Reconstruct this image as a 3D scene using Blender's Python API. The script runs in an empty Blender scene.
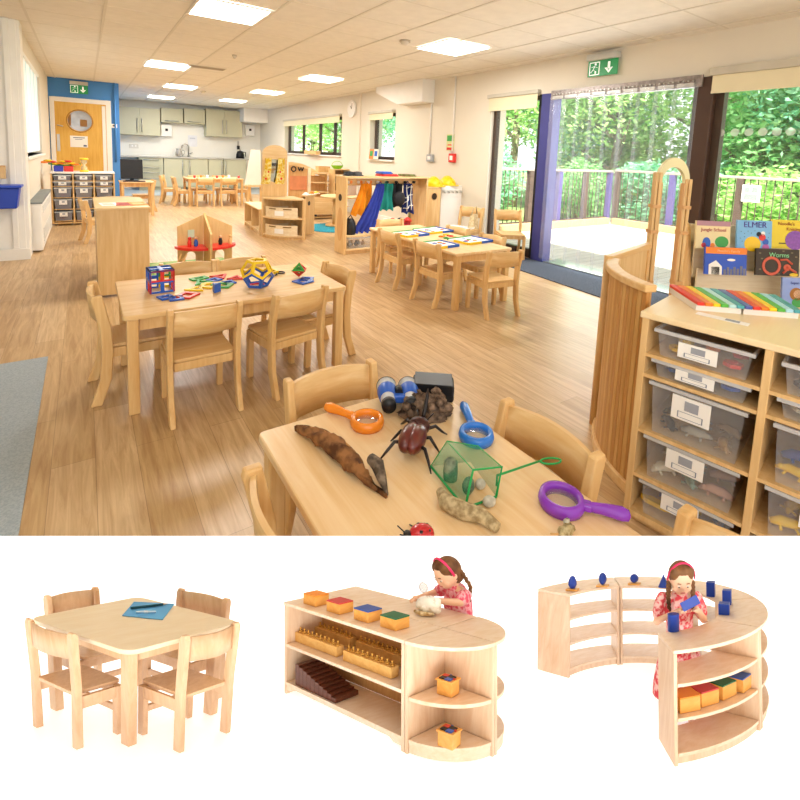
import bpy, bmesh, math, random
from mathutils import Vector, Matrix, Euler
R = random.Random(7)
PI = math.pi
scene = bpy.context.scene
COL = scene.collection
rad = math.radians

# ------------------------------------------------------------------ camera geometry (measured from the photo's vanishing points)
F, CX, CY, EYE = 472.0, 400.0, 209.0, 1.30
Yc = Vector(((84-CX)/F, -(142-CY)/F, -1)).normalized()
Xc = Vector(((1110-CX)/F, -(183-CY)/F, -1))
Xc = (Xc-Yc*Xc.dot(Yc)).normalized()
Zc = Xc.cross(Yc)
RW = Matrix((Xc, Yc, Zc))
EYEV = Vector((0, 0, EYE))
def ray(x, y): return RW @ Vector(((x-CX)/F, -(y-CY)/F, -1))
def at(x, y, z=0.0): d = ray(x, y); return EYEV + d*((z-EYE)/d.z)
def ax(x, y, X): d = ray(x, y); return EYEV + d*(X/d.x)
def ay(x, y, Y): d = ray(x, y); return EYEV + d*(Y/d.y)

# ------------------------------------------------------------------ materials
def C(h):
    h = h.lstrip('#'); o = []
    for i in (0, 2, 4):
        c = int(h[i:i+2], 16)/255
        o.append(c/12.92 if c <= .04045 else ((c+.055)/1.055)**2.4)
    return (*o, 1)
MATS = {}
def newmat(n):
    m = bpy.data.materials.new(n); m.use_nodes = True; nt = m.node_tree
    b = nt.nodes['Principled BSDF']
    return m, nt, b
def plain(n, h, rough=.5, metal=0, emit=0, var=.06, scale=6, spec=.4, coat=0):
    if n in MATS: return MATS[n]
    m, nt, b = newmat(n); c = C(h)
    tc = nt.nodes.new('ShaderNodeTexCoord'); no = nt.nodes.new('ShaderNodeTexNoise'); cr = nt.nodes.new('ShaderNodeValToRGB')
    no.inputs['Scale'].default_value = scale; no.inputs['Detail'].default_value = 3
    nt.links.new(tc.outputs['Object'], no.inputs['Vector']); nt.links.new(no.outputs['Fac'], cr.inputs['Fac'])
    cr.color_ramp.elements[0].position = .3; cr.color_ramp.elements[1].position = .7
    cr.color_ramp.elements[0].color = (*[x*(1-var) for x in c[:3]], 1); cr.color_ramp.elements[1].color = (*[min(1, x*(1+var)) for x in c[:3]], 1)
    nt.links.new(cr.outputs['Color'], b.inputs['Base Color'])
    b.inputs['Roughness'].default_value = rough; b.inputs['Metallic'].default_value = metal; b.inputs['Specular IOR Level'].default_value = spec
    if coat: b.inputs['Coat Weight'].default_value = coat
    if emit:
        nt.links.new(cr.outputs['Color'], b.inputs['Emission Color']); b.inputs['Emission Strength'].default_value = emit
    MATS[n] = m; return m
def wood(n, h1, h2, axis=2, s=1.0, rough=.42, ring=0.5):
    if n in MATS: return MATS[n]
    m, nt, b = newmat(n)
    tc = nt.nodes.new('ShaderNodeTexCoord'); mp = nt.nodes.new('ShaderNodeMapping'); no = nt.nodes.new('ShaderNodeTexNoise'); n2 = nt.nodes.new('ShaderNodeTexNoise')
    sc = [16*s]*3; sc[axis] = 1.3*s; mp.inputs['Scale'].default_value = sc
    nt.links.new(tc.outputs['Object'], mp.inputs['Vector']); nt.links.new(mp.outputs['Vector'], no.inputs['Vector'])
    no.inputs['Scale'].default_value = 2.2; no.inputs['Detail'].default_value = 6; no.inputs['Roughness'].default_value = .6; no.inputs['Distortion'].default_value = .5
    n2.inputs['Scale'].default_value = 1.6*s; nt.links.new(tc.outputs['Object'], n2.inputs['Vector'])
    mx = nt.nodes.new('ShaderNodeMath'); mx.operation = 'MULTIPLY_ADD'; mx.inputs[1].default_value = .35; nt.links.new(n2.outputs['Fac'], mx.inputs[0])
    m2 = nt.nodes.new('ShaderNodeMath'); m2.operation = 'MULTIPLY'; m2.inputs[1].default_value = .65; nt.links.new(no.outputs['Fac'], m2.inputs[0]); nt.links.new(m2.outputs[0], mx.inputs[2])
    cr = nt.nodes.new('ShaderNodeValToRGB'); cr.color_ramp.elements[0].position = .34; cr.color_ramp.elements[1].position = .66
    cr.color_ramp.elements[0].color = C(h1); cr.color_ramp.elements[1].color = C(h2)
    nt.links.new(mx.outputs[0], cr.inputs['Fac']); nt.links.new(cr.outputs['Color'], b.inputs['Base Color'])
    b.inputs['Roughness'].default_value = rough; b.inputs['Specular IOR Level'].default_value = .4
    MATS[n] = m; return m
def planks(n, cols, w, ln, mortar, axis='y', rough=.4, gs=1.0, bump=0.0, cm='#6b4a2c'):
    m, nt, b = newmat(n)
    tc = nt.nodes.new('ShaderNodeTexCoord'); mp = nt.nodes.new('ShaderNodeMapping'); br = nt.nodes.new('ShaderNodeTexBrick')
    if axis == 'y': mp.inputs['Rotation'].default_value = (0, 0, PI/2)
    if axis == 'z': mp.inputs['Rotation'].default_value = (0, PI/2, 0)
    nt.links.new(tc.outputs['Object'], mp.inputs['Vector']); nt.links.new(mp.outputs['Vector'], br.inputs['Vector'])
    br.offset = .37; br.inputs['Scale'].default_value = 1; br.inputs['Brick Width'].default_value = ln; br.inputs['Row Height'].default_value = w
    br.inputs['Mortar Size'].default_value = mortar; br.inputs['Mortar Smooth'].default_value = .3; br.inputs['Bias'].default_value = 0
    br.inputs['Color1'].default_value = C(cols[0]); br.inputs['Color2'].default_value = C(cols[1]); br.inputs['Mortar'].default_value = C(cm)
    g = nt.nodes.new('ShaderNodeMapping'); no = nt.nodes.new('ShaderNodeTexNoise'); sc = [14*gs, 14*gs, 14*gs]; sc['xyz'.index(axis)] = 1.0*gs
    g.inputs['Scale'].default_value = sc; nt.links.new(tc.outputs['Object'], g.inputs['Vector']); nt.links.new(g.outputs['Vector'], no.inputs['Vector'])
    no.inputs['Scale'].default_value = 1.7; no.inputs['Detail'].default_value = 7; no.inputs['Roughness'].default_value = .65; no.inputs['Distortion'].default_value = .8
    cr = nt.nodes.new('ShaderNodeValToRGB'); cr.color_ramp.elements[0].position = .32; cr.color_ramp.elements[1].position = .68
    cr.color_ramp.elements[0].color = C(cols[2]); cr.color_ramp.elements[1].color = C(cols[3]); nt.links.new(no.outputs['Fac'], cr.inputs['Fac'])
    mx = nt.nodes.new('ShaderNodeMix'); mx.data_type = 'RGBA'; mx.blend_type = 'MULTIPLY'; mx.inputs[0].default_value = .8
    nt.links.new(br.outputs['Color'], mx.inputs[6]); nt.links.new(cr.outputs['Color'], mx.inputs[7]); nt.links.new(mx.outputs[2], b.inputs['Base Color'])
    b.inputs['Roughness'].default_value = rough; b.inputs['Specular IOR Level'].default_value = .45
    MATS[n] = m; return m
def clear(n, h, op=.1, rough=.05, gloss=.06):
    "thin see-through sheet: mostly transparent, a little diffuse body and gloss"
    if n in MATS: return MATS[n]
    m = bpy.data.materials.new(n); m.use_nodes = True; nt = m.node_tree; nt.nodes.clear()
    o = nt.nodes.new('ShaderNodeOutputMaterial'); t = nt.nodes.new('ShaderNodeBsdfTransparent'); d = nt.nodes.new('ShaderNodeBsdfPrincipled')
    d.inputs['Base Color'].default_value = C(h); d.inputs['Roughness'].default_value = rough
    mx = nt.nodes.new('ShaderNodeMixShader'); mx.inputs[0].default_value = op
    gl = nt.nodes.new('ShaderNodeBsdfGlossy'); gl.inputs['Roughness'].default_value = rough; m2 = nt.nodes.new('ShaderNodeMixShader'); m2.inputs[0].default_value = gloss
    nt.links.new(t.outputs[0], mx.inputs[1]); nt.links.new(d.outputs[0], mx.inputs[2]); nt.links.new(mx.outputs[0], m2.inputs[1]); nt.links.new(gl.outputs[0], m2.inputs[2]); nt.links.new(m2.outputs[0], o.inputs[0])
    MATS[n] = m; return m
def speckle(n, h1, h2, scale=60, lo=.45, hi=.6, rough=.7, det=2):
    if n in MATS: return MATS[n]
    m, nt, b = newmat(n); tc = nt.nodes.new('ShaderNodeTexCoord'); no = nt.nodes.new('ShaderNodeTexNoise'); cr = nt.nodes.new('ShaderNodeValToRGB')
    no.inputs['Scale'].default_value = scale; no.inputs['Detail'].default_value = det
    nt.links.new(tc.outputs['Object'], no.inputs['Vector']); nt.links.new(no.outputs['Fac'], cr.inputs['Fac']); nt.links.new(cr.outputs['Color'], b.inputs['Base Color'])
    cr.color_ramp.elements[0].position = lo; cr.color_ramp.elements[1].position = hi; cr.color_ramp.elements[0].color = C(h1); cr.color_ramp.elements[1].color = C(h2)
    b.inputs['Roughness'].default_value = rough; b.inputs['Specular IOR Level'].default_value = .25
    MATS[n] = m; return m

BEECH = wood('beech', '#d6a565', '#ebc88f')
BEECHX = wood('beech_flat', '#d9aa6a', '#edcb94', axis=0)
BEECHY = wood('beech_long', '#e6bd84', '#f5d9ae', axis=1, rough=.3)
MAPLE = wood('maple', '#d6ab6e', '#ebca94')
MAPLEX = wood('maple_flat', '#dcb47a', '#eed2a0', axis=0)
PLY = wood('ply_dark', '#c89358', '#dcb27a')
TOPM = wood('pale_top', '#ead0a0', '#f4e2bc', axis=1, s=.5, rough=.35)
WHITE = plain('white_paint', '#f2efe8', .5, var=.02)
WALLM = plain('wall_paint', '#e4dccb', .8, var=.02, scale=2)
CEILM = plain('ceiling_tile', '#efeae0', .9, var=.03, scale=9)
GRIDM = plain('ceiling_bar', '#e2dccf', .6, var=.02)
BLUEW = plain('blue_paint', '#4f8fd6', .7, var=.03, scale=3)
SAGE = plain('sage_door', '#c3be9f', .5, var=.02)
DARKF = plain('dark_frame', '#4a3a30', .4, var=.05)
PURPLE = plain('purple_frame', '#3d3f80', .45, var=.06)
BLACK = plain('black_plastic', '#17171a', .4, var=.05)
STEEL = plain('steel', '#b9b7b0', .3, metal=.9, var=.03)
PAPER = plain('paper', '#f6f4ef', .7, var=.01)
RED = plain('red_plastic', '#d8352b', .35, var=.04)
YEL = plain('yellow_plastic', '#f2c81d', .35, var=.04)
GRN = plain('green_plastic', '#3fa047', .35, var=.04)
BLU = plain('blue_plastic', '#2d5fc0', .35, var=.04)
ORA = plain('orange_plastic', '#f2861c', .35, var=.04)
TEAL = plain('teal_cloth', '#1f8f86', .85, var=.12, scale=14)
GLASS = clear('window_glass', '#dfeee8', .03, .02, .03)
PVC = clear('strip_plastic', '#e6eeff', .17, .12, .05)
TRAYP = clear('tray_plastic', '#eaf0f8', .17, .2, .05)

# ------------------------------------------------------------------ mesh builder
class MB:
    def __init__(s): s.v = []; s.f = []; s.sm = []
    def add(s, vs, fs, smooth=False):
        b = len(s.v); s.v += [Vector(v) for v in vs]; s.f += [[b+i for i in f] for f in fs]; s.sm += [smooth]*len(fs); return s
    def bx(s, x0, x1, y0, y1, z0, z1):
        x0, x1 = sorted((x0, x1)); y0, y1 = sorted((y0, y1)); z0, z1 = sorted((z0, z1))
        return s.add([(x, y, z) for x in (x0, x1) for y in (y0, y1) for z in (z0, z1)], [(0, 1, 3, 2), (4, 6, 7, 5), (0, 4, 5, 1), (2, 3, 7, 6), (0, 2, 6, 4), (1, 5, 7, 3)])
    def cb(s, c, d, m=None):
        "box by centre and size, optionally turned by matrix m"
        k = len(s.v); s.bx(-d[0]/2, d[0]/2, -d[1]/2, d[1]/2, -d[2]/2, d[2]/2)
        for i in range(k, len(s.v)): s.v[i] = (m @ s.v[i] if m else s.v[i]) + Vector(c)
        return s
    def beam(s, a, b, w, h):
        "rectangular bar from a to b"
        a = Vector(a); b = Vector(b); d = b-a; L = d.length; d.normalize()
        up = Vector((0, 0, 1)) if abs(d.z) < .95 else Vector((0, 1, 0))
        x = d.cross(up).normalized(); y = x.cross(d)
        vs = [p + x*sx*w/2 + y*sy*h/2 for p in (a, b) for sx in (-1, 1) for sy in (-1, 1)]
        return s.add(vs, [(0, 1, 3, 2), (4, 6, 7, 5), (0, 4, 5, 1), (2, 3, 7, 6), (0, 2, 6, 4), (1, 5, 7, 3)])
    def prism(s, poly, a, b, axis='z', smooth=False):
        n = len(poly)
        def P(p, h): return {'z': (p[0], p[1], h), 'y': (p[0], h, p[1]), 'x': (h, p[0], p[1])}[axis]
        vs = [P(p, a) for p in poly] + [P(p, b) for p in poly]
        s.add(vs, [list(range(n))[::-1], list(range(n, 2*n))])
        k = len(s.v)-2*n
        s.f += [[k+i, k+(i+1) % n, k+n+(i+1) % n, k+n+i] for i in range(n)]; s.sm += [smooth]*n
        return s
    def strip(s, line, w, z0, z1, closed=False):
        "vertical wall of thickness w following a plan line"
        L = [Vector((p[0], p[1])) for p in line]; n = len(L); A = []; B = []
        for i in range(n):
            t = (L[min(i+1, n-1)]-L[max(i-1, 0)]).normalized(); nn = Vector((-t.y, t.x)); A.append(L[i]+nn*w/2); B.append(L[i]-nn*w/2)
        poly = A+B[::-1]
        for i in range(n-1):
            q = [A[i], A[i+1], B[i+1], B[i]]
            vs = [(p.x, p.y, z0) for p in q]+[(p.x, p.y, z1) for p in q]
            fs = [(0, 1, 2, 3), (7, 6, 5, 4), (0, 4, 5, 1), (2, 6, 7, 3)]
            if i == 0: fs.append((0, 3, 7, 4))
            if i == n-2: fs.append((1, 5, 6, 2))
            s.add(vs, fs)
        return s
    def tube(s, pts, r, n=8, cap=True, sq=None):
        P = [Vector(p) for p in pts]; m = len(P); rs = r if isinstance(r, (list, tuple)) else [r]*m
        t0 = (P[1]-P[0]).normalized(); u = t0.cross(Vector((0, 0, 1)) if abs(t0.z) < .9 else Vector((1, 0, 0))).normalized()
        vs = []
        for i in range(m):
            t = (P[min(i+1, m-1)]-P[max(i-1, 0)]).normalized(); u = (u-t*u.dot(t)).normalized(); w = t.cross(u)
            a, b = (rs[i] if isinstance(rs[i], (list, tuple)) else (rs[i], rs[i]))
            vs += [P[i]+u*math.cos(2*PI*k/n)*a+w*math.sin(2*PI*k/n)*b for k in range(n)]
        fs = [(i*n+k, i*n+(k+1) % n, (i+1)*n+(k+1) % n, (i+1)*n+k) for i in range(m-1) for k in range(n)]
        s.add(vs, fs, True)
        if cap: s.add(vs[:n], [list(range(n))[::-1]]); s.add(vs[-n:], [list(range(n))])
        return s
    def lathe(s, prof, c=(0, 0, 0), n=20, m=None):
        vs = []; c = Vector(c)
        for r, z in prof: vs += [Vector((r*math.cos(2*PI*k/n), r*math.sin(2*PI*k/n), z)) for k in range(n)]
        vs = [(m @ v if m else v)+c for v in vs]
        return s.add(vs, [(i*n+k, i*n+(k+1) % n, (i+1)*n+(k+1) % n, (i+1)*n+k) for i in range(len(prof)-1) for k in range(n)], True)
    def cyl(s, c, r, z0, z1, n=20, m=None): 
        s.lathe([(r, z0), (r, z1)], c, n, m); vs = s.v[-2*n:]; s.add(vs[:n], [list(range(n))[::-1]]); return s.add(vs[n:], [list(range(n))])
    def ball(s, c, r, n=14, k=8, m=None, jit=0, zmin=-1):
        r = r if isinstance(r, (list, tuple)) else (r, r, r); vs = []; c = Vector(c); a0 = math.asin(max(-1, zmin))
        for i in range(k+1):
            a = a0+(PI/2-a0)*i/k
            for j in range(n):
                q = 1+(R.uniform(-jit, jit) if jit else 0)
                v = Vector((r[0]*math.cos(a)*math.cos(2*PI*j/n), r[1]*math.cos(a)*math.sin(2*PI*j/n), r[2]*math.sin(a)))*q
                vs.append((m @ v if m else v)+c)
        return s.add(vs, [(i*n+j, i*n+(j+1) % n, (i+1)*n+(j+1) % n, (i+1)*n+j) for i in range(k) for j in range(n)], True)
    def torus(s, c, R0, r, n=28, k=8, m=None, sz=1):
        vs = []; c = Vector(c)
        for i in range(n):
            a = 2*PI*i/n
            for j in range(k):
                b = 2*PI*j/k; v = Vector(((R0+r*math.cos(b))*math.cos(a), (R0+r*math.cos(b))*math.sin(a), r*sz*math.sin(b))); vs.append((m @ v if m else v)+c)
        return s.add(vs, [(i*k+j, ((i+1) % n)*k+j, ((i+1) % n)*k+(j+1) % k, i*k+(j+1) % k) for i in range(n) for j in range(k)], True)
    def sheet(s, fn, nu, nv, smooth=True):
        vs = [fn(i/nu, j/nv) for i in range(nu+1) for j in range(nv+1)]
        return s.add(vs, [(i*(nv+1)+j, (i+1)*(nv+1)+j, (i+1)*(nv+1)+j+1, i*(nv+1)+j+1) for i in range(nu) for j in range(nv)], smooth)
    def frame(s, poly, inset, a, b, axis='z'):
        "flat ring: outer polygon with a scaled hole"
        n = len(poly); cx = sum(p[0] for p in poly)/n; cy = sum(p[1] for p in poly)/n
        inn = [(cx+(p[0]-cx)*inset, cy+(p[1]-cy)*inset) for p in poly]
        for i in range(n):
            j = (i+1) % n; s.prism([poly[i], poly[j], inn[j], inn[i]], a, b, axis)
        return s
    def move(s, m, k=0):
        for i in range(k, len(s.v)): s.v[i] = m @ s.v[i]
        return s
def rrect(x0, x1, y0, y1, r, n=5):
    o = []
    for cx, cy, a0 in ((x1-r, y1-r, 0), (x0+r, y1-r, 90), (x0+r, y0+r, 180), (x1-r, y0+r, 270)):
        o += [(cx+r*math.cos(rad(a0+90*i/n)), cy+r*math.sin(rad(a0+90*i/n))) for i in range(n+1)]
    return o
def arc(cx, cy, r, a0, a1, n=12): return [(cx+r*math.cos(rad(a0+(a1-a0)*i/n)), cy+r*math.sin(rad(a0+(a1-a0)*i/n))) for i in range(n+1)]

# ------------------------------------------------------------------ spaces: the room itself, and the three display settings
class Space:
    def __init__(s, L=Matrix.Identity(3), o=(0, 0, 0), flip=False): s.L = L; s.o = Vector(o); s.size = abs(L.determinant())**(1/3)
    def pt(s, p): return s.o + s.L @ Vector(p)
ROOM = Space()
def mesh_of(name, mb, mat, L=None):
    me = bpy.data.meshes.new(name); vs = [L @ v for v in mb.v] if L else mb.v
    me.from_pydata([tuple(v) for v in vs], [], mb.f); me.polygons.foreach_set('use_smooth', mb.sm); me.validate(); 
    bm = bmesh.new(); bm.from_mesh(me); bmesh.ops.remove_doubles(bm, verts=bm.verts, dist=1e-5*(1 if L is None else abs(L.determinant())**(1/3))); bmesh.ops.recalc_face_normals(bm, faces=bm.faces); bm.to_mesh(me); bm.free()
    for m in (mat if isinstance(mat, (list, tuple)) else [mat]): me.materials.append(m)
    return me
def addbevel(o, w):
    b = o.modifiers.new('soft_edge', 'BEVEL'); b.width = w; b.segments = 2; b.limit_method = 'ANGLE'; b.angle_limit = rad(40)
def setp(o, label=None, cat=None, group=None, kind=None):
    for k, v in (('label', label), ('category', cat), ('group', group), ('kind', kind)):
        if v: o[k] = v
    return o
class Thing:
    "an Empty at the thing's base that parents its parts"
    def __init__(s, name, label, cat, loc=(0, 0, 0), rz=0, group=None, sp=ROOM):
        s.sp = sp; s.rz = rz; s.o = bpy.data.objects.new(name, None); COL.objects.link(s.o); s.o.empty_display_size = .05
        s.o.location = sp.pt(loc); setp(s.o, label, cat, group)
        if sp is ROOM: s.o.rotation_euler = (0, 0, rz); s.L = None
        else: s.L = sp.L @ Matrix.Rotation(rz, 3, 'Z')
    def part(s, name, mb, mat, parent=None, bevel=0, label=None, rot=None, at_=None):
        o = bpy.data.objects.new(name, mesh_of(name, mb, mat, s.L)); COL.objects.link(o); o.parent = parent or s.o
        if bevel: addbevel(o, bevel*s.sp.size)
        if label: o['label'] = label
        return o
def solo(name, mb, mat, label, cat, loc=(0, 0, 0), rz=0, group=None, sp=ROOM, bevel=0, kind=None):
    L = None if sp is ROOM else sp.L @ Matrix.Rotation(rz, 3, 'Z')
    o = bpy.data.objects.new(name, mesh_of(name, mb, mat, L)); COL.objects.link(o); o.location = sp.pt(loc)
    if sp is ROOM: o.rotation_euler = (0, 0, rz)
    if bevel: addbevel(o, bevel*sp.size)
    return setp(o, label, cat, group, kind)
def struct(name, mb, mat, parent=None, bevel=0):
    o = bpy.data.objects.new(name, mesh_of(name, mb, mat)); COL.objects.link(o); o.parent = parent
    if bevel: addbevel(o, bevel)
    if parent is None: o['kind'] = 'structure'
    return o
def dup(root, loc, rz=0, label=None, group=None, scale=1):
    r = root.copy(); COL.objects.link(r); r.location = loc; r.rotation_euler = (0, 0, rz); r.scale = (scale,)*3
    if label: r['label'] = label
    if group: r['group'] = group
    for ch in list(root.children):
        c = ch.copy(); COL.objects.link(c); c.parent = r
        for g in ch.children:
            d = g.copy(); COL.objects.link(d); d.parent = c
    return r
FONT = None
def text_mb(body, size, depth=.0006):
    "lettering as mesh geometry, centred on its own origin in the xy plane"
    cu = bpy.data.curves.new('lettering', 'FONT'); cu.body = body; cu.size = size; cu.align_x = 'CENTER'; cu.align_y = 'CENTER'; cu.extrude = depth
    o = bpy.data.objects.new('lettering', cu); COL.objects.link(o)
    dg = bpy.context.evaluated_depsgraph_get(); me = bpy.data.meshes.new_from_object(o.evaluated_get(dg))
    mb = MB(); mb.add([v.co.copy() for v in me.vertices], [list(p.vertices) for p in me.polygons])
    bpy.data.objects.remove(o); bpy.data.curves.remove(cu); bpy.data.meshes.remove(me)
    return mb
# ------------------------------------------------------------------ the room shell
CH = 2.54; XR = 4.85; XL = -.56; YB = 15.7; YD = 11.7; YJ = 6.5
FLOORM = planks('oak_floor', ('#dfc39a', '#ceae80', '#c8b098', '#fffcf6'), .15, 1.1, .0011, 'y', .34, 1.5, cm='#a98a64')
struct('floor', MB().bx(-3.2, 5.15, -3, YB+.2, -.12, 0), FLOORM)
struct('floor_wet_area', MB().bx(-3.2, -.22, -3, 3.43, 0, .004), speckle('grey_vinyl', '#98a3aa', '#abb4b9', 140, .4, .62, .45))
struct('floor_kitchen', MB().bx(.6, XR, 13.6, YB, 0, .004), speckle('kitchen_vinyl', '#a9b3b5', '#bac3c4', 30, .4, .6, .4))
struct('ceiling', MB().bx(-3.2, 5.15, -3, YB+.2, CH, CH+.1), CEILM)
g = MB()
x = at(93.8, 79.3, CH).x - 5*.637
while x < XR:
    if x > -3.1: g.bx(x-.012, x+.012, -3, YB, CH-.006, CH)
    x += .637
y = at(562, 11.2, CH).y - 8*.637
while y < YB:
    if y > -3: g.bx(-3.1, XR, y-.006, y+.006, CH-.003, CH)
    y += .637
struct('trim_1', g, GRIDM)
def wall_x(name, X0, X1, y0, y1, holes, m):
    "wall along y between X0 and X1 with openings (ya,yb,za,zb)"
    w = MB(); cur = y0
    for ya, yb, za, zb in sorted(holes):
        if ya > cur: w.bx(X0, X1, cur, ya, 0, CH)
        if za > 0: w.bx(X0, X1, ya, yb, 0, za)
        if zb < CH: w.bx(X0, X1, ya, yb, zb, CH)
        cur = yb
    w.bx(X0, X1, cur, y1, 0, CH)
    return struct(name, w, m)
W2 = (9.72, 13.4, 1.22, 2.12); W3 = (7.5, 8.45, 1.19, 2.09); GL = (.25, 5.0, 0, 2.13)
wall_x('wall_right', XR, XR+.3, -3, YB, [W2, W3, GL], WALLM)
WL = (6.75, 9.5, 1.1, 2.32)
wall_x('wall_left', XL-.3, XL, YJ+.3, YB, [WL], WALLM)
struct('wall_back', MB().bx(XL-.3, XR+.3, YB, YB+.2, 0, CH), plain('splash_white', '#f0ede2', .35, var=.01))
pj = MB().bx(-3.2, XL, YJ, YJ+.3, 0, CH)
for k, x0 in enumerate((-.62, -.78, -.98, -1.3, -1.7)): pj.bx(x0-.05, x0, YJ-.025, YJ, .12, CH)
pj.bx(XL-.02, XL+.03, YJ+.02, YJ+.28, 0, CH)
struct('wall_corner', pj, WHITE, bevel=.006)
struct('wall_far_left', MB().bx(-3.3, -3.2, -3, YJ+.3, 0, CH), WALLM)
struct('baseboard_corner', MB().bx(-3.2, XL+.035, YJ-.045, YJ-.025, 0, .12), WHITE)
struct('baseboard_right', MB().bx(XR-.018, XR, 5.05, YB, 0, .1), WHITE)
XBL = ay(119.5, 120, YD).x
struct('wall_alcove', MB().bx(XL, XBL, YD, YB, 0, CH), BLUEW)
struct('trim_2', MB().tube([(ay(114.5, 100, YD).x, YD-.02, .9), (ay(114.5, 100, YD).x, YD-.02, CH)], .018), BLUEW)
# door in the blue wall
def DP(px, py, Y=YD): p = ay(px, py, Y); return p.x, p.z
dxl, dzt = DP(54, 101); dxr, _ = DP(105.5, 101); fxl, fzt = DP(49, 96); fxr, _ = DP(110.5, 98)
dr = Thing('door_1', None, None, (0, YD, 0)); dr.o['kind'] = 'structure'
dr.part('door_frame', MB().bx(fxl, dxl, -.03, .0, 0, fzt).bx(dxr, fxr, -.03, 0, 0, fzt).bx(dxl, dxr, -.03, 0, dzt, fzt), WHITE, bevel=.006)
DOORW = wood('door_veneer', '#d9a23e', '#e9bd5c')
pcx, pcz = DP(80, 121); pr = abs(DP(92.8, 121)[0]-pcx)
ps = [(pcx+pr*math.cos(2*PI*i/32), pcz+pr*math.sin(2*PI*i/32)) for i in range(32)]
lf = MB()
cor = []
for i in range(32):
    dx, dz = math.cos(2*PI*i/32), math.sin(2*PI*i/32)
    t = min([((dxr-pcx)/dx if dx > 0 else (dxl-pcx)/dx) if abs(dx) > 1e-6 else 9, ((dzt-pcz)/dz if dz > 0 else (.01-pcz)/dz) if abs(dz) > 1e-6 else 9]); cor.append((pcx+dx*t, pcz+dz*t))
for i in range(32):
    j = (i+1) % 32; lf.prism([cor[i], cor[j], ps[j], ps[i]], -.022, -.004, 'y')
for cx_, cz_ in ((dxl, dzt), (dxr, dzt), (dxl, .01), (dxr, .01)):
    k = min(range(32), key=lambda i: (cor[i][0]-cx_)**2+(cor[i][1]-cz_)**2)
    for j in ((k+1) % 32, (k-1) % 32): lf.prism([cor[k], (cx_, cz_), cor[j]], -.022, -.004, 'y')
dr.part('door_leaf', lf, DOORW)
mring = Matrix.Rotation(PI/2, 3, 'X')
dr.part('porthole_rim', MB().torus((pcx, -.025, pcz), pr, .014, 36, 6, mring), wood('rim_wood', '#b98535', '#cf9d4c'))
pn = MB().prism([(pcx+pr*math.cos(2*PI*i/32), pcz+pr*math.sin(2*PI*i/32)) for i in range(32)], -.012, -.008, 'y')
pane = dr.part('porthole_pane', pn, plain('porthole_glass', '#8d8a83', .12, spec=.8, var=.25, scale=5))
dr.part('view_beyond', MB().bx(pcx-.0, pcx+.12, -.0135, -.0122, pcz-.11, pcz+.03).bx(pcx-pr*.9, pcx-pr*.68, -.0135, -.0122, pcz-.1, pcz+.12), plain('beyond_wood', '#9a6f3a', .5), pane)
dr.part('door_handle', MB().tube([(dxl+.04, -.03, DP(58, 125)[1]), (dxl+.04, -.06, DP(58, 125)[1]), (dxl+.13, -.06, DP(58, 125.5)[1]-.01)], .012), STEEL)
dr.part('push_plate', MB().bx(dxl+.02, dxl+.07, -.027, -.022, DP(58, 151)[1], DP(58, 134)[1]), STEEL)
dr.part('hinge_guard', MB().bx(dxr-.07, dxr-.01, -.028, -.022, .02, DP(100, 106)[1]), WHITE)
nx0, nz1 = DP(70, 135.5); nx1, nz0 = DP(88, 147.5)
nt_ = Thing('door_notice', 'white paper notice fixed to the wooden door below its round window', 'notice', (0, YD-.023, 0))
ntp = nt_.part('sheet', MB().bx(nx0, nx1, -.002, 0, nz0, nz1), PAPER)
nt_.part('printed_text', MB().bx(nx0+.05, nx1-.05, -.003, -.002, nz1-.045, nz1-.03).bx(nx0+.08, nx1-.09, -.003, -.002, nz1-.075, nz1-.065).bx(nx1-.075, nx1-.02, -.003, -.002, nz0+.015, nz0+.05), plain('ink', '#5a6c8c', .8), ntp)
cb_ = DP(112, 123); 
t = Thing('thermostat', 'small white control box on the blue wall beside the door', 'thermostat', (ay(114, 126, YD).x, YD, ay(114, 126, YD).z))
t.part('casing', MB().bx(-.055, .055, -.03, 0, -.04, .04), WHITE, bevel=.008); t.part('display', MB().bx(-.025, .025, -.033, -.03, -.012, .018), BLACK)
# exit signs
def exit_sign(loc, rz, w, h, label, flip=False):
    t = Thing('exit_sign', label, 'sign', loc, rz)
    t.part('light_bar', MB().bx(-w/2-.005, w/2+.005, -.05, .03, h/2, h/2+.07), plain('sign_grey', '#c9c8c0', .4), bevel=.006)
    t.part('panel', MB().bx(-w/2, w/2, -.012, .0, -h/2, h/2), plain('sign_green', '#1f8f4e', .35, emit=.15))
    wh = plain('sign_white', '#f4fbf4', .4, emit=.3)
    a = MB(); k = h/.2; X0 = w*.22
    a.bx(X0-.016*k, X0+.016*k, -.015, -.012, -.02*k, .07*k); a.prism([(X0-.058*k, -.005*k), (X0, -.072*k), (X0+.058*k, -.005*k), (X0+.03*k, -.005*k), (X0, -.04*k), (X0-.03*k, -.005*k)], -.015, -.012, 'y')
    t.part('down_arrow', a, wh)
    b = MB(); x0 = -w*.27
    b.frame([(x0-.075*k, -.085*k), (x0+.075*k, -.085*k), (x0+.075*k, .085*k), (x0-.075*k, .085*k)], .86, -.014, -.012, 'y')
    b.cb((x0+.015*k, -.014, .055*k), (.026*k, .003, .026*k)); 
    for p, q in (((.005, .03), (-.015, -.015)), ((.005, .025), (.045, .01)), ((.005, .03), (-.04, .02)), ((-.015, -.015), (.02, -.035)), ((.02, -.035), (.015, -.065)), ((-.015, -.015), (-.05, -.05))):
        b.beam((x0+p[0]*k, -.0135, p[1]*k), (x0+q[0]*k, -.0135, q[1]*k), .018*k, .003)
    t.part('running_figure', b, wh)
    return t
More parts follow.
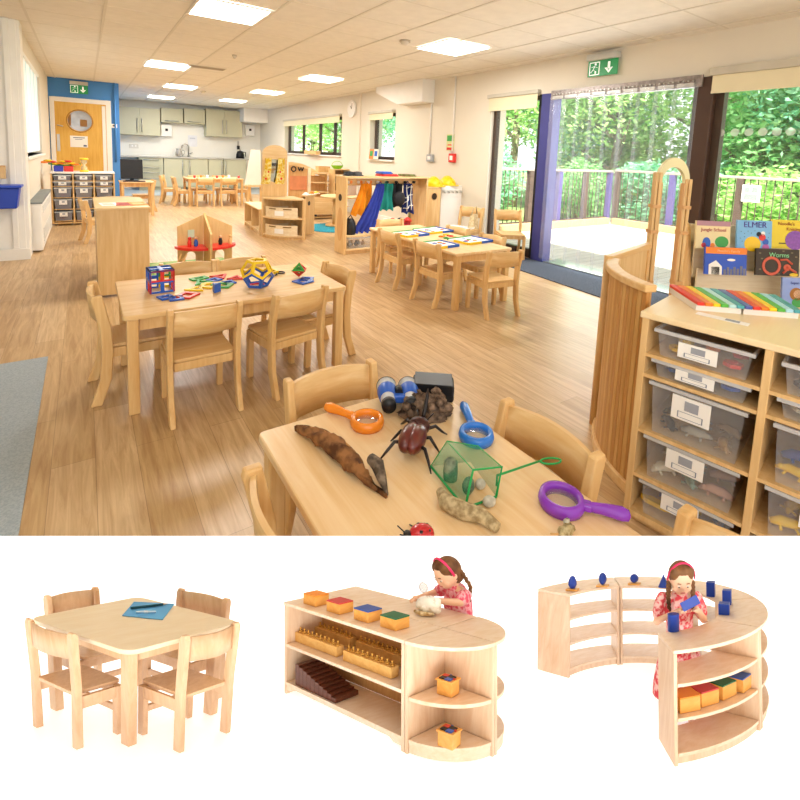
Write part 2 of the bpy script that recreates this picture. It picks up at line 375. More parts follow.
p = ay(79, 89, YD-.02); exit_sign((p.x, YD-.03, p.z-.01), 0, .30, .17, 'green exit sign above the wooden door in the blue wall')
p = ax(603.5, 68, XR-.03); exit_sign((XR-.04, p.y, p.z), -PI/2, .36, .17, 'green exit sign above the strip curtain doorway')

# windows
def window(name, X, y0, y1, z0, z1, mull, m, depth=.06, fw=.05, xo=.12):
    t = Thing(name, None, None, (X+xo, 0, 0)); t.o['kind'] = 'structure'
    f = MB().bx(0, depth, y0, y0+fw, z0, z1).bx(0, depth, y1-fw, y1, z0, z1).bx(0, depth, y0, y1, z0, z0+fw).bx(0, depth, y0, y1, z1-fw, z1)
    for q in mull: f.bx(0, depth, q-fw/2, q+fw/2, z0, z1)
    fr = t.part('window_frame', f, m); ys = [y0]+list(mull)+[y1]
    for a, b in zip(ys[:-1], ys[1:]): t.part('pane', MB().bx(depth*.4, depth*.5, a+fw/2, b-fw/2, z0+fw/2, z1-fw/2), GLASS, fr)
    return t
w2 = window('window_2', XR, *W2, [10.35, 11.2, 12.3], DARKF, fw=.07)
w2.part('window_sill', MB().bx(-.17, .0, W2[0], W2[1], W2[2]-.03, W2[2]), WHITE)
w3 = window('window_3', XR, *W3, [], DARKF, fw=.06)
w3.part('window_sill', MB().bx(-.17, .0, W3[0], W3[1], W3[2]-.03, W3[2]), WHITE)
yp0 = ax(549, 180, XR).y; yp1 = ax(537, 180, XR).y; yr1 = ax(692, 150, XR).y; yr0 = ax(708, 150, XR).y
w4 = window('window_4', XR, yp1+.02, GL[1], .06, GL[3], [], DARKF, fw=.055, depth=.07, xo=.06)
w4.part('pane_kick', MB().bx(0, .07, yp1, GL[1], 0, .07), DARKF)
w5 = window('window_5', XR, GL[0], yr0, .06, GL[3], [], DARKF, fw=.07, depth=.08, xo=.04)
dots = MB()
for k in range(9):
    yy = ax(718+14*k, 131, XR).y; dots.lathe([(0, 0), (.035, 0)], (.018, yy, 1.62), 16, Matrix.Rotation(PI/2, 3, 'Y'))
w5.part('safety_dots', dots, clear('dot_film', '#eefaf6', .55, .5, 0))
d2 = Thing('door_2', None, None, (XR, 0, 0)); d2.o['kind'] = 'structure'
d2.part('door_post', MB().bx(-.02, .13, yp0, yp1, 0, GL[3]), PURPLE, bevel=.006)
d2.part('door_leaf_edge', MB().bx(.0, .08, yp1, yp1+.05, 0, GL[3]), BLACK)
d2.part('door_jamb', MB().bx(-.03, .2, yr0, yr1, 0, GL[3]), plain('jamb_brown', '#4b3427', .45), bevel=.006)
d2.part('jamb_seal', MB().bx(-.02, .1, yr1, yr1+.03, 0, GL[3]), BLACK)
d2.part('door_head', MB().bx(.02, .2, yr1, yp0, GL[3]-.06, GL[3]), DARKF)
d2.part('threshold', MB().bx(.0, .3, yr1, yp0, 0, .02), STEEL)
sc_ = Thing('strip_curtain', 'clear plastic strip curtain hanging in the open garden doorway', 'curtain', (XR-.035, 0, 0))
rl = sc_.part('hanging_rail', MB().bx(-.02, .0, yr1-.05, yp0+.02, GL[3]-.09, GL[3]+.02), plain('rail_metal', '#8f8580', .35, metal=.4, var=.3, scale=30))
ns = 9; dy = (yp0-yr1)/ns
for k in range(ns):
    yc = yr1+dy*(k+.5); 
    st = MB().sheet(lambda u, v, yc=yc: (-.024-.012*math.cos((u-.5)*PI)-(k % 2)*.006, yc+(u-.5)*dy*1.25, .06+v*(GL[3]-.12)), 6, 1)
    s_ = sc_.part('strip', st, PVC)
    bolts = MB()
    for j in range(4): bolts.cyl((-.022, yc+(j-1.5)*dy/4.2, GL[3]-.03), .008, -.012, 0, 8, Matrix.Rotation(PI/2, 3, 'Y'))
    bolts.bx(-.034, -.03, yc-dy*.42, yc+dy*.42, GL[3]-.085, GL[3]-.05)
    sc_.part('clamp', bolts, STEEL, s_)
CREAMB = plain('blind_cream', '#e9dfbd', .8, var=.02)
def blind(y0, y1, z0, z1, label, cas=.05):
    t = Thing('roller_blind', label, 'blind', (XR, 0, 0))
    t.part('cassette', MB().bx(-.07, 0, y0, y1, z1-cas, z1), plain('cassette_grey', '#c8c2b2', .5), bevel=.006)
    t.part('fabric', MB().bx(-.045, -.04, y0+.02, y1-.02, z0, z1-cas), CREAMB); t.part('bottom_bar', MB().bx(-.052, -.034, y0+.02, y1-.02, z0-.02, z0), CREAMB)
blind(yp1+.03, GL[1]+.03, 1.98, GL[3]+.06, 'cream roller blind above the narrow glass panel by the two empty chairs')
blind(GL[0]-.1, yr0+.03, 1.99, GL[3]+.07, 'cream roller blind above the wide window behind the book rack', .07)
blind(W2[0]+.02, W2[1]-.02, 1.99, W2[3]+.04, 'cream roller blind on the wide window near the kitchen')
blind(W3[0]+.02, W3[1]-.02, 1.98, W3[3]+.04, 'cream roller blind on the small window under the boxed duct')
# left window with bright vertical blind
w1 = Thing('window_1', None, None, (XL, 0, 0)); w1.o['kind'] = 'structure'
f = MB()
for q in (WL[0], 8.1, WL[1]-.05): f.bx(-.2, -.14, q, q+.05, WL[2], WL[3])
f.bx(-.2, -.14, WL[0], WL[1], WL[3]-.05, WL[3]).bx(-.2, -.14, WL[0], WL[1], WL[2], WL[2]+.05)
fr = w1.part('window_frame', f, plain('frame_teal', '#86a9b2', .4)); w1.part('pane', MB().bx(-.18, -.17, WL[0], WL[1], WL[2], WL[3]), GLASS, fr)
w1.part('window_sill', MB().bx(-.14, .04, WL[0]-.03, WL[1]+.03, WL[2]-.03, WL[2]), WHITE)
vb = Thing('vertical_blind', 'bright white vertical slat blind on the tall window by the radiator', 'blind', (XL, 0, 0))
vb.part('head_rail', MB().bx(-.06, 0, WL[0], WL[1], WL[3]-.04, WL[3]), WHITE)
BLM = plain('blind_glow', '#d3e6ea', .8, emit=.12, var=.03)  # slats glow faintly, standing in for daylight coming through them
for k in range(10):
    sw_ = (WL[1]-WL[0])/10; yy = WL[0]+(k+.5)*sw_; vb.part('slat', MB().cb((-.03, yy, (WL[2]+WL[3])/2), (.004, sw_*(.8 if k % 3 else .62), WL[3]-WL[2]-.08), Matrix.Rotation(rad(-5), 3, 'Z')), BLM if k % 2 else plain('blind_glow_pale', '#eef6f6', .8, emit=.25, var=.02))
# radiator casing
ry0 = at(27, 252).y; 
t = Thing('radiator_cover', 'white radiator casing with a grey grille top under the bright blind', 'radiator', (XL+.004, 0, 0))
t.part('casing', MB().bx(0, .12, YJ+.32, 8.7, .02, .57), WHITE, bevel=.008)
t.part('top_grille', MB().bx(.0, .13, YJ+.31, 8.71, .57, .585), plain('grille_grey', '#7f8788', .5))
sl = MB()
for k in range(9): sl.bx(.12, .126, YJ+.5, 8.5, .1+k*.018, .108+k*.018)
for k in range(5): sl.bx(.12, .126, YJ+.5, 8.5, .44+k*.018, .448+k*.018)
t.part('front_louvre', sl, plain('louvre', '#d9d8d2', .5))
p = ay(6, 195, YJ-.06)
t = Thing('wall_tray', 'blue plastic tray box fixed to the white corner wall', 'tray', (p.x, YJ-.05, p.z))
tb = MB(); tb.prism([(-.24, -.13), (.1, -.13), (.13, .09), (-.26, .09)], -.18, 0, 'y'); t.part('body', tb, plain('tray_blue', '#1c3fb0', .4), bevel=.01)
t.part('rim', MB().bx(-.28, .15, -.21, .0, .09, .115), plain('tray_blue_rim', '#2a50c8', .35), bevel=.006)
p = ay(1, 174, YJ-.04); 
t = Thing('wooden_plaque', 'small wooden plaque on the corner wall above the blue tray', 'plaque', (p.x, YJ-.05, p.z)); t.part('board', MB().bx(-.15, .04, -.015, .02, -.05, .09), BEECH, bevel=.004); t.part('edge_strip', MB().bx(-.15, .04, -.02, -.015, .075, .09), PLY)
# ceiling fittings
LPX = [(229, 11, 'nearest the camera, cut by the top of the photo'), (167, 65, 'second along the row above the kitchen side'), (180, 86.5, 'third along the row, in front of the sink'), (161, 97, 'last before the kitchen cupboards'), (233, 100.5, 'above the kitchen table, far from the windows'), (267, 92, 'in front of the kitchen corner duct'), (321, 78.5, 'before the boxed duct on the window side'), (453, 47, 'by the garden doorway')]
EMI = plain('light_diffuser', '#fffdf6', .5, emit=7, var=0)
for k, (a, b, w) in enumerate(LPX):
    q = at(a, b, CH); s = .29
    t = Thing('ceiling_light', 'square ceiling light panel '+w, 'ceiling light', (q.x, q.y, CH-.012), 0, 'ceiling light panels')
    t.part('frame', MB().frame([(-s-.02, -s-.02), (s+.02, -s-.02), (s+.02, s+.02), (-s-.02, s+.02)], .94, -.006, .005), WHITE)
    t.part('diffuser', MB().bx(-s, s, -s, s, -.003, .003), EMI)
q = at(207, 67, CH); t = Thing('air_vent', 'grey slotted air vent set in the ceiling tiles', 'vent', (q.x, q.y, CH-.008)); t.part('frame', MB().bx(-.28, .28, -.1, .1, -.004, .006), GRIDM)
sl = MB(); [sl.bx(-.26, .26, -.085+k*.034, -.067+k*.034, -.008, -.004) for k in range(6)]; t.part('slats', sl, plain('vent_dark', '#a89a86', .6))
for (a, b, lb) in ((203, 91, 'white round smoke detector on the ceiling beyond the air vent'), (234.5, 55, 'tiny white sensor on the ceiling between light panels'), (405, 40.5, 'grey smoke detector on the ceiling beside the light by the doorway')):
    q = at(a, b, CH); t = Thing('smoke_detector', lb, 'detector', (q.x, q.y, CH)); s = .5 if a == 234.5 else 1
    t.part('base', MB().cyl((0, 0, 0), .06*s, -.018, 0, 20), plain('det_base', '#bfb4a2', .5)); t.part('sensor_cap', MB().lathe([(.045*s, -.018), (.042*s, -.04), (.02*s, -.05), (0, -.05)], (0, 0, 0), 16), plain('det_cap', '#a99f90' if a == 405 else '#d9d0c0', .5))
# boxed ducts and things on the window wall
s1 = ax(376, 82, XR-.0); 
xi = XR-.25; da, db, dc = ax(422, 101.5, xi), ax(397, 106.5, xi), ax(376, 93, xi)
struct('trim_3', MB().prism([(da.y, da.z), (db.y, da.z), (dc.y, dc.z), (dc.y, CH), (da.y, CH)], xi, XR, 'x'), WHITE, bevel=.004)
struct('trim_4', MB().bx(XR-.75, XR, 14.9, YB, 2.12, CH), WHITE, bevel=.004)
struct('trim_5', MB().bx(XR-.03, XR, 8.84, 8.9, 0, CH), WALLM)
for yy, nm in ((ax(433, 90, XR).y, 'trim_6'), (ax(456, 90, XR).y, 'trim_7')): struct(nm, MB().tube([(XR-.015, yy, 1.32), (XR-.015, yy, CH)], .013), WHITE)
q = ax(430.5, 158, XR-.02); t = Thing('socket_box', 'grey double socket box on the wall left of the red alarm point', 'socket', (XR, q.y, q.z)); t.part('box', MB().bx(-.05, 0, -.08, .08, -.06, .06), plain('socket_grey', '#a7a9a8', .4), bevel=.006); t.part('switch', MB().bx(-.058, -.05, -.04, .04, -.03, .03), WHITE, bevel=.003)
q = ax(452.5, 158, XR-.02); t = Thing('fire_call_point', 'red fire alarm call point on the wall under the safety notice', 'alarm', (XR, q.y, q.z)); t.part('box', MB().bx(-.05, 0, -.07, .07, -.07, .07), RED, bevel=.008); t.part('break_glass', MB().bx(-.054, -.05, -.035, .035, -.035, .035), PAPER)
q = ax(449.5, 143, XR-.02); t = Thing('safety_notice', 'green and yellow fire safety notice on the wall above the red alarm point', 'notice', (XR, q.y, q.z)); t.part('sheet', MB().bx(-.006, 0, -.09, .09, -.12, .14), plain('notice_cream', '#d9d79a', .6)); t.part('green_band', MB().bx(-.008, -.006, -.08, .08, .03, .12), GRN); t.part('red_band', MB().bx(-.008, -.006, -.08, .08, -.11, -.07).bx(-.008, -.006, -.06, .06, -.04, -.02), RED)
q = ax(352, 109, XR-.02); t = Thing('wall_clock', 'round white clock high on the wall between the two far windows', 'clock', (XR, q.y, q.z)); mY = Matrix.Rotation(-PI/2, 3, 'Y')
t.part('rim', MB().torus((-.03, 0, 0), .17, .016, 32, 8, mY), WHITE); t.part('face', MB().cyl((0, 0, 0), .165, 0, .03, 32, mY), PAPER); t.part('hands', MB().beam((-.034, 0, 0), (-.034, .05, .07), .012, .004).beam((-.034, 0, 0), (-.034, -.02, .12), .008, .004), BLACK)

# ------------------------------------------------------------------ kitchen along the back wall
def K(px, py, Y): p = ay(px, py, Y); return p.x, p.z
YU = YB-.33; YK = YB-.6
def handle(t, x, z0, z1, y, par, vert=True):
    m = MB(); m.tube([(x, y-.03, z0), (x, y-.03, z1)] if vert else [(z0, y-.03, x), (z1, y-.03, x)], .012, 6)
    for q in (z0+.01, z1-.01): m.tube([(x, y, q), (x, y-.03, q)] if vert else [(q, y, x), (q, y-.03, x)], .008, 6)
    t.part('handle', m, STEEL, par)
def cab(name, label, px, py, yf, doors, hand, flap=False, kick=False):
    x0, z1 = K(px[0], py[0], yf); x1, _ = K(px[1], py[0], yf); z0 = K(px[0], py[1], yf)[1]
    t = Thing(name, label, 'cupboard', ((x0+x1)/2, yf, z0)); w = x1-x0; h = z1-z0; dep = YB-yf-.005
    t.part('carcass', MB().bx(-w/2, w/2, .02, dep, 0, h), SAGE)
    for k in range(doors):
        a = -w/2+k*w/doors; d = t.part('door', MB().bx(a+.006, a+w/doors-.006, 0, .018, .006, h-.006), SAGE, bevel=.004)
        if flap: handle(t, .05, a+w/doors*.15, a+w/doors*.8, 0, d, False)
        else:
            hx = {'L': a+.06, 'R': a+w/doors-.06, 'C': (a+w/doors-.06) if k == 0 else a+.06}[hand]
            handle(t, hx, h*.12, h*.62, 0, d) if not kick else handle(t, hx, h*.42, h*.95, 0, d)
    return t
zu = 107
cab('wall_cupboard', 'sage green double wall cupboard nearest the blue wall', (117, 160), (106, 134), YU, 2, 'C')
cab('flap_cupboard', 'sage green short lift-up wall cupboard over the first dispenser', (161, 183), (107.5, 122), YU, 1, 'C', True)
cab('flap_cupboard', 'sage green short lift-up wall cupboard above the tap', (184, 205), (108.2, 123), YU, 1, 'C', True)
cab('wall_cupboard', 'sage green double wall cupboard nearest the corner duct', (206, 242), (108.5, 136), YU, 2, 'C')
zc = K(180, 158.3, YK)[1]; xk0 = XBL+.02; xk1 = K(249, 158, YK)[0]
w = MB().bx(xk0, xk1, YK-.03, YB-.002, zc, zc+.04); solo('kitchen_worktop', w, plain('worktop_grey', '#b9b4a8', .35), 'long pale grey kitchen worktop along the white wall', 'worktop', bevel=.004)
def basecab(label, a, b, kind, hand='R'):
    x0 = K(a, 170, YK)[0]; x1 = K(b, 170, YK)[0]; w = x1-x0
    t = Thing('drawer_unit' if kind == 'd' else 'base_cupboard', label, 'cupboard', ((x0+x1)/2, YK, 0)); t.part('carcass', MB().bx(-w/2, w/2, .02, .58, .1, zc-.001), SAGE); t.part('plinth', MB().bx(-w/2, w/2, .06, .1, 0.006, .1), SAGE)
    if kind == 'd':
        for z0, z1 in ((.11, .4), (.41, .56), (.57, .70), (.71, zc-.01)):
            d = t.part('drawer', MB().bx(-w/2+.006, w/2-.006, 0, .018, z0, z1), SAGE, bevel=.004); handle(t, z1-.05, -w*.33, w*.33, 0, d, False)
    else:
        d = t.part('door', MB().bx(-w/2+.006, w/2-.006, 0, .018, .11, zc-.01), SAGE, bevel=.004); handle(t, (w/2-.05)*(1 if hand == 'R' else -1), .45, zc-.05, 0, d)
basecab('sage green kitchen drawer unit beside the black monitor', 139, 163.5, 'd')
basecab('sage green base cupboard right of the kitchen drawers', 164, 184.5, 'c', 'R')
basecab('sage green base cupboard under the tap', 188, 208, 'c', 'L')
basecab('sage green base cupboard third from the drawers', 208.5, 223.5, 'c', 'R')
basecab('sage green base cupboard at the easel end of the run', 224, 246, 'c', 'L')
struct('trim_8', MB().bx(K(184.5, 170, YK)[0], K(188, 170, YK)[0], YK+.01, YB-.03, .1, zc-.001), SAGE)
for a, lb in ((166.5, 'white paper towel dispenser under the short wall cupboards'), (250, 'white paper towel dispenser near the kitchen corner')):
    x, z = K(a, 130.5, YB-.1); t = Thing('towel_dispenser', lb, 'dispenser', (x, YB, z)); t.part('casing', MB().bx(-.15, .15, -.13, 0, -.18, .18), WHITE, bevel=.02); t.part('lock_window', MB().cb((0, -.135, .02), (.07, .01, .07)), BLACK)
x, z = K(189, 157, YB-.2); t = Thing('kitchen_tap', 'chrome swan-neck kitchen tap over the sink', 'tap', (x, YB-.15, zc+.04)); t.part('spout', MB().tube([(0, 0, 0), (0, 0, .3)]+[(-.09+.09*math.cos(a), 0, .3+.09*math.sin(a)) for a in (0.3, .9, 1.57, 2.2, 2.9)]+[(-.18, 0, .25)], .02), STEEL); t.part('base', MB().cyl((0, 0, 0), .035, 0, .05, 14), STEEL); t.part('lever', MB().tube([(0, 0, .08), (.11, -.02, .14)], .012), STEEL)
t = Thing('glass_jug', 'clear glass jug standing on the worktop beside the tap', 'jug', (x-.28, YB-.22, zc+.04)); t.part('bowl', MB().lathe([(.02, .0), (.09, .005), (.1, .1), (.075, .2), (.085, .24)], (0, 0, 0), 18), clear('jug_glass', '#b9b2a6', .5, .1, .1)); t.part('handle', MB().tube([(.08, 0, .2), (.15, 0, .18), (.15, 0, .08), (.09, 0, .05)], .012), STEEL)
x, z = K(253, 152, YB-.3); t = Thing('kettle', 'black kettle on the worktop in the kitchen corner', 'kettle', (xk1-.18, YB-.25, zc+.04)); t.part('body', MB().lathe([(0, 0), (.13, 0), (.12, .12), (.09, .22), (0, .25)], (0, 0, 0), 18), BLACK); t.part('handle', MB().tube([(.1, 0, .2), (.17, 0, .2), (.17, 0, .06)], .015), BLACK); t.part('lid_knob', MB().ball((0, 0, .26), .02, 10, 5), STEEL)
x, z = K(192.5, 141, YB); t = Thing('wall_sheet', 'pale sheet of paper stuck on the white wall behind the tap', 'paper', (x, YB, z)); t.part('sheet', MB().bx(-.13, .13, -.004, 0, -.17, .17), plain('pale_sheet', '#e6e7ea', .7)); t.part('printed_text', MB().bx(-.08, .08, -.006, -.004, .06, .1), plain('faint', '#c9ccd4', .8))
x, z = K(238, 147.5, YB); t = Thing('soap_dispenser', 'small black soap dispenser on the wall by the kettle', 'dispenser', (x, YB, z)); t.part('bottle', MB().bx(-.04, .04, -.07, 0, -.06, .06), BLACK, bevel=.01); t.part('bracket', MB().bx(-.025, .025, -.03, 0, .06, .2), STEEL)
x, z = K(134, 146, YB); t = Thing('wall_socket', 'white double socket on the wall above the drawer unit', 'socket', (x, YB, z)); t.part('plate', MB().bx(-.12, .12, -.012, 0, -.06, .06), plain('socket_white', '#dcd8cc', .4), bevel=.004); t.part('switch', MB().bx(-.06, -.03, -.018, -.012, -.02, .03).bx(.03, .06, -.018, -.012, -.02, .03), PAPER)
# ------------------------------------------------------------------ chairs and tables
def chair_parts(t, w=.155, top=.56, seat=.30):
    prof = [(-.055, 0), (-.012, .13), (.0, .27), (-.008, .4), (-.04, top-.02), (-.044, top)]
    q = [(y-.024, z) for y, z in prof]+[(y+.026, z) for y, z in prof[::-1]]
    q[5] = (q[5][0]+.008, q[5][1]); 
    for sx in (-1, 1): t.part('leg', MB().prism(q, sx*w-.013, sx*w+.013, 'x'), BEECH, bevel=.006)
    for sx in (-1, 1): t.part('leg', MB().prism([(.25, 0), (.285, 0), (.283, seat-.02), (.243, seat-.02)], sx*(w-.018)-.015, sx*(w-.018)+.015, 'x'), BEECH, bevel=.004)
    bk = MB()
    def bp(u, v, o): x = (u-.5)*2*(w-.012); return (x, -.045-.012*v+.028*(2*u-1)**2-.018+o, top-.135+v*.12+.008*(1-(2*u-1)**2)*v)
    a = MB().sheet(lambda u, v: bp(u, v, .0), 10, 2); b = MB().sheet(lambda u, v: bp(u, v, .014), 10, 2)
    n = len(a.v); bk.add(a.v+b.v, a.f+[[i+n for i in f][::-1] for f in b.f], True)
    e = [i*3 for i in range(11)]+[i*3+2 for i in range(10, -1, -1)]
    bk.add([(a.v+b.v)[i] for i in e]+[(a.v+b.v)[i+n] for i in e], [[i, (i+1) % 22, 22+(i+1) % 22, 22+i] for i in range(22)])
    t.part('backrest', bk, BEECHX)
    t.part('seat', MB().prism(rrect(-w+.01, w-.01, .0, .3, .03), seat-.016, seat), BEECHX, bevel=.004)
    rl = MB()
    for sx in (-1, 1): rl.bx(sx*(w-.012)-.009, sx*(w-.012)+.009, .015, .265, seat-.065, seat-.018)
    rl.bx(-w+.02, w-.02, .255, .273, seat-.06, seat-.018).bx(-w+.02, w-.02, .0, .018, seat-.06, seat-.018)
    t.part('seat_rail', rl, BEECH, bevel=.003)
PROTO = None; CHG = 'children\'s wooden chairs in the classroom'
def chair(pl, pr, toward, label, z=.55, sc=1):
    "place a chair from the two top corners of its backrest as seen in the room"
    global PROTO
    A = at(*pl, z); B = at(*pr, z); d = (B-A); d.z = 0; d.normalize()
    f = Vector((-d.y, d.x, 0)) * (-1 if toward else 1)
    m = (A+B)/2; base = Vector((m.x, m.y, 0)) + f*.045; rz = math.atan2(f.y, f.x)-PI/2
    return chair_at(base.x, base.y, rz, label, sc)
def chair_at(x, y, rz, label, sc=1):
    global PROTO
    if PROTO is None:
        t = Thing('classroom_chair', label, 'chair', (x, y, 0), rz, CHG); chair_parts(t); t.o.scale = (sc,)*3; PROTO = t.o; return t.o
    return dup(PROTO, (x, y, 0), rz, label, CHG, sc)
def table(label, x0, x1, y0, y1, h, m=BEECHX, lw=.05, name='classroom_table'):
    t = Thing(name, label, 'table', ((x0+x1)/2, (y0+y1)/2, 0)); w = (x1-x0)/2; d = (y1-y0)/2
    t.part('tabletop', MB().prism(rrect(-w, w, -d, d, .02), h-.024, h), m, bevel=.005)
    for sx in (-1, 1):
        for sy in (-1, 1): t.part('leg', MB().cb((sx*(w-.04), sy*(d-.036), (h-.024)/2), (lw, lw, h-.025)), BEECH, bevel=.006)
    a = MB()
    for s in (-1, 1): a.bx(-w+.07, w-.07, s*(d-.05)-.01, s*(d-.05)+.01, h-.09, h-.025).bx(s*(w-.05)-.01, s*(w-.05)+.01, -d+.07, d-.07, h-.09, h-.025)
    t.part('apron', a, BEECH); return t
T1 = table('wooden table with the bug toys and magnifiers, cut by the bottom of the room photo', .385, .985, -.12, 1.258, .5, BEECHY)
T2 = table('wooden table covered with magnetic building shapes', .125, 1.29, 2.46, 3.14, .5)
T3 = table('wooden table with four coloured tray puzzles near the garden door', 2.55, 3.21, 2.93, 4.40, .5, BEECHY)
chair_at(.685, 1.335, PI, 'wooden chair at the far end of the magnifier table, back to the room')
PROTO.location.y = 1.36
chair_at(1.03, .80, PI/2, 'wooden chair tucked against the long side of the table beside the green net')
chair_at(1.03, .27, PI/2, 'wooden chair by the plastic drawer unit, only its backrest corner showing')
chair_at(.345, .88, -PI/2, 'wooden chair at the driftwood side of the front table, mostly cut off')
chair_at(.455, 2.33, .03, 'wooden chair pulled up in front of the cube of magnetic squares')
chair_at(.94, 2.37, .2, 'wooden chair in front of the ball of magnetic pentagons')
chair((326, 262), (354, 272), True, 'wooden chair at the doorway end of the building-shapes table')
chair_at(.06, 2.81, -PI/2+.04, 'wooden chair at the cabinet end of the building-shapes table')
chair_at(.535, 3.2, PI-.04, 'wooden chair behind the building-shapes table, below the doll house')
chair_at(.87, 3.19, PI, 'wooden chair behind the pentagon ball on the building-shapes table')
chair_at(2.5, 3.86, -PI/2+.03, 'wooden chair beside the puzzle table, farther of the two facing the windows')
chair_at(2.5, 3.24, -PI/2+.06, 'wooden chair beside the puzzle table, nearer of the two facing the windows')
chair((376, 220), (403.5, 219), True, 'wooden chair at the far end of the puzzle table by the dressing-up unit')
chair_at(3.265, 3.8, PI/2+.05, 'wooden chair on the window side of the puzzle table, farther one')
chair_at(3.265, 3.28, PI/2, 'wooden chair on the window side of the puzzle table, nearer one')
chair((489.5, 253), (522.5, 251), False, 'wooden chair at the near end of the puzzle table, seat turned away')
CW = chair_at(4.41, 4.83, rad(-253), 'wooden chair by the window wall with a white tray on its seat', 1.1); CW.location.z = .0095
chair_at(4.72, 4.42, rad(-213), 'wooden chair by the glass pane beside the beige bag', 1.1).location.z = .0095
KT = [at(192, 207), at(238, 205)]
TK = table('far wooden table set with small toys before the kitchen units', KT[0].x-.05, KT[0].x+1.15, 11.05, 11.75, .6)
kx = KT[0].x
chair_at(kx+.28, 10.93, 0, 'wooden chair in front of the kitchen table, left one of two with backs this way', 1.12)
chair_at(kx+.78, 10.93, .04, 'wooden chair in front of the kitchen table, right one of two with backs this way', 1.12)
chair_at(kx-.26, 11.3, -PI/2, 'wooden chair at the monitor end of the kitchen table, nearer one', 1.12)
chair_at(kx-.42, 11.85, -PI/2-.3, 'wooden chair at the monitor end of the kitchen table, farther one', 1.12)
chair_at(kx+1.33, 11.4, PI/2, 'wooden chair at the easel end of the kitchen table', 1.12)
chair_at(kx+.3, 12.0, PI, 'wooden chair behind the kitchen table, facing the room', 1.12)
chair_at(kx+.85, 12.0, PI, 'wooden chair behind the kitchen table, beside the easel', 1.12)
# small computer table
ct = [ay(119, 180, 10.0), ay(151, 182, 10.0)]
TC = table('small wooden table carrying the black monitor', ct[0].x+.0, ct[1].x+.03, 9.7, 10.25, .62, lw=.045, name='monitor_table')
chair((150.5, 178), (157, 181), True, 'wooden chair at the right end of the monitor table', .62, 1.1)
mx = (ay(119, 170, 9.95).x+ay(137, 170, 9.95).x)/2+.06
t = Thing('computer_monitor', 'black computer monitor on the small table beside the blue wall', 'monitor', (mx, 9.98, .62))
t.part('screen', MB().cb((0, 0, .22), (.36, .04, .36), Matrix.Rotation(-.12, 3, 'X')), BLACK, bevel=.008); t.part('stand', MB().bx(-.1, .1, -.06, .1, 0, .02).bx(-.03, .03, 0, .03, .02, .1), BLACK)
t = Thing('keyboard', 'dark keyboard lying on the small table under the monitor', 'keyboard', (mx+.02, 9.78, .62)); t.part('case', MB().bx(-.18, .18, -.05, .05, 0, .016), plain('kb', '#5a4b48', .5), bevel=.003); t.part('keys', MB().bx(-.17, .17, -.04, .04, .016, .02), BLACK)
chair_at(.0, 7.35, -PI/2+.2, 'wooden chair standing at the left of the tall pale cabinet')
# things on the kitchen table
for k in range(7):
    t = Thing('toy_cup', 'small toy cup on the far kitchen table', 'toy', (kx+.12+.16*k, 11.25+.12*(k % 3), .6), 0, 'toy cups on the kitchen table')
    t.part('cup', MB().lathe([(.02, 0), (.03, .06), (.026, .06), (.018, .01)], (0, 0, 0), 12), (RED, ORA, PAPER)[k % 3]); t.part('saucer', MB().cyl((0, 0, 0), .045, 0, .006, 14), PAPER)

# ------------------------------------------------------------------ tray storage
def tray(w, d, h, fill=None, card=True):
    "open see-through tray, front at y=0, base z=0"
    b = MB(); f = .012
    o = [(-w/2+f, 0), (w/2-f, 0)]; T = .003
    b.add([(-w/2+f, .008, 0), (w/2-f, .008, 0), (w/2-f, d-.01, 0), (-w/2+f, d-.01, 0), (-w/2, 0, h), (w/2, 0, h), (w/2, d, h), (-w/2, d, h)], [(0, 1, 2, 3), (0, 1, 5, 4), (1, 2, 6, 5), (2, 3, 7, 6), (3, 0, 4, 7)])
    r = MB().frame([(-w/2-.008, -.01), (w/2+.008, -.01), (w/2+.008, d), (-w/2-.008, d)], .95, h-.012, h)
    return b, r
TRAYRIM = clear('tray_rim', '#e3e6ea', .6, .2, .08)
def tray_thing(parent_loc, rz, w, d, h, label, group, cardcol=PAPER, cw=.38, ch=.45, cx=0):
    t = Thing('storage_tray', label, 'tray', parent_loc, rz, group); b, r = tray(w, d, h)
    t.part('tray_body', b, TRAYP); t.part('tray_rim', r, TRAYRIM)
    if cw:
        z0 = h*.46 if h > .12 else h*.2; z1 = min(h*.9, z0+max(.05, h*ch)); c = t.part('label_card', MB().bx(cx-w*cw/2, cx+w*cw/2, -.007, -.003, z0, z1), cardcol)
        t.part('printed_picture', MB().bx(cx-w*cw*.16, cx+w*cw*.2, -.0085, -.007, z0+(z1-z0)*.45, z1-(z1-z0)*.15), plain('card_print', '#9fa3ad', .7), c)
        t.part('printed_text', MB().frame([(cx-w*cw*.33, z0+(z1-z0)*.1), (cx+w*cw*.33, z0+(z1-z0)*.1), (cx+w*cw*.33, z0+(z1-z0)*.36), (cx-w*cw*.33, z0+(z1-z0)*.36)], .92, -.0085, -.007, 'y'), plain('card_ink', '#7f8799', .7), c)
    return t
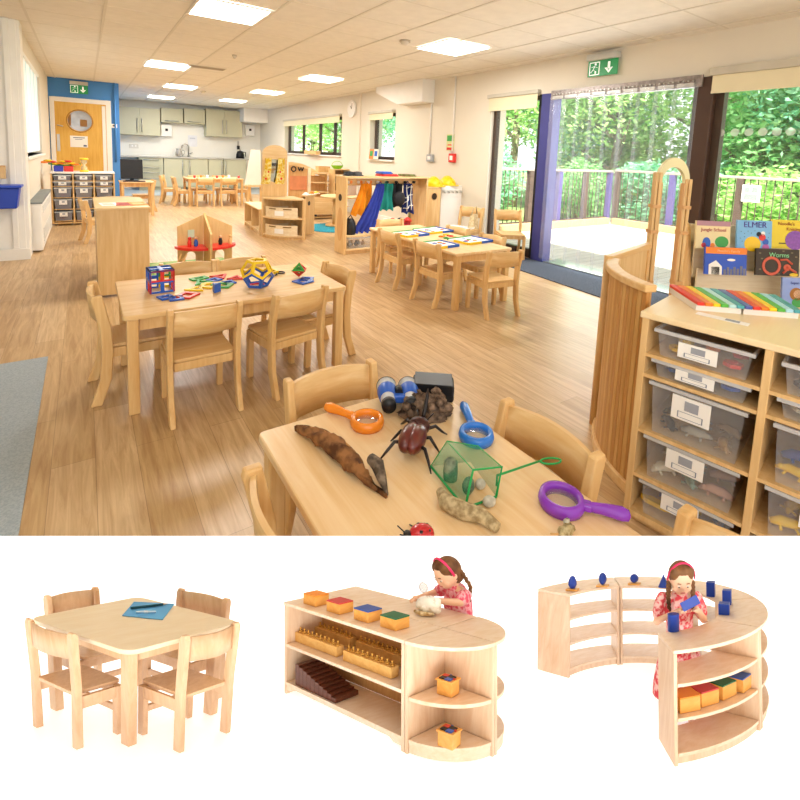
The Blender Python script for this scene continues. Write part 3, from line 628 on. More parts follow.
def unit_carcass(t, W, D, H, cols, m, rails, bw=.022, back=True, castor=False):
    b = MB(); p = (W-bw)/cols
    for k in range(cols+1): t.part('side_panel' if k in (0, cols) else 'divider', MB().bx(k*p, k*p+bw, 0, D, .05, H-.022), m, bevel=.002)
    t.part('top_panel', MB().bx(-.006, W+.006, -.008, D+.006, H-.022, H), TOPM if not castor else WHITE, bevel=.004)
    t.part('bottom_panel', MB().bx(0, W, 0, D, .03, .05), m); 
    if back: t.part('back_panel', MB().bx(0, W, D-.008, D, .05, H-.022), PLY)
    for k in range(cols):
        for z in rails: t.part('tray_runner', MB().bx(k*p+bw, k*p+p, .002, D-.01, z-.012, z), m)
    pl = MB().bx(.02, W-.02, .03, D-.02, 0.0 if not castor else .02, .03); t.part('plinth', pl, m)
    if castor:
        for x in (.05, W*.3, W-.05): t.part('castor', MB().cyl((x, .05, .03), .03, -.015, .015, 14, Matrix.Rotation(PI/2, 3, 'Y')), plain('castor', '#9a9890', .4))
# the near unit with the deep trays
u0 = Vector((1.612, .852, 0)); uz = math.atan2(-.41, .075); RZ = Matrix.Rotation(uz, 3, 'Z')
US = [.645, .57, .365, .195, .05]
UTH = [.095, .062, .185, .155, .13]
t = Thing('drawer_cabinet', 'pale wooden cabinet of clear plastic trays under the rainbow xylophones', 'cabinet', u0, uz); unit_carcass(t, 1.06, .42, .79, 3, MAPLE, US[:4])
pitch = (1.06-.022)/3
FILL = {0: (YEL, ORA, RED), 1: (BLU,), 2: (BLACK, plain('toy_grey', '#a9a79c'), plain('toy_tan', '#b08b55')), 3: (plain('toy_cream', '#d9cfb4'), plain('toy_green', '#7f9a86'), plain('toy_pink', '#c79a86')), 4: (YEL, BLU)}
FN = ['yellow and red counters', 'flat blue pieces', 'dark plastic animals', 'pale plastic sea creatures', 'yellow and blue shapes']
ORD = ['topmost', 'second', 'third', 'fourth', 'lowest']
CN = ['first column', 'second column']
for c in range(2):
    for k in range(5):
        lo = u0 + RZ @ Vector((c*pitch+.022+(pitch-.022)/2, .012, US[k]+.001))
        tray_thing(lo, uz, pitch-.078, .37, UTH[k], ORD[k]+' clear tray in the '+CN[c]+' of the xylophone cabinet', 'clear trays in the near cabinet', cw=.42, cx=.0 if c else -.01)
        for j in range(6):
            q = u0+RZ @ Vector((c*pitch+.022+(pitch-.022)*(.24+.25*(j % 3)), .075+.11*(j//3), US[k]+.022)); s = R.uniform(.024, .033)
            fm = FILL[k if c == 0 else (k+2) % 5]; g = MB()
            if k in (2, 3): g.tube([(-s*1.6, 0, .0), (-s*.6, 0, .008), (s*.6, 0, .008), (s*1.8, s*.5, 0)], [s*.3, s*.6, s*.55, s*.15], 8); g.ball((s*1.3, s*.3, .006), s*.35, 8, 5); [g.tube([(sx*s*.7, 0, 0), (sx*s*.8, sy*s*.9, -.006)], s*.15, 5) for sx in (-1, 1) for sy in (-1, 1)]
            elif k == 4: g.prism([(-s*2, -s*.3), (-s*.5, s*.4), (s*1.5, s*.5), (s*2.2, 0), (s*1, -s*.6)], -.008, .008)
            else: g.prism([(s*math.cos(a*PI/3), s*math.sin(a*PI/3)) for a in range(6)], -.006, .006); g.cyl((0, 0, 0), s*.4, .006, .01, 8)
            solo('plastic_toy', g, fm[j % len(fm)], 'small plastic toy lying in the %s tray, %s of the xylophone cabinet' % (ORD[k], CN[c]), 'toy', q, R.uniform(0, 6), 'plastic toys in the %s tray, %s' % (ORD[k], 'first column' if c == 0 else 'second column'))
# chime bars
RB = ['#e23b2e', '#f0802a', '#f4cf22', '#58b347', '#b5dcdc', '#4d9fa8', '#5560a8', '#e23b2e', '#f0802a', '#f4cf22', '#58b347', '#a9d9ea', '#4d9fa8']
RBN = ['red', 'orange', 'yellow', 'green', 'pale blue', 'teal', 'indigo', 'second red', 'second orange', 'second yellow', 'second green', 'second pale blue', 'second teal']
fa, fb = at(697, 303, .82), at(797, 311, .82); ba, bb = at(669, 285, .82), at(771, 295, .82)
XYB = plain('chime_base', '#efe6dc', .5)
for hf, (i0, i1) in enumerate(((0, 6), (6, 13))):
    nm = 'nearest the curved screen, ending in teal' if hf == 0 else 'farther, cut off one'
    c0 = fa.lerp(fb, i0/12.4); t = Thing('xylophone', 'rainbow xylophone of flat bars on the cabinet, '+nm, 'xylophone', (c0.x, c0.y, .79))
    def Q(i, v): p = fa.lerp(fb, i/12.4).lerp(ba.lerp(bb, i/12.4), v); return Vector((p.x-c0.x, p.y-c0.y, 0))
    a, b, c_, d = Q(i0+.06, .03), Q(i1-.2, .03), Q(i1-.2, .97), Q(i0+.06, .97)
    t.part('resonator_base', MB().prism([(p.x, p.y) for p in (a, b, c_, d)], 0, .022), XYB, bevel=.002)
    for i in range(i0, i1):
        a, b, c_, d = Q(i+.04, -.02), Q(i+.94, -.02), Q(i+.94, 1.0), Q(i+.04, 1.0)
        t.part('bar', MB().prism([(p.x, p.y) for p in (a, b, c_, d)], .0225, .034), plain('bar_'+RBN[i].replace(' ', '_'), RB[i], .35), bevel=.002, label=RBN[i]+' bar')
q = at(722, 319, .79); t = Thing('label_slip', 'white paper slip with a small picture on the cabinet edge before the xylophones', 'label', (q.x, q.y, .79), uz); t.part('slip', MB().bx(-.075, .075, -.018, .018, .0005, .002), PAPER); t.part('printed_picture', MB().bx(.01, .05, -.012, .012, .002, .0025), plain('card_print', '#9fa3ad', .7))
# the far unit by the door
q0 = ay(50, 172, 8.9); q1 = ay(114.5, 172, 8.9); W = q1.x-q0.x; Hs = q0.z
RS = [.70, .615, .50, .33, .165, ]
RS = [Hs-.13, Hs-.215, Hs-.39, Hs-.57, Hs-.75]; HT = [.085, .07, .15, .15, .14]
t = Thing('tray_unit', 'three column wooden tray unit on castors in front of the wooden door', 'cabinet', (q0.x, 8.9, 0)); unit_carcass(t, W, .42, Hs, 3, BEECH, RS, castor=True)
pw = (W-.022)/3
GT = clear('smoke_tray', '#8f8f98', .62, .25, .05)
TRAYSAVE = TRAYP; TRAYP = GT
colN = ['left column', 'middle column', 'right column']
for c in range(3):
    for k in range(5):
        tray_thing((q0.x+c*pw+.022+(pw-.022)/2, 8.888, RS[k]+.001), 0, pw-.05, .38, HT[k], ORD[k]+' tray in the '+colN[c]+' of the unit by the door', 'trays in the unit by the door', cw=.45, ch=.5)
        g = MB(); 
        for j in range(5): g.cb((R.uniform(-.045, .045), R.uniform(.06, .26), .03), (.05, .05, .035), Matrix.Rotation(R.uniform(0, 3), 3, 'Z'))
        solo('toy_pieces', g, (RED, BLU, YEL, plain('toy_brown', '#8a5b3c'), GRN, PAPER)[(c*2+k*3) % 6], 'small coloured toy pieces in the '+ORD[k]+' tray, '+colN[c]+', by the door', 'toys', (q0.x+c*pw+.022+(pw-.022)/2, 8.9, RS[k]+.008), kind='stuff')
TRAYP = TRAYSAVE
q = ay(64, 167, 9.1); t = Thing('flower_toy', 'orange and yellow flower toy on blue and red pots on the tray unit', 'toy', (q.x, 9.1, Hs))
t.part('pot', MB().bx(-.13, -.01, -.06, .06, 0, .09), plain('pot_blue', '#3a3fae', .4), bevel=.01); t.part('pot', MB().bx(.0, .12, -.06, .06, 0, .09), RED, bevel=.01)
for k in range(9):
    a = k*.7; xx = -.25+.05*k; t.part('petals', MB().ball((xx, .02*math.sin(a), .14+.025*math.sin(a*2)), (.06, .05, .018), 10, 6, zmin=-1), (ORA, YEL, RED, YEL)[k % 4])
t.part('stem', MB().tube([(-.2, 0, .12), (0, 0, .09), (.22, 0, .12)], .012), GRN)
q = ay(84, 165, 9.05); t = Thing('sand_timer', 'yellow ended sand timer standing on the tray unit', 'timer', (q.x, 9.05, Hs)); t.part('cap', MB().cyl((0, 0, 0), .06, 0, .03, 18), YEL); t.part('cap', MB().cyl((0, 0, 0), .06, .19, .22, 18), YEL); t.part('bulb', MB().lathe([(.045, .03), (.04, .08), (.012, .11), (.04, .14), (.045, .19)], (0, 0, 0), 16), clear('timer_glass', '#f3e9c0', .45, .05, .1)); t.part('sand', MB().lathe([(0, .075), (.034, .06), (.038, .032)], (0, 0, 0), 14), YEL)
# tall pale cabinet with sheets of paper
cz = .765; ca, cb2, cc = at(98.5, 208, cz), at(145, 207, cz), at(90, 196, cz)
t = Thing('toy_cabinet', 'tall pale wooden cabinet with its plain back to the room and papers on top', 'cabinet', (ca.x, ca.y, 0)); w = cb2.x-ca.x+.01
t.part('back_panel', MB().bx(.0, w, 0, .018, .02, cz-.02), MAPLE); t.part('side_panel', MB().bx(-.018, 0, .0, .9, 0, cz-.02), MAPLE); t.part('side_panel', MB().bx(w, w+.018, 0, .9, 0, cz-.02), MAPLE)
t.part('top_panel', MB().prism([(-.03, -.015), (w+.03, -.015), (w+.03, .85), (w*.7, 1.0), (.1, 1.0), (-.03, .9)], cz-.02, cz), MAPLEX, bevel=.004); t.part('shelf', MB().bx(0, w, .018, .88, .36, .38), MAPLEX)
for k, (m, lb, dx, rz) in enumerate(((PAPER, 'white sheet of paper on the tall pale cabinet', .03, .1), (plain('paper_red', '#c25a4a', .6), 'dark red picture sheet on the tall pale cabinet', .13, -.05), (plain('paper_orange', '#e89040', .6), 'orange picture sheet on the tall pale cabinet', .25, .08))):
    t = Thing('paper_sheet', lb, 'paper', (ca.x+dx, ca.y+.12, cz), rz); t.part('sheet', MB().bx(0, .13, 0, .26, .0005, .002+.001*k), m); t.part('printed_picture', MB().bx(.02, .1, .05, .2, .002+.001*k, .0028+.001*k), plain('print_%d' % k, ('#d8cdb8', '#a8443a', '#f2b070')[k], .6))
# green play mat and doll house
gm = at(165, 268); solo('play_mat', MB().prism(rrect(-.5, .34, -.35, .4, .05), 0.005, .015), speckle('mat_green', '#6f9a4c', '#a8b878', 12), 'green play mat on the floor under the toy house', 'mat', (gm.x+.3, 5.3, 0))
DW = wood('house_wood', '#cda76a', '#e6c68d'); hx0, hx1 = at(178, 272).x, at(236, 270).x; hm = at(206, 271).x
dh = Thing('doll_house', 'open wooden toy house with curved red floor and arched doorways', 'doll house', (hm, 5.18, .0155)); l = hx0-hm; r_ = hx1-hm
zt = ay(207, 214, 5.18).z; zl = ay(179, 227, 5.18).z
def archwall(x0, x1, z0l, z0r, ax_, w_, h_, zb):
    p = [(x0, 0), (ax_-w_, 0), (ax_-w_, h_-w_)]+[(ax_+w_*math.cos(a), h_-w_+w_*math.sin(a)) for a in [PI-.5*k*PI/4 for k in range(1, 8)]]+[(ax_+w_, h_-w_), (ax_+w_, 0), (x1, 0), (x1, z0r), (x0, z0l)]
    return p
def wallprism(p, y0): 
    m = MB(); bm = bmesh.new(); vs = [bm.verts.new((q[0], y0, q[1])) for q in p]; bmesh.ops.triangle_fill(bm, use_beauty=True, edges=[bm.edges.new((vs[i], vs[(i+1) % len(vs)])) for i in range(len(vs))])
    bm.verts.index_update(); f = [[v.index for v in fc.verts] for fc in bm.faces]; n = len(vs); bm.free()
    m.add([(q[0], y0, q[1]) for q in p]+[(q[0], y0+.02, q[1]) for q in p], f+[[i+n for i in q] for q in f]+[[i, (i+1) % n, n+(i+1) % n, n+i] for i in range(n)]); return m
t = dh
dh.part('wall_panel', wallprism(archwall(l, -.01, zl-.02, zt-.03, l*.52, .05, .19, 0), .06), DW)
dh.part('wall_panel', wallprism(archwall(.01, r_, zt-.03, zl-.04, r_*.55, .05, .19, 0), .06), DW)
dh.part('divider_wall', MB().prism([(-.28, 0), (.05, 0), (.05, zt-.01), (-.28, zl-.06)], -.01, .01, 'x'), DW)
fl = [(l-.03, .06), (r_+.03, .06)]+[((l+r_)/2+(r_-l+.06)/2*math.cos(a), .06-.24*math.sin(a)) for a in [k*PI/16 for k in range(0, 17)]]
dh.part('upper_floor', MB().prism([((l+r_)/2+(r_-l+.06)/2*math.cos(k*PI/16), .055-.24*math.sin(k*PI/16)) for k in range(17)], .235, .26), RED)
dh.part('ladder', MB().beam((l-.09, -.16, 0), (l+.02, -.06, .2), .012, .012).beam((l-.05, -.19, 0), (l+.06, -.09, .2), .012, .012).beam((l-.05, -.16, .05), (l-.02, -.175, .05), .01, .01).beam((l-.02, -.13, .1), (l+.01, -.15, .1), .01, .01).beam((l+.0, -.1, .15), (l+.03, -.12, .15), .01, .01), BEECH)
dh.part('window_hole', MB().bx(l*.62, l*.38, .05, .058, .34, .42), plain('house_window', '#cfe0c8', .5))
for k, (dx, dz, m, lb) in enumerate(((l*.38, .26, BLU, 'tiny blue figure standing on the red floor of the toy house'), (r_*.5, .26, BLACK, 'tiny black and white figure on the red floor of the toy house'), (l*.62, .26, RED, 'tiny red chair toy on the toy house floor'), (r_*.85, .26, BEECH, 'tiny wooden shelf toy on the toy house floor'))):
    t = Thing('toy_figure', lb, 'toy', (hm+dx, 5.18-.03, .0165+dz), 0, None)
    t.part('body', MB().lathe([(.018, 0), (.022, .04), (.012, .07)], (0, 0, 0), 10), m); t.part('head', MB().ball((0, 0, .085), .016, 10, 6), plain('toy_skin', '#e7b48b', .5) if k < 2 else m)

# ------------------------------------------------------------------ magnetic building shapes on the middle table
FCOL = {'r': RED, 'b': BLU, 'y': YEL, 'g': GRN, 'o': ORA}
def ring_face(pts, w=.32, t=.008):
    "flat frame of a polygon in 3-d with a hole"
    P = [Vector(p) for p in pts]; c = sum(P, Vector())/len(P); n = (P[1]-P[0]).cross(P[2]-P[1]).normalized()*t; I = [p.lerp(c, w) for p in P]; m = MB(); k = len(P)
    vs = P+I+[p-n for p in P]+[p-n for p in I]; fs = []
    for i in range(k):
        j = (i+1) % k; fs += [(i, j, k+j, k+i), (2*k+i, 3*k+i, 3*k+j, 2*k+j), (i, 2*k+i, 2*k+j, j), (k+i, k+j, 3*k+j, 3*k+i)]
    return m.add(vs, fs)
zt_ = .501
q = at(160.5, 290, zt_); a = .062; cu = Thing('magnetic_cube', 'cube of red and blue magnetic squares standing on the table', 'toy', (q.x, q.y, zt_), .05)
for (nx, ny, col) in ((0, -1, 'rrbb'), (1, 0, 'rgrb'), (-1, 0, 'bbrb'), (0, 1, 'bgby')):
    for k in range(4):
        i, j = k % 2, k//2; z0 = (1-j)*a; s0 = (i-1)*a
        e = lambda s, z: (s if nx == 0 else nx*a, ny*a if nx == 0 else s, z)
        cu.part('square_tile', ring_face([e(s0, z0), e(s0+a, z0), e(s0+a, z0+a), e(s0, z0+a)] if (ny < 0 or nx > 0) else [e(s0, z0+a), e(s0+a, z0+a), e(s0+a, z0), e(s0, z0)], .3), FCOL[col[k]])
for i in range(2):
    for j in range(2): cu.part('square_tile', ring_face([((i-1)*a, (j-1)*a, 2*a), (i*a, (j-1)*a, 2*a), (i*a, j*a, 2*a), ((i-1)*a, j*a, 2*a)], .3), BLU)
# dodecahedron
ph = (1+5**.5)/2; V = [Vector(v) for v in [(x, y, z) for x in (-1, 1) for y in (-1, 1) for z in (-1, 1)]+[(0, s/ph, t_*ph) for s in (-1, 1) for t_ in (-1, 1)]+[(s/ph, t_*ph, 0) for s in (-1, 1) for t_ in (-1, 1)]+[(s*ph, 0, t_/ph) for s in (-1, 1) for t_ in (-1, 1)]]
NF = [Vector(v).normalized() for v in [(s, 0, t_*ph) for s in (-1, 1) for t_ in (-1, 1)]+[(s*ph, t_, 0) for s in (-1, 1) for t_ in (-1, 1)]+[(0, s*ph, t_) for s in (-1, 1) for t_ in (-1, 1)]]
q = at(257.5, 286, zt_); dd = Thing('magnetic_ball', 'ball of red, blue and yellow magnetic pentagons on the table', 'toy', (q.x, q.y, zt_), .3)
rr_ = .073/1.732*1.36; tilt = Vector((0, 0, 1)).rotation_difference(Vector((0, 0, 1))); Qd = NF[0].rotation_difference(Vector((0, 0, -1))).to_matrix()
for k, n in enumerate(NF):
    vs = sorted(V, key=lambda v: -v.dot(n))[:5]; u = (vs[0]-n*vs[0].dot(n)).normalized(); w = n.cross(u); vs.sort(key=lambda v: math.atan2(v.dot(w), v.dot(u)))
    W_ = [Qd @ v*rr_+Vector((0, 0, rr_*1.376/1.0*0+.0)) for v in vs]; nz = (Qd @ n).z
    dd.part('pentagon_tile', ring_face([v+Vector((0, 0, rr_*V[0].length*.7947)) for v in W_], .3, .007), YEL if nz > .2 else (BLU if nz < -.2 and (k % 3) else RED))
def flat_tile(px, py, kind, col, label, s=.055, rz=0, z=0):
    q = at(px, py, zt_); n = {'square': 4, 'triangle': 3, 'pentagon': 5, 'diamond': 4}[kind]
    pts = [(s*.9*math.cos(2*PI*i/n+PI/4), s*.9*math.sin(2*PI*i/n+PI/4)*(1 if kind != 'diamond' else .55)) for i in range(n)]
    return solo('magnetic_'+kind, MB().frame(pts, .5, 0, .009), FCOL[col], label, 'toy', (q.x, q.y, zt_+z), rz, 'loose magnetic shapes on the table', bevel=.001)
for args in ((166, 298, 'square', 'b', 'flat blue magnetic square near the front edge of the table', .055, .3), (176, 299, 'square', 'b', 'flat blue magnetic square beside the red one'), (187, 296, 'square', 'r', 'flat red magnetic square at the front of the pile', .075, .8), (196, 289.5, 'triangle', 'y', 'flat yellow magnetic triangle nearest the red square', .07, .2), (202, 283, 'triangle', 'g', 'flat green magnetic triangle on the left of the pile', .07, 1), (214, 280.5, 'square', 'b', 'flat blue magnetic square at the back of the pile', .055, .5), (220, 277, 'triangle', 'r', 'flat red magnetic triangle at the back of the pile', .07, 2), (229, 283, 'square', 'b', 'flat blue magnetic square right of the pile', .05, .2), (236, 278.5, 'triangle', 'r', 'flat red magnetic triangle closest to the pentagon ball', .065, .4), (210, 286, 'pentagon', 'y', 'flat yellow magnetic pentagon in the pile', .075, 0), (222, 286, 'pentagon', 'g', 'flat green magnetic pentagon in the pile', .075, .5), (199, 279, 'diamond', 'g', 'flat green magnetic diamond at the far left of the pile', .08, .3), (303, 282, 'square', 'b', 'flat blue magnetic square in front of the small pyramid', .075, .4), (307, 279.5, 'square', 'b', 'flat blue magnetic square beside the small pyramid', .06, 1)): flat_tile(*args)
for k in range(3): solo('magnetic_square', MB().frame([(-.04, -.04), (.04, -.04), (.04, .04), (-.04, .04)], .7, 0, .007), YEL, ['lowest', 'middle', 'top'][k]+' yellow magnetic square of the little stack behind the pentagon ball', 'toy', (at(270, 274, zt_).x, at(270, 274, zt_).y, zt_+.008*k+.0005), .1*k, 'loose magnetic shapes on the table')
q = at(216, 292, zt_); solo('magnetic_prism', MB().prism([(.026*math.cos(i*2*PI/3), .026*math.sin(i*2*PI/3)) for i in range(3)], 0, .05), BLU, 'small upright blue magnetic prism in front of the pile', 'toy', (q.x, q.y, zt_))
q = at(299, 277, zt_); s = .06; py_ = Thing('magnetic_pyramid', 'small green and red magnetic block with a pyramid front', 'toy', (q.x, q.y, zt_), .3)
oc = [(s, 0, s*.8), (0, s, s*.8), (-s, 0, s*.8), (0, -s, s*.8)]; tp, bt = (0, 0, s*1.6), (0, 0, .0)
for i in range(4):
    j = (i+1) % 4; py_.part('triangle_tile', ring_face([oc[i], oc[j], tp], .55, .008), (GRN, YEL, GRN, RED)[i]); py_.part('triangle_tile', ring_face([oc[j], oc[i], bt], .55, .008), (GRN, BLU, RED, RED)[i])
q = at(277, 274.5, zt_); gl = Thing('safety_goggles', 'pair of clear dark rimmed goggles lying behind the pentagon ball', 'goggles', (q.x, q.y, zt_), .4); gl.part('lens', MB().torus((-.03, 0, .008), .024, .005, 18, 6), BLACK); gl.part('lens', MB().torus((.03, 0, .008), .024, .005, 18, 6), BLACK); gl.part('bridge', MB().tube([(-.012, 0, .01), (.012, 0, .01)], .004), BLACK)

# ------------------------------------------------------------------ puzzles on the far table
for (px, py, lb, z, wd) in ((409.5, 234.5, 'coloured tray puzzle at the near left of the far table', .501, 1), (433, 231, 'coloured tray puzzle at the back of the far table', .501, 1.1), (470, 241, 'coloured tray puzzle nearest the garden door', .501, 1.1), (437, 245.5, 'coloured tray puzzle at the front edge beside the chair', .501, 1)):
    q = at(px, py, z); t = Thing('tray_puzzle', lb, 'puzzle', (q.x, q.y, z), .12); s = .15*wd
    t.part('tray', MB().bx(-s, s, -s*.8, s*.8, 0, .012), PAPER, bevel=.003)
    t.part('edge_strip', MB().bx(-s, s, -s*.8-.014, -s*.8, 0, .02).bx(-s-.014, -s, -s*.8, s*.3, 0, .02), YEL); t.part('edge_strip', MB().bx(s, s+.014, -s*.8, s*.8, 0, .02).bx(0, s, -s*.8-.016, -s*.8-.002, 0, .021), BLU); t.part('edge_strip', MB().bx(-s, s, s*.8, s*.8+.014, 0, .02), GRN)
    for k in range(7): 
        a, b = R.uniform(-s*.7, s*.7), R.uniform(-s*.5, s*.55); t.part('puzzle_piece', MB().prism([(a+.024*math.cos(i), b+.024*math.sin(i)*.8) for i in (0, .9, 1.8, 2.7, 3.6, 4.5, 5.4)], .012, .018), (RED, BLU, PAPER, ORA, plain('pale_blue', '#9fc4e6'), plain('pink_p', '#e2a0a0'), GRN)[k])
for k, (px, py) in enumerate(((441, 237), (446, 238.5), (451, 236.5), (447, 235), (455, 238))):
    q = at(px, py, .501); g = MB().torus((0, 0, .006), .022, .006, 14, 6); g.bx(.02, .045, -.006, .006, .0, .012); solo('letter_shape', g, (ORA, GRN, RED, YEL, ORA)[k], ('orange letter shape nearest the front puzzle', 'green letter shape in the middle of the far table', 'red letter shape beside the back puzzle', 'yellow letter shape beside the back puzzle', 'orange letter shape nearest the door side puzzle')[k], 'toy', (q.x, q.y, .501), k, 'loose letter shapes on the far table')
c1 = at(463+10, 207, .62); 
q = Matrix.Rotation(rad(-253), 3, 'Z') @ Vector((.03, .21, 0)) + CW.location; t = Thing('white_tray', 'white tray with blue marks resting on the seat of a chair by the window', 'tray', (q.x, q.y, .341), rad(-253)); t.part('base', MB().bx(-.16, .16, -.11, .11, 0, .012), PAPER, bevel=.003); t.part('drawing', MB().bx(-.1, .02, -.06, .05, .012, .014).bx(.04, .12, -.02, .06, .012, .014), plain('pale_blue', '#9fc4e6')); t.part('rim', MB().frame([(-.165, -.115), (.165, -.115), (.165, .115), (-.165, .115)], .93, .01, .024), WHITE)
q = Matrix.Rotation(rad(-253), 3, 'Z') @ Vector((-.10, .06, 0)) + CW.location; BAGM = speckle('canvas', '#c9b48a', '#e1d0a8', 40); t = Thing('canvas_bag', 'beige canvas bag slumped between the two empty chairs by the window', 'bag', (q.x, q.y, .341)); t.part('sack', MB().sheet(lambda u, v: ((.08+.02*math.sin(u*19))*math.cos(2*PI*u)*(1-.45*v), (.06+.02*math.cos(u*13))*math.sin(2*PI*u)*(1-.3*v), .2*v), 24, 5), BAGM); t.part('handle', MB().tube([(-.05, 0, .19), (-.03, 0, .28), (.02, 0, .3), (.05, 0, .19)], .009), BAGM)
solo('entrance_mat', MB().prism([(p.x, p.y) for p in (at(486, 259), at(607, 300), Vector((XR-.05, 2.3, 0)), Vector((XR-.02, 4.6, 0)), at(505, 252))][:2]+[(4.2, 1.9), (XR, 1.9), (XR, 4.75), (4.42, 4.75)], 0.001, .009), speckle('mat_blue', '#3f444e', '#646b78', 90, .4, .65, .95), 'dark blue grey entrance mat inside the garden doorway', 'mat')
# ------------------------------------------------------------------ corner shelf with curved baskets, low shelf, mirror
cc_ = (2.64, 6.9); cr_ = .47; hS = .60
def sector(r, a0=180, a1=270, n=12): return [(0, 0)]+arc(0, 0, r, a0, a1, n)
BASK = wood('basket_wood', '#e3c79a', '#f3e3c2', axis=0)
t = Thing('corner_shelf', 'quarter round wooden shelf unit with two curved basket trays', 'shelf', (cc_[0], cc_[1], 0))
for z in (.04, .3, .58): t.part('shelf', MB().prism(sector(cr_), z, z+.022), MAPLEX, bevel=.003)
t.part('plinth', MB().prism(sector(cr_-.02), 0, .04), MAPLE)
t.part('side_panel', MB().bx(-cr_, 0, -.0, .02, .0, .6), MAPLE); t.part('side_panel', MB().bx(0, .02, -cr_, 0.02, 0, .6), MAPLE)
t.part('edge_post', MB().bx(-cr_-.005, -cr_+.03, -.03, .02, 0, .6), MAPLE, bevel=.003); t.part('edge_post', MB().bx(-.03, .02, -cr_-.005, -cr_+.03, 0, .6), MAPLE, bevel=.003)
for z, lb in ((.323, 'curved wooden basket with a white label on the upper shelf of the corner unit'), (.063, 'curved wooden basket with a white label on the lower shelf of the corner unit')):
    b = Thing('curved_basket', lb, 'basket', (cc_[0], cc_[1], z)); 
    b.part('front_board', MB().strip([(p[0], p[1]) for p in arc(0, 0, cr_-.015, 192, 258, 12)], .014, 0, .15), BASK); b.part('base', MB().prism([(-.05, -.05)]+arc(0, 0, cr_-.03, 190, 260, 10), 0.001, .012), BASK)
    b.part('side_board', MB().beam((-.09, -.05, .07), (-.43, -.1, .07), .012, .13).beam((-.05, -.09, .07), (-.1, -.43, .07), .012, .13), BASK)
    b.part('handle_slot', MB().strip(arc(0, 0, cr_-.006, 203, 218, 6), .004, .118, .135).strip(arc(0, 0, cr_-.006, 232, 247, 6), .004, .118, .135), plain('slot_dark', '#8c6a3c', .7))
    b.part('label_card', MB().strip(arc(0, 0, cr_-.004, 216, 233, 6), .003, .03, .1), PAPER)
hl = .40; l0 = at(244.5, 225); 
t = Thing('low_shelf', 'low open wooden shelf unit joined to the curved corner unit', 'shelf', (l0.x, l0.y, 0), math.atan2(6.95-l0.y, 2.16-l0.x)); Lw = math.hypot(6.95-l0.y, 2.16-l0.x)-.09
for k in range(3): t.part('upright', MB().bx(k*(Lw-.02)/2, k*(Lw-.02)/2+.02, 0, .38, 0, hl-.02), MAPLE)
t.part('top_panel', MB().bx(0, Lw, -.005, .385, hl-.02, hl), MAPLEX, bevel=.003); t.part('bottom_panel', MB().bx(.02, Lw-.02, 0, .38, .05, .07), MAPLEX); t.part('plinth', MB().bx(.02, Lw-.02, .02, .04, 0, .05), MAPLE); t.part('back_panel', MB().bx(0, Lw, .37, .38, .07, hl-.02), PLY)
# mirror
ym = 6.925; ml, mr = ay(262.5, 190, ym).x, ay(287, 190, ym).x; mz = ay(274, 145, ym).z; ms = ay(264, 153, ym).z; w = mr-ml
t = Thing('dressing_mirror', 'arched wooden mirror frame hung with yellow patterned curtains', 'mirror', (ml, ym, 0))
t.part('side_post', MB().bx(-.0, .045, 0, .05, 0, ms-.092), MAPLE, bevel=.004); t.part('side_post', MB().bx(w-.06, w, 0, .05, 0, ms-.092), MAPLE, bevel=.004)
t.part('arched_head', MB().prism([(0, ms-.09), (w, ms-.09)]+[(w/2+w/2*math.cos(a), ms+(mz-ms)*math.sin(a)) for a in [k*PI/14 for k in range(15)]], 0, .04, 'y'), MAPLEX)
t.part('lower_panel', MB().bx(.04, w-.05, .005, .03, .55, .80), MAPLE); t.part('cross_rail', MB().prism([(.04, .78), (w-.05, .78), (w-.05, .84), (w/2, .81), (.04, .86)], 0, .035, 'y'), MAPLEX)
t.part('mirror_glass', MB().bx(.04, w-.05, .02, .026, .8, ms-.05), plain('mirror', '#c9d2cf', .05, metal=.95, var=.01))
FAB = speckle('curtain_fabric', '#d9b12c', '#f3e7a2', 26, .42, .6, .9, 4); 
for s in (0, 1):
    x0 = .03 if s == 0 else w-.05; sg = 1 if s == 0 else -1
    t.part('curtain', MB().sheet(lambda u, v: (x0+sg*(u*(.10+.05*(1-v)*(1-v)))-sg*.07*(1-v)**2*(1 if s == 0 else 0), -.012-.012*math.cos(u*14), .79+v*(ms-.86)), 12, 8), FAB)
    t.part('curtain_spots', MB().ball((x0+sg*.05-sg*.04*(1-s), -.03, .87), (.018, .006, .018), 8, 5).ball((x0+sg*.07-sg*.02*(1-s), -.03, .97), (.014, .006, .014), 8, 5), RED)
# cabinet side with finger hole
e0, e1 = (2.665, 6.44), (3.0, 6.9); e0 = (at(298, 236).x+.07, at(298, 236).y+.02); e1 = (at(309.5, 233).x+.02, at(309.5, 233).y); zc_ = .62
aa = math.atan2(e1[1]-e0[1], e1[0]-e0[0]); L_ = math.hypot(e1[0]-e0[0], e1[1]-e0[1])
t = Thing('play_cabinet', 'pale wooden play cabinet with a dark finger hole beside the corner unit', 'cabinet', (e0[0]+.06, e0[1], 0), aa)
t.part('side_panel', MB().bx(0, L_, 0, .02, 0, zc_-.02), MAPLE, bevel=.003); t.part('top_panel', MB().bx(-.0, L_+.02, -.02, .1, zc_-.02, zc_), MAPLEX, bevel=.003); t.part('finger_hole', MB().cyl((.09, -.001, zc_-.13), .035, 0, .003, 20, Matrix.Rotation(PI/2, 3, 'X')), BLACK); t.part('back_panel', MB().bx(0, L_, .07, .08, 0, zc_-.02), PLY)
PCB = Vector((e0[0]+.06, e0[1], 0)); PCD = Matrix.Rotation(aa, 3, 'Z')
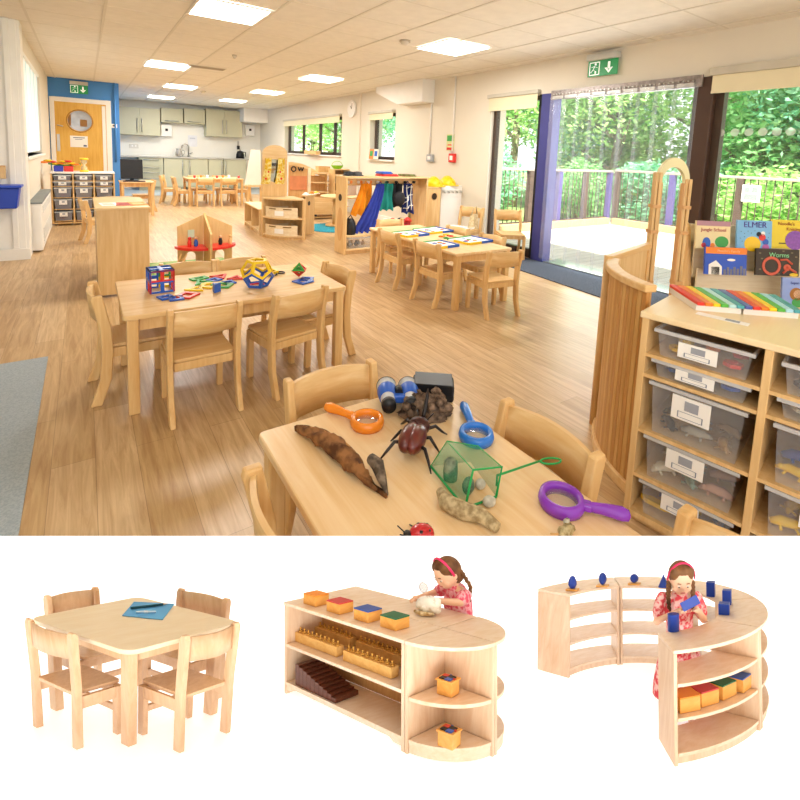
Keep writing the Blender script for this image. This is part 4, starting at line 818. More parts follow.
for k, (px, py, m, lb) in enumerate(((291, 192, YEL, 'yellow toy on top of the play cabinet'), (296, 193.5, ORA, 'orange toy food on top of the play cabinet'), (303, 194.5, PAPER, 'white toy plate on top of the play cabinet'))):
    q = PCB+PCD @ Vector((.06+.17*(2-k), .04, 0)); t = Thing('toy_food', lb, 'toy', (q.x, q.y, zc_+.001)); t.part('plate', MB().cyl((0, 0, 0), .06, 0, .008, 16), PAPER); t.part('food', MB().ball((0, 0, .008), (.045, .035, .035), 12, 5, zmin=0), m)
# wavy divider behind, with letters and salmon board
yv = 9.6; v0, v1 = ay(289, 165, yv), ay(327, 180, yv); wv = v1.x-v0.x; zt0 = ay(289, 162, yv).z; zt1 = ay(326, 173, yv).z
t = Thing('wavy_divider', 'wavy topped wooden room divider with a salmon board behind the mirror', 'divider', (v0.x, yv, 0))
top = [(wv*k/16, zt0+(zt1-zt0)*(k/16)+.04*math.sin(k/16*PI*1.6)) for k in range(17)]
t.part('wavy_rail', MB().prism([(p[0], p[1]-.07) for p in top]+top[::-1], 0, .04, 'y'), MAPLEX)
t.part('back_panel', MB().prism([(0, .1), (wv*.52, .1), (wv*.52, top[8][1]-.07)]+[(p[0], p[1]-.07) for p in top[:9][::-1]], .012, .03, 'y'), PLY)
t.part('salmon_board', MB().bx(.02, wv*.46, -.004, .012, ay(297, 190, yv).z, ay(297, 176, yv).z), plain('salmon', '#d58a5f', .7, var=.1))
t.part('post', MB().bx(wv*.48, wv*.55, -.03, .02, 0, top[8][1]-.03), plain('post_pale', '#f0e0c2', .5)); t.part('post', MB().bx(wv-.05, wv, -.03, .02, 0, zt1-.02), MAPLE)
for z in (.42, .62, .82): t.part('shelf', MB().bx(wv*.55, wv-.05, -.25, .02, z, z+.02), MAPLEX, bevel=.002)
t.part('bay_back', MB().bx(wv*.55, wv-.05, .005, .02, .1, zt1-.06), PLY)
lt = MB(); lt.torus((.10, -.012, .99), .05, .012, 16, 6, Matrix.Rotation(PI/2, 3, 'X')); lt.beam((.2, -.012, 1.03), (.23, -.012, .95), .02, .02).beam((.23, -.012, .95), (.26, -.012, 1.02), .02, .02).beam((.26, -.012, 1.02), (.29, -.012, .95), .02, .02).beam((.29, -.012, .95), (.32, -.012, 1.03), .02, .02)
lt.move(Matrix.Translation((0, 0, ay(297, 169, yv).z-.99))); t.part('letter_shapes', lt, BLACK)
# trough bench with toys
b0, b1 = at(310, 220, 0), at(336, 218, 0); 
t = Thing('toy_trough', 'wooden trough bench holding dark toys beside the round table', 'bench', (b0.x, b0.y, 0)); wb = b1.x-b0.x
t.part('front_board', MB().bx(0, wb, 0, .02, .1, .33), MAPLEX, bevel=.003); t.part('base_board', MB().bx(0, wb, .02, .3, .1, .12), MAPLEX); t.part('back_board', MB().bx(0, wb, .28, .3, .12, .4), MAPLEX); t.part('end_board', MB().bx(0, .02, .02, .28, 0, .36), MAPLE); t.part('end_board', MB().bx(wb-.02, wb, .02, .28, 0, .36), MAPLE); t.part('low_shelf', MB().bx(0.02, wb-.02, .02, .28, .03, .05), MAPLEX)
for k in range(6): solo('toy_vehicle', MB().cb((0, 0, .05), (.12, .07, .06)).cb((.0, 0, .1), (.06, .06, .05)).cyl((-.04, .0, .02), .02, -.04, .04, 10, Matrix.Rotation(PI/2, 3, 'X')).cyl((.04, 0, .02), .02, -.04, .04, 10, Matrix.Rotation(PI/2, 3, 'X')), (RED, plain('navy', '#27335f'), PAPER, BLACK, RED, plain('navy', '#27335f'))[k], 'small toy vehicle kept in the wooden trough bench', 'toy', (b0.x+.1+(wb-.2)/5*k, b0.y+.16, .1215 if k not in (0, 1) else .052), k, 'toys in the trough bench').scale = (.6,)*3
# bookcase further right
yb = 9.3; c0, c1 = ay(334.5, 170, yb), ay(349, 170, yb); wb = max(.5, c1.x-c0.x); zb = c0.z
t = Thing('open_bookcase', 'open wooden bookcase behind the dressing-up unit', 'bookcase', (c0.x, yb, 0))
t.part('side_panel', MB().bx(0, .02, 0, .3, 0, zb), MAPLE); t.part('side_panel', MB().bx(wb-.02, wb, 0, .3, 0, zb), MAPLE); t.part('back_panel', MB().bx(.02, wb-.02, .285, .3, 0, zb), PLY); t.part('top_panel', MB().bx(-.01, wb+.01, -.01, .3, zb, zb+.02), MAPLEX, bevel=.003)
for z in (.1, .42, .62, .8): t.part('shelf', MB().bx(.02, wb-.02, 0, .285, z, z+.02), MAPLEX)
for k, (dz, m) in enumerate(((.642, BASK), (.122, PAPER), (.442, BASK))):
    t = Thing('shelf_box', ['woven pale box on the middle shelf of the bookcase', 'white box on the bottom shelf of the bookcase', 'pale box on the lower shelf of the bookcase'][k], 'box', (c0.x+.2+.05*k, yb+.02, dz)); t.part('box_body', MB().bx(-.13, .13, 0, .2, 0, .1), m, bevel=.005); t.part('rim', MB().frame([(-.135, -.005), (.135, -.005), (.135, .205), (-.135, .205)], .93, .1, .108), MAPLE)
q = ay(340, 167, yb); t = Thing('green_basket', 'bright green basket with a handle on top of the bookcase', 'basket', (q.x, yb+.14, zb+.02)); t.part('bowl', MB().lathe([(.08, 0), (.14, .07), (.145, .075), (.08, .012), (0, .012)], (0, 0, 0), 20), plain('lime', '#8fcf2f', .5)); t.part('handle', MB().tube([(.13*math.cos(a), 0, .07+.1*math.sin(a)) for a in [k*PI/10 for k in range(11)]], .006), plain('lime2', '#7fbf2a', .5))
q = ay(325, 167, 9.95); t = Thing('wooden_crate', 'small wooden crate on the far shelf under the wide window', 'crate', (q.x, 9.97, zt1+.0)); t.part('box_body', MB().bx(-.14, .14, 0, .2, 0, .12), BEECH, bevel=.004); t.part('rim', MB().frame([(-.145, -.005), (.145, -.005), (.145, .205), (-.145, .205)], .93, .12, .13), PLY)
t = Thing('back_shelf', 'tall wooden shelf standing under the wide window', 'shelf', (q.x-.25, 9.95, 0)); t.part('side_panel', MB().bx(0, .02, 0, .3, 0, zt1-.02), MAPLE); t.part('side_panel', MB().bx(.5, .52, 0, .3, 0, zt1-.02), MAPLE); t.part('top_panel', MB().bx(0, .52, 0, .3, zt1-.02, zt1-.001), MAPLEX); t.part('shelf', MB().bx(.02, .5, 0, .3, .5, .52), MAPLEX)
# rug and pedestal table
q = at(333, 228); solo('round_rug', MB().cyl((0, 0, 0), .48, 0.001, .012, 48), speckle('rug_teal', '#1e7f97', '#3aa0b0', 60, .4, .65, .95), 'round teal rug on the floor under the pedestal table', 'rug', (q.x, q.y, 0))
q = at(335, 226); t = Thing('pedestal_table', 'round wooden pedestal table standing on the teal rug', 'table', (q.x, q.y, .012)); t.part('pedestal', MB().cyl((0, 0, 0), .05, .02, .5, 18), BEECH); t.part('foot', MB().cyl((0, 0, 0), .17, 0, .02, 28), BEECH); t.part('tabletop', MB().cyl((0.1, 0, 0), .36, .5, .525, 40), MAPLEX, bevel=.004); ptq = (q.x+.1, q.y, .537)
t = Thing('toy_bowl', 'pink and white toy bowl on the round pedestal table', 'bowl', (ptq[0]+.12, ptq[1]-.02, ptq[2])); t.part('bowl', MB().lathe([(.03, 0), (.07, .05), (.066, .05), (.03, .01), (0, .01)], (0, 0, 0), 18), plain('pinkbowl', '#e9a9a0', .5)); t.part('food', MB().ball((0, 0, .03), (.05, .05, .04), 12, 5, zmin=0), RED)

# ------------------------------------------------------------------ dressing-up unit
yd = 5.28; dl, dr_ = ay(346, 200, yd).x, ay(427.5, 200, yd).x; dz = ay(360, 176.5, yd).z; W = dr_-dl
t = Thing('dressing_up_unit', 'wooden dressing-up unit with a hook rail hung with costumes', 'cabinet', (dl, yd, 0)); DU = t
def holepanel(): 
    m = MB().bx(0, .022, 0, .3, 0, dz-.02); return m
t.part('side_panel', holepanel(), MAPLE, bevel=.003); t.part('side_panel', MB().bx(W-.022, W, 0, .3, 0, dz-.02), MAPLE, bevel=.003)
t.part('finger_hole', MB().cyl((-.001, .16, dz-.28), .045, -.002, .0, 20, Matrix.Rotation(PI/2, 3, 'Y')), BLACK); t.part('tall_slot', MB().prism([(.15+.08*math.cos(a), .38+.22*math.sin(a)) for a in [k*PI/12 for k in range(24)]], -.003, 0, 'x'), PLY)
t.part('top_shelf', MB().bx(-.01, W+.01, -.01, .3, dz-.022, dz), MAPLEX, bevel=.003); t.part('seat_shelf', MB().bx(.022, W-.022, 0, .3, .23, .25), MAPLEX, bevel=.003); t.part('bottom_shelf', MB().bx(.022, W-.022, 0, .3, .05, .07), MAPLEX, bevel=.003); t.part('plinth', MB().bx(.022, W-.022, .03, .05, 0, .05), MAPLE)
hr = t.part('hook_rail', MB().bx(.022, W-.022, .2, .22, dz-.13, dz-.04), BEECHX, bevel=.003)
for k in range(8):
    x = .12+k*(W-.24)/7; t.part('hook', MB().cyl((x, .2, dz-.085), .018, 0, .03, 14, Matrix.Rotation(PI/2, 3, 'X')).tube([(x, .2, dz-.085), (x, .155, dz-.09), (x, .15, dz-.07)], .007), BLACK if k > 3 else PAPER, hr)
    if k < 4: t.part('picture_spot', MB().cyl((x+.05, .199, dz-.085), .022, 0, .002, 14, Matrix.Rotation(PI/2, 3, 'X')), ORA, hr)
def costume(name, label, x, w0, w1, z1, z0, m, y=.12, shift=0, folds=4, trim=None, ph=0):
    "cloth hung from the rail; w0 width at hook, w1 at hem"
    c = Thing(name, label, 'costume', (dl+x, yd+y, 0))
    fn = lambda u, v, o=0: ((u-.5)*(w0+(w1-w0)*(1-v)**.8)+shift*(1-v)**1.3, .022*math.sin(u*folds*2*PI+ph)*(1-.5*v)+.01*math.sin(v*7+u*5)-o, z0+v*(z1-z0)+(.012*math.sin(u*folds*2*PI))*(1-v))
    b = MB().sheet(lambda u, v: fn(u, v), 36, 12); a = MB().sheet(lambda u, v: fn(u, v, -.012), 36, 12); b.add(a.v, a.f, True)
    c.part('cloth', b, m)
    c.part('hanging_loop', MB().tube([(-.03, 0, z1-.01), (0, .02, z1+.03), (.03, 0, z1-.01)], .006), m)
    if trim: trim(c, fn)
    return c
zr = dz-.1; NAVY = plain('navy_cloth', '#20306f', .85, var=.15, scale=14); fx = lambda px: ay(px, 200, yd).x-dl; fz = lambda py: ay(380, py, yd).z
costume('orange_tabard', 'orange tabard hanging first on the hook rail', fx(371), .14, .30, zr, fz(216), plain('cloth_orange', '#f0981c', .85, var=.14, scale=10), .13, -.08, 3)
costume('blue_cape', 'royal blue cape hanging and trailing over the seat shelf', fx(382), .1, .30, zr-.0, .27, plain('cloth_blue', '#2c3ea0', .8, var=.16, scale=9), .05, -.24, 4)
costume('teal_tunic', 'teal green tunic hanging in the middle of the hook rail', fx(391), .22, .27, zr, fz(212), TEAL, .13, 0, 3, ph=1)
def blk(c, fn): c.part('round_collar', MB().ball((.02, -.03, fz(200)), (.10, .045, .10), 16, 10), plain('black_cloth2', '#1d1d22', .7))
costume('black_costume', 'black costume with a rounded front hanging beside the teal tunic', fx(402), .17, .2, zr, fz(209), plain('black_cloth', '#1b1c22', .85, var=.2), .13, .0, 2, blk, ph=2)
def chk(c, fn):
    m = MB()
    for (a, b, p, q) in ((.1, .15, .9, .3), (.1, .5, .9, .65), (.2, .85, .9, .9), (.3, .1, .25, .95), (.7, .1, .75, .95), (.05, .3, .6, .6)): m.tube([Vector(fn(a+(p-a)*k/8, b+(q-b)*k/8, .014)) for k in range(9)], .006, 5)
    c.part('white_bands', m, PAPER)
costume('checked_costume', 'navy costume crossed with white bands at the end of the rail', fx(413), .13, .2, zr, fz(216), NAVY, .13, .02, 2, chk, ph=.5)
q = Vector((dl+fx(362), yd+.3, 0)); t = Thing('white_sheet', 'white paper sheet hanging behind the orange tabard', 'paper', (dl+fx(360), yd+.27, fz(197))); t.part('sheet', MB().bx(-.09, .09, 0, .005, 0, .19), PAPER); t.part('peg', MB().bx(-.015, .015, -.01, .005, .17, .21), BEECH)
t = Thing('black_bag', 'black bag slumped at the left end of the seat shelf', 'bag', (dl+.115, yd+.1, .251)); t.part('sack', MB().lathe([(.075, 0), (.085, .06), (.075, .15), (.05, .2), (0, .21)], (0, 0, 0), 18), BLACK); t.part('handle', MB().tube([(-.05, 0, .18), (0, -.02, .25), (.05, 0, .18)], .008), BLACK)
t = Thing('red_basket', 'red slotted basket of dressing-up things on the seat shelf', 'basket', (dl+fx(404), yd+.1, .25)); t.part('basket_body', MB().bx(-.26, .2, 0, .18, 0.001, .12), plain('basket_red', '#cf3a3f', .5, var=.2, scale=60), bevel=.01); t.part('rim', MB().frame([(-.27, -.01), (.21, -.01), (.21, .19), (-.27, .19)], .94, .12, .135), RED); t.part('slots', MB().bx(-.24, .18, -.002, 0, .03, .04).bx(-.24, .18, -.002, 0, .06, .07).bx(-.24, .18, -.002, 0, .09, .1), plain('slot_red', '#8e2226', .6))
for k in range(4): solo('soft_hat', MB().ball((0, 0, 0), (.052, .05, .05), 14, 6, zmin=0).torus((0, 0, .004), .05, .008, 16, 6), (PAPER, RED, BLACK, RED)[k], ('white soft hat lying in the red basket', 'red soft hat in the middle of the red basket', 'black soft hat lying in the red basket', 'red soft hat at the wall end of the red basket')[k], 'hat', (dl+fx(390+7.5*k), yd+.1, .386))
for a, b, k in ((351, 374, 0), (383, 397, 1)):
    x0, x1 = fx(a), fx(b); t = Thing('clear_crate', ['clear plastic crate of small items under the blue cape', 'clear plastic crate at the middle of the bottom shelf'][k], 'crate', (dl+(x0+x1)/2, yd+.03, .071)); w_ = x1-x0; b_, r_ = tray(w_, .25, .14); t.part('tray_body', b_, TRAYP); t.part('tray_rim', r_, TRAYRIM)
    for j in range(5): solo('crate_toy', MB().ball((0, 0, .03), (.035, .03, .03), 10, 6).cyl((0, 0, .05), .015, 0, .03, 8), (plain('toy_grey', '#a9a79c'), plain('toy_tan', '#b08b55'), BLACK)[j % 3], 'small grey and brown toy inside the '+['crate under the blue cape', 'middle bottom shelf crate'][k], 'toy', (dl+(x0+x1)/2+w_*(-.3+.15*j), yd+.14+.04*(j % 2), .076), j, ['toys in the crate under the cape', 'toys in the middle crate'][k])
HATM = [('black_hat', 'flat black hat on top of the dressing-up unit', 354, BLACK), ('grey_hat', 'flat grey cap on top of the dressing-up unit', 362, plain('hat_grey', '#4e4c4b', .8))]
for nm, lb, px, m in HATM: h = Thing(nm, lb, 'hat', (dl+fx(px), yd+.15, dz)); h.part('brim', MB().cyl((0, 0, 0), .085, 0.001, .012, 24), m); h.part('crown', MB().lathe([(.065, .012), (.06, .05), (0, .06)], (0, 0, 0), 20), m)
for nm, lb, px, m, w_, z_ in (('folded_cloth', 'folded red cloth on top of the dressing-up unit', 392, RED, .28, 0), ('folded_cloth', 'folded blue cloth lying on the red cloth', 389, BLU, .18, .032), ('folded_cloth', 'folded brown and green cloth at the right end of the dressing-up unit top', 412, speckle('camo', '#6d5a3c', '#7f8a55', 30, .45, .55), .22, 0)):
    solo(nm, MB().prism(rrect(-w_/2, w_/2, -.1, .1, .03), 0.001, .016).prism(rrect(-w_/2+.01, w_/2-.015, -.09, .095, .03), .016, .03), m, lb, 'cloth', (dl+fx(px), yd+.15, dz+z_), .1, bevel=.005)
# tall box with hole, hats, apron board
yh = 5.33; h0, h1, h2 = ay(428, 190, yh), ay(441, 190, yh), ay(434, 188.5, yh)
t = Thing('tall_wooden_box', 'tall wooden box with a round dark hole beside the dressing-up unit', 'cabinet', (h0.x, yh, 0)); w = h1.x-h0.x
t.part('front_panel', MB().bx(0, w, 0, .02, 0, h2.z), BEECH, bevel=.003); t.part('side_panel', MB().bx(w-.02, w, .02, .4, 0, h2.z), BEECH); t.part('side_panel', MB().bx(0, .02, .02, .4, 0, h2.z), BEECH); t.part('top_panel', MB().bx(-.005, w+.005, -.005, .4, h2.z, h2.z+.02), BEECHX, bevel=.003); t.part('round_hole', MB().cyl((w*.5, -.001, ay(434, 196.5, yh).z), .05, 0, .002, 24, Matrix.Rotation(PI/2, 3, 'X')), plain('hole_dark', '#3a2b1c', .9)); t.part('hole_ring', MB().torus((w*.5, -.001, ay(434, 196.5, yh).z), .052, .006, 24, 6, Matrix.Rotation(PI/2, 3, 'X')), PLY)
def hardhat(x, y, z, lb):
    t = Thing('hard_hat', lb, 'hat', (x, y, z)); t.part('shell', MB().ball((0, 0, .0), (.125, .15, .13), 22, 8, zmin=0.02), YEL); t.part('brim', MB().prism([(.135*math.cos(a), .16*math.sin(a)-(.05 if math.sin(a) < -.5 else 0)) for a in [k*2*PI/24 for k in range(24)]], .0, .01), YEL); t.part('ridge', MB().tube([(0, .15*math.cos(a), .133*math.sin(a)) for a in [.3+k*.25 for k in range(11)]], .014), YEL)
hardhat(ay(433.5, 188, yh+.18).x, yh+.18, h2.z+.021, 'yellow hard hat on the tall wooden box')
yw = 5.44; a0, a1 = ay(441.5, 190, yw), ay(462, 190, yw); za = ay(452, 186, yw).z; w = a1.x-a0.x
t = Thing('coat_board', 'white upright board with a row of hooks beside the tall wooden box', 'board', (a0.x, yw, 0)); t.part('board', MB().bx(0, w, 0, .03, .12, za), WHITE, bevel=.006); t.part('foot', MB().bx(.02, .05, -.1, .15, 0, .12), WHITE); t.part('foot', MB().bx(w-.05, w-.02, -.1, .15, 0, .12), WHITE); hb_ = t.part('hook_strip', MB().bx(.01, w-.01, -.008, 0, za-.1, za-.06), plain('strip_grey', '#d6d2c8', .5))
for k in range(5): t.part('hook', MB().tube([(.04+k*(w-.08)/4, -.008, za-.08), (.04+k*(w-.08)/4, -.04, za-.1), (.04+k*(w-.08)/4, -.045, za-.07)], .006, 6), STEEL, hb_)
t.part('back_ledge', MB().bx(0, w, .03, .3, za-.02, za), WHITE)
hardhat(ay(447, 181, yw+.18).x, yw+.17, za+.001, 'yellow hard hat on the white hook board')
q = Vector((4.72, 5.9, 0)); solo('cork_board', MB().bx(-.25, .1, -.02, .02, 0, ay(461, 181, 5.6).z).bx(-.25, -.2, -.1, .1, 0, .03).bx(.05, .1, -.1, .1, 0, .03), plain('olive_board', '#8f8353', .8), 'olive brown board standing behind the white hook board', 'board', (q.x, 6.4, 0))
# easel by the kitchen
q = at(253, 205); e = Thing('painting_easel', 'white painting easel standing between the kitchen and the mirror', 'easel', (ay(254, 180, 10.6).x, 10.6, 0)); zt_e = ay(254, 150, 10.6).z; we = (ay(261, 170, 10.6).x-ay(247, 170, 10.6).x)/2
e.part('board', MB().prism([(-we-.06, .5), (we, .5), (we-.02, zt_e), (-we+.08, zt_e)], -.02, .0, 'y'), WHITE, bevel=.005); e.part('leg', MB().beam((-we, .0, 0), (-we+.1, 0, zt_e), .035, .035), MAPLE); e.part('leg', MB().beam((we, 0, 0), (we-.03, 0, zt_e), .035, .035), MAPLE); e.part('leg', MB().beam((0, .5, 0), (0, .02, zt_e), .035, .035), MAPLE); e.part('paint_ledge', MB().bx(-we-.08, we+.04, -.1, 0, .46, .49), MAPLEX)
# books and plants on the far sill
yy = ax(312, 153, XR-.08).y; t = Thing('sill_planter', 'wooden planter box on the sill of the wide window', 'planter', (XR-.09, yy, W2[2])); t.part('box_body', MB().bx(-.06, .06, -.4, .35, 0, .09), BEECH, bevel=.004)
t.part('leafy_plant', MB().tube([(0, 0, .09), (0, .05, .3)], .008).tube([(0, -.1, .09), (-.03, -.2, .26)], .008).tube([(0, .1, .09), (0, .2, .24)], .008).ball((0, .06, .32), (.03, .07, .03), 8, 5).ball((-.03, -.2, .28), (.03, .08, .03), 8, 5).ball((0, .2, .25), (.03, .07, .03), 8, 5), plain('leaf_dark', '#4d6b3a', .7))
for k, (px, m, lb) in enumerate(((372.5, plain('card_orange', '#d98a4a', .6), 'orange picture card leaning on the small window sill'), (377, plain('card_cream', '#e8e0cc', .6), 'cream picture card leaning on the small window sill'))):
    q = ax(px, 155, XR-.06); t = Thing('picture_card', lb, 'card', (XR-.08, q.y, W3[2])); t.part('card', MB().cb((0, 0, .1), (.01, .17, .2), Matrix.Rotation(.1, 3, 'Y')), m); t.part('printed_picture', MB().cb((-.008, 0, .11), (.004, .1, .1), Matrix.Rotation(.1, 3, 'Y')), (GRN, BLU)[k])

# ------------------------------------------------------------------ curved bamboo screen, arch window and book rack
BAMB = planks('bamboo', ('#d79a4e', '#b8752f', '#c99a66', '#ffffff'), .034, 3.0, .0012, 'z', .38, 1.6, cm='#8f5c24')
pc = (2.29, .752); prd = .55; ph_ = .85
t = Thing('curved_screen', 'curved bamboo slat play screen beside the chime bar cabinet', 'screen', (pc[0], pc[1], 0))
A0, A1 = 112, 162.5
for k in range(20):
    a0 = A0+(A1-A0)*k/20; a1 = A0+(A1-A0)*(k+1)/20-.25
    t.part('slat', MB().strip(arc(0, 0, prd, a0, a1, 2), .016, .045, ph_-.03), wood('bamboo_%d' % (k % 4), *(('#c08a46', '#d9ad6c'), ('#b98040', '#d2a05e'), ('#c99650', '#e2b878'), ('#b47a3a', '#cc9856'))[k % 4], s=1.4))
t.part('top_rail', MB().strip(arc(0, 0, prd, A0-2, A1+1, 20), .055, ph_-.03, ph_), BEECHX, bevel=.006); t.part('bottom_rail', MB().strip(arc(0, 0, prd, A0-2, A1+1, 20), .045, 0.0, .045), BEECHX, bevel=.004)
pp = (prd*math.cos(rad(A0)), prd*math.sin(rad(A0))); t.part('end_post', MB().cyl((pp[0], pp[1]+.03, 0), .02, 0, ph_+.01, 16), BEECH)
s0 = Vector((pc[0]+pp[0]+.03, pc[1]+pp[1]+.05, 0)); s1_ = at(651, 242, ph_); s1_.z = 0
ang = math.atan2(s1_.y-s0.y, s1_.x-s0.x); Ls = (s1_-s0).length-.04
t = Thing('straight_screen', 'straight pale wooden screen panel joining the curved screen to the arch', 'screen', s0, ang)
t.part('board', MB().bx(.02, Ls, -.012, .012, .05, ph_-.03), MAPLE); t.part('top_rail', MB().bx(0, Ls, -.02, .02, ph_-.03, ph_), BEECHX, bevel=.004); t.part('bottom_rail', MB().bx(0, Ls, -.02, .02, 0, .05), BEECHX); t.part('inner_frame', MB().bx(.03, .06, -.018, -.012, .05, ph_-.04).bx(Ls-.05, Ls-.02, -.018, -.012, .05, ph_-.04), BEECH)
dcam = Vector((.553, .825, 0)); dep = (s1_).dot(dcam)+.03
def ad(px, py, d): r = ray(px, py); return EYEV+r*(d/r.dot(dcam))
al, ar, atop = ad(649, 230, dep), ad(685, 230, dep), ad(672, 157.5, dep); zsh = ad(654, 182, dep).z; wA = math.hypot(ar.x-al.x, ar.y-al.y); angA = math.atan2(ar.y-al.y, ar.x-al.x)
PINE = wood('pine', '#c59a5e', '#e6c48a', s=1.8)
t = Thing('arch_frame', 'tall wooden arch frame standing open in front of the garden doorway', 'arch', (al.x, al.y, 0), angA); pw_ = .038
for x0, zt2 in ((0, ad(655, 172, dep).z), (wA-pw_, ad(687, 179, dep).z)):
    t.part('post', MB().bx(x0, x0+pw_*.45, -.02, .02, 0, zt2).bx(x0+pw_*.5, x0+pw_, -.024, .024, 0, zt2), PINE, bevel=.004)
    for z in (.3, .6, .9, 1.05): t.part('joint_block', MB().bx(x0-.004, x0+pw_+.004, -.03, .03, z, z+.02), PLY)
ri = wA/2-pw_; ro = wA/2-.012; zs = zsh; hA = atop.z-zs
t.part('arch_head', MB().prism([(wA/2+ro*math.cos(a), zs+hA*math.sin(a)) for a in [k*PI/18 for k in range(19)]]+[(wA/2+ri*math.cos(a), zs+(hA-.055)*math.sin(a)) for a in [PI-k*PI/18 for k in range(19)]], -.016, .016, 'y'), plain('arch_pale', '#e8dfae', .45))
t.part('inner_lining', MB().bx(pw_, pw_+.006, -.02, .02, 0, zs).bx(wA-pw_-.006, wA-pw_, -.02, .02, 0, zs), PLY)
t.part('sill_bar', MB().bx(0, wA, -.02, .02, 0.0, .04), PINE)
# book rack
rd = 2.9; rw = ad(700, 300, rd); rl = ad(690, 225, rd+.14); camr = Vector((.8325, -.5525, 0)); angR = math.atan2(camr.y, camr.x)
rbase = ad(690.5, 300, rd+.14); RB0 = Vector((rbase.x, rbase.y, 0)); WR = .98
RACK = wood('rack_ply', '#d9c49c', '#efe2c6', axis=0)
zrt = rl.z
t = Thing('book_rack', 'wooden tiered book rack facing the room beside the arch', 'rack', RB0, angR)
side = [(-.03, 0), (.17, 0), (.17, zrt), (.14, zrt), (.11, zrt-.04), (.04, .5), (-.015, .3)]
t.part('side_panel', MB().prism(side, 0, .02, 'x'), BEECH, bevel=.003); t.part('side_panel', MB().prism(side, WR, WR+.02, 'x'), BEECH, bevel=.003)
def rz_(py, y): return ad(745, py, rd+y).z
T_ = [(.0, rz_(320, 0)-.1, rz_(275.5, .0)), (.055, rz_(275, .05)-.06, rz_(247, .055)), (.115, rz_(247, .1), rz_(229, .115))]
for k, (y0, z0, z1) in enumerate(T_):
    t.part('tier_board', MB().cb(((WR+.02)/2, y0, (z0+z1)/2), (WR-.02, .012, z1-z0)), RACK); t.part('tier_ledge', MB().bx(.02, WR, y0, y0+.05, z0, z0+.012), RACK)
t.part('back_board', MB().bx(.02, WR, .155, .168, 0, zrt-.01), RACK); t.part('base_board', MB().bx(.02, WR, 0, .155, 0.0, .02), RACK)
RMT = Matrix.Rotation(angR, 3, 'Z')
def book(pxl, pxr, pyt, pyb, y, cover, label, deco=None, title=None, tcol='#ffffff', tz=.8, tsz=.2, titles=None):
    d = rd+y; A = ad(pxl, pyb, d); B = ad(pxr, pyb, d); Tp = ad((pxl+pxr)/2, pyt, d); w = math.hypot(B.x-A.x, B.y-A.y); h = Tp.z-(A.z+B.z)/2
    t = Thing('picture_book', label, 'book', ((A.x+B.x)/2, (A.y+B.y)/2, min(A.z, B.z)), angR+0)
    lean = Matrix.Rotation(-rad(7), 3, 'X'); P = lambda m: m.move(lean)
    t.part('pages', P(MB().bx(-w/2+.003, w/2-.003, .003, .012, .003, h-.003)), PAPER); cv = t.part('cover', P(MB().bx(-w/2, w/2, 0, .003, 0, h).bx(-w/2, w/2, .012, .014, 0, h)), plain(*cover))
    t.part('spine', P(MB().bx(-w/2-.003, -w/2, 0, .014, 0, h)), plain(*cover))
    for (nm, fn, m) in (deco or []): t.part(nm, P(fn(MB(), w, h)), m, cv)
    for (s, zf, sz, col, xo) in (titles or []):
        tm = text_mb(s, h*sz); tm.move(Matrix.Rotation(PI/2, 3, 'X')); tm.move(Matrix.Translation((xo*w, -.002, h*zf)).to_4x4()) if False else [v.__iadd__(Vector((xo*w, -.0022, h*zf))) for v in tm.v]
        t.part('lettering', P(tm), plain('ink_'+col.strip('#'), col, .5), cv)
    return t
disc = lambda x, z, rx, rz=None: (lambda m, w, h: m.prism([(x*w+rx*w*math.cos(a), z*h+(rz or rx)*w*math.sin(a)) for a in [k*PI/10 for k in range(20)]], -.0018, -.0003, 'y'))
box = lambda x0, x1, z0, z1: (lambda m, w, h: m.bx(x0*w, x1*w, -.0012, -.0002, z0*h, z1*h))
book(696, 730, 220.5, 248, .09, ('cov_cream', '#ead9a8', .5), 'cream picture book with a green creature at the left of the top tier', [('cover_band', box(-.5, .5, .82, 1), plain('band_mauve', '#b48a96', .5)), ('green_shape', disc(.25, .25, .2, .17), GRN), ('blue_shape', disc(-.2, .2, .12, .17), BLU), ('red_shape', disc(-.28, .12, .07), RED), ('orange_shape', disc(-.02, .12, .07), ORA)], titles=[('Jungle School', .68, .17, '#b03a52', 0)])
book(737, 771.5, 220, 250, .09, ('cov_sky', '#7fb9e6', .5), 'light blue picture book titled ELMER on the top tier', [('yellow_shape', disc(-.06, .22, .24, .22), YEL), ('orange_base', box(-.42, .5, 0, .06), ORA), ('red_patch', disc(.22, .45, .1), RED), ('black_patch', disc(.12, .55, .07), BLACK), ('white_patch', disc(.24, .58, .06), PAPER), ('blue_patch', disc(.32, .3, .09), BLU), ('pink_patch', disc(.33, .12, .1), plain('patch_pink', '#c66bb0', .5)), ('dot_pattern', lambda m, w, h: [m.prism([(x*w+.012*w*math.cos(a), z*h+.012*w*math.sin(a)) for a in range(6)], -.001, -.0002, 'y') for x, z in ((-.4, .62), (-.3, .56), (-.2, .64), (-.1, .58), (-.42, .4), (-.36, .3), (.42, .6), (0, .66), (-.3, .45), (.4, .45))] and m, BLACK)], titles=[('ELMER', .85, .27, '#4a2f8f', 0)])
book(771.8, 806, 219.5, 248, .095, ('cov_yellow', '#e6cf3a', .5), 'yellow picture book with a purple ball of wool on the top tier', [('purple_ball', disc(.18, .3, .3, .28), plain('wool_purple', '#8c5ab0', .6, var=.15, scale=60)), ('dark_dots', lambda m, w, h: m.bx(-.3*w, -.1*w, -.001, 0, .16*h, .2*h), BLACK)], titles=[('Noodle\'s', .86, .16, '#a04a2a', -.1), ('Knitting', .68, .16, '#a04a2a', .12)])
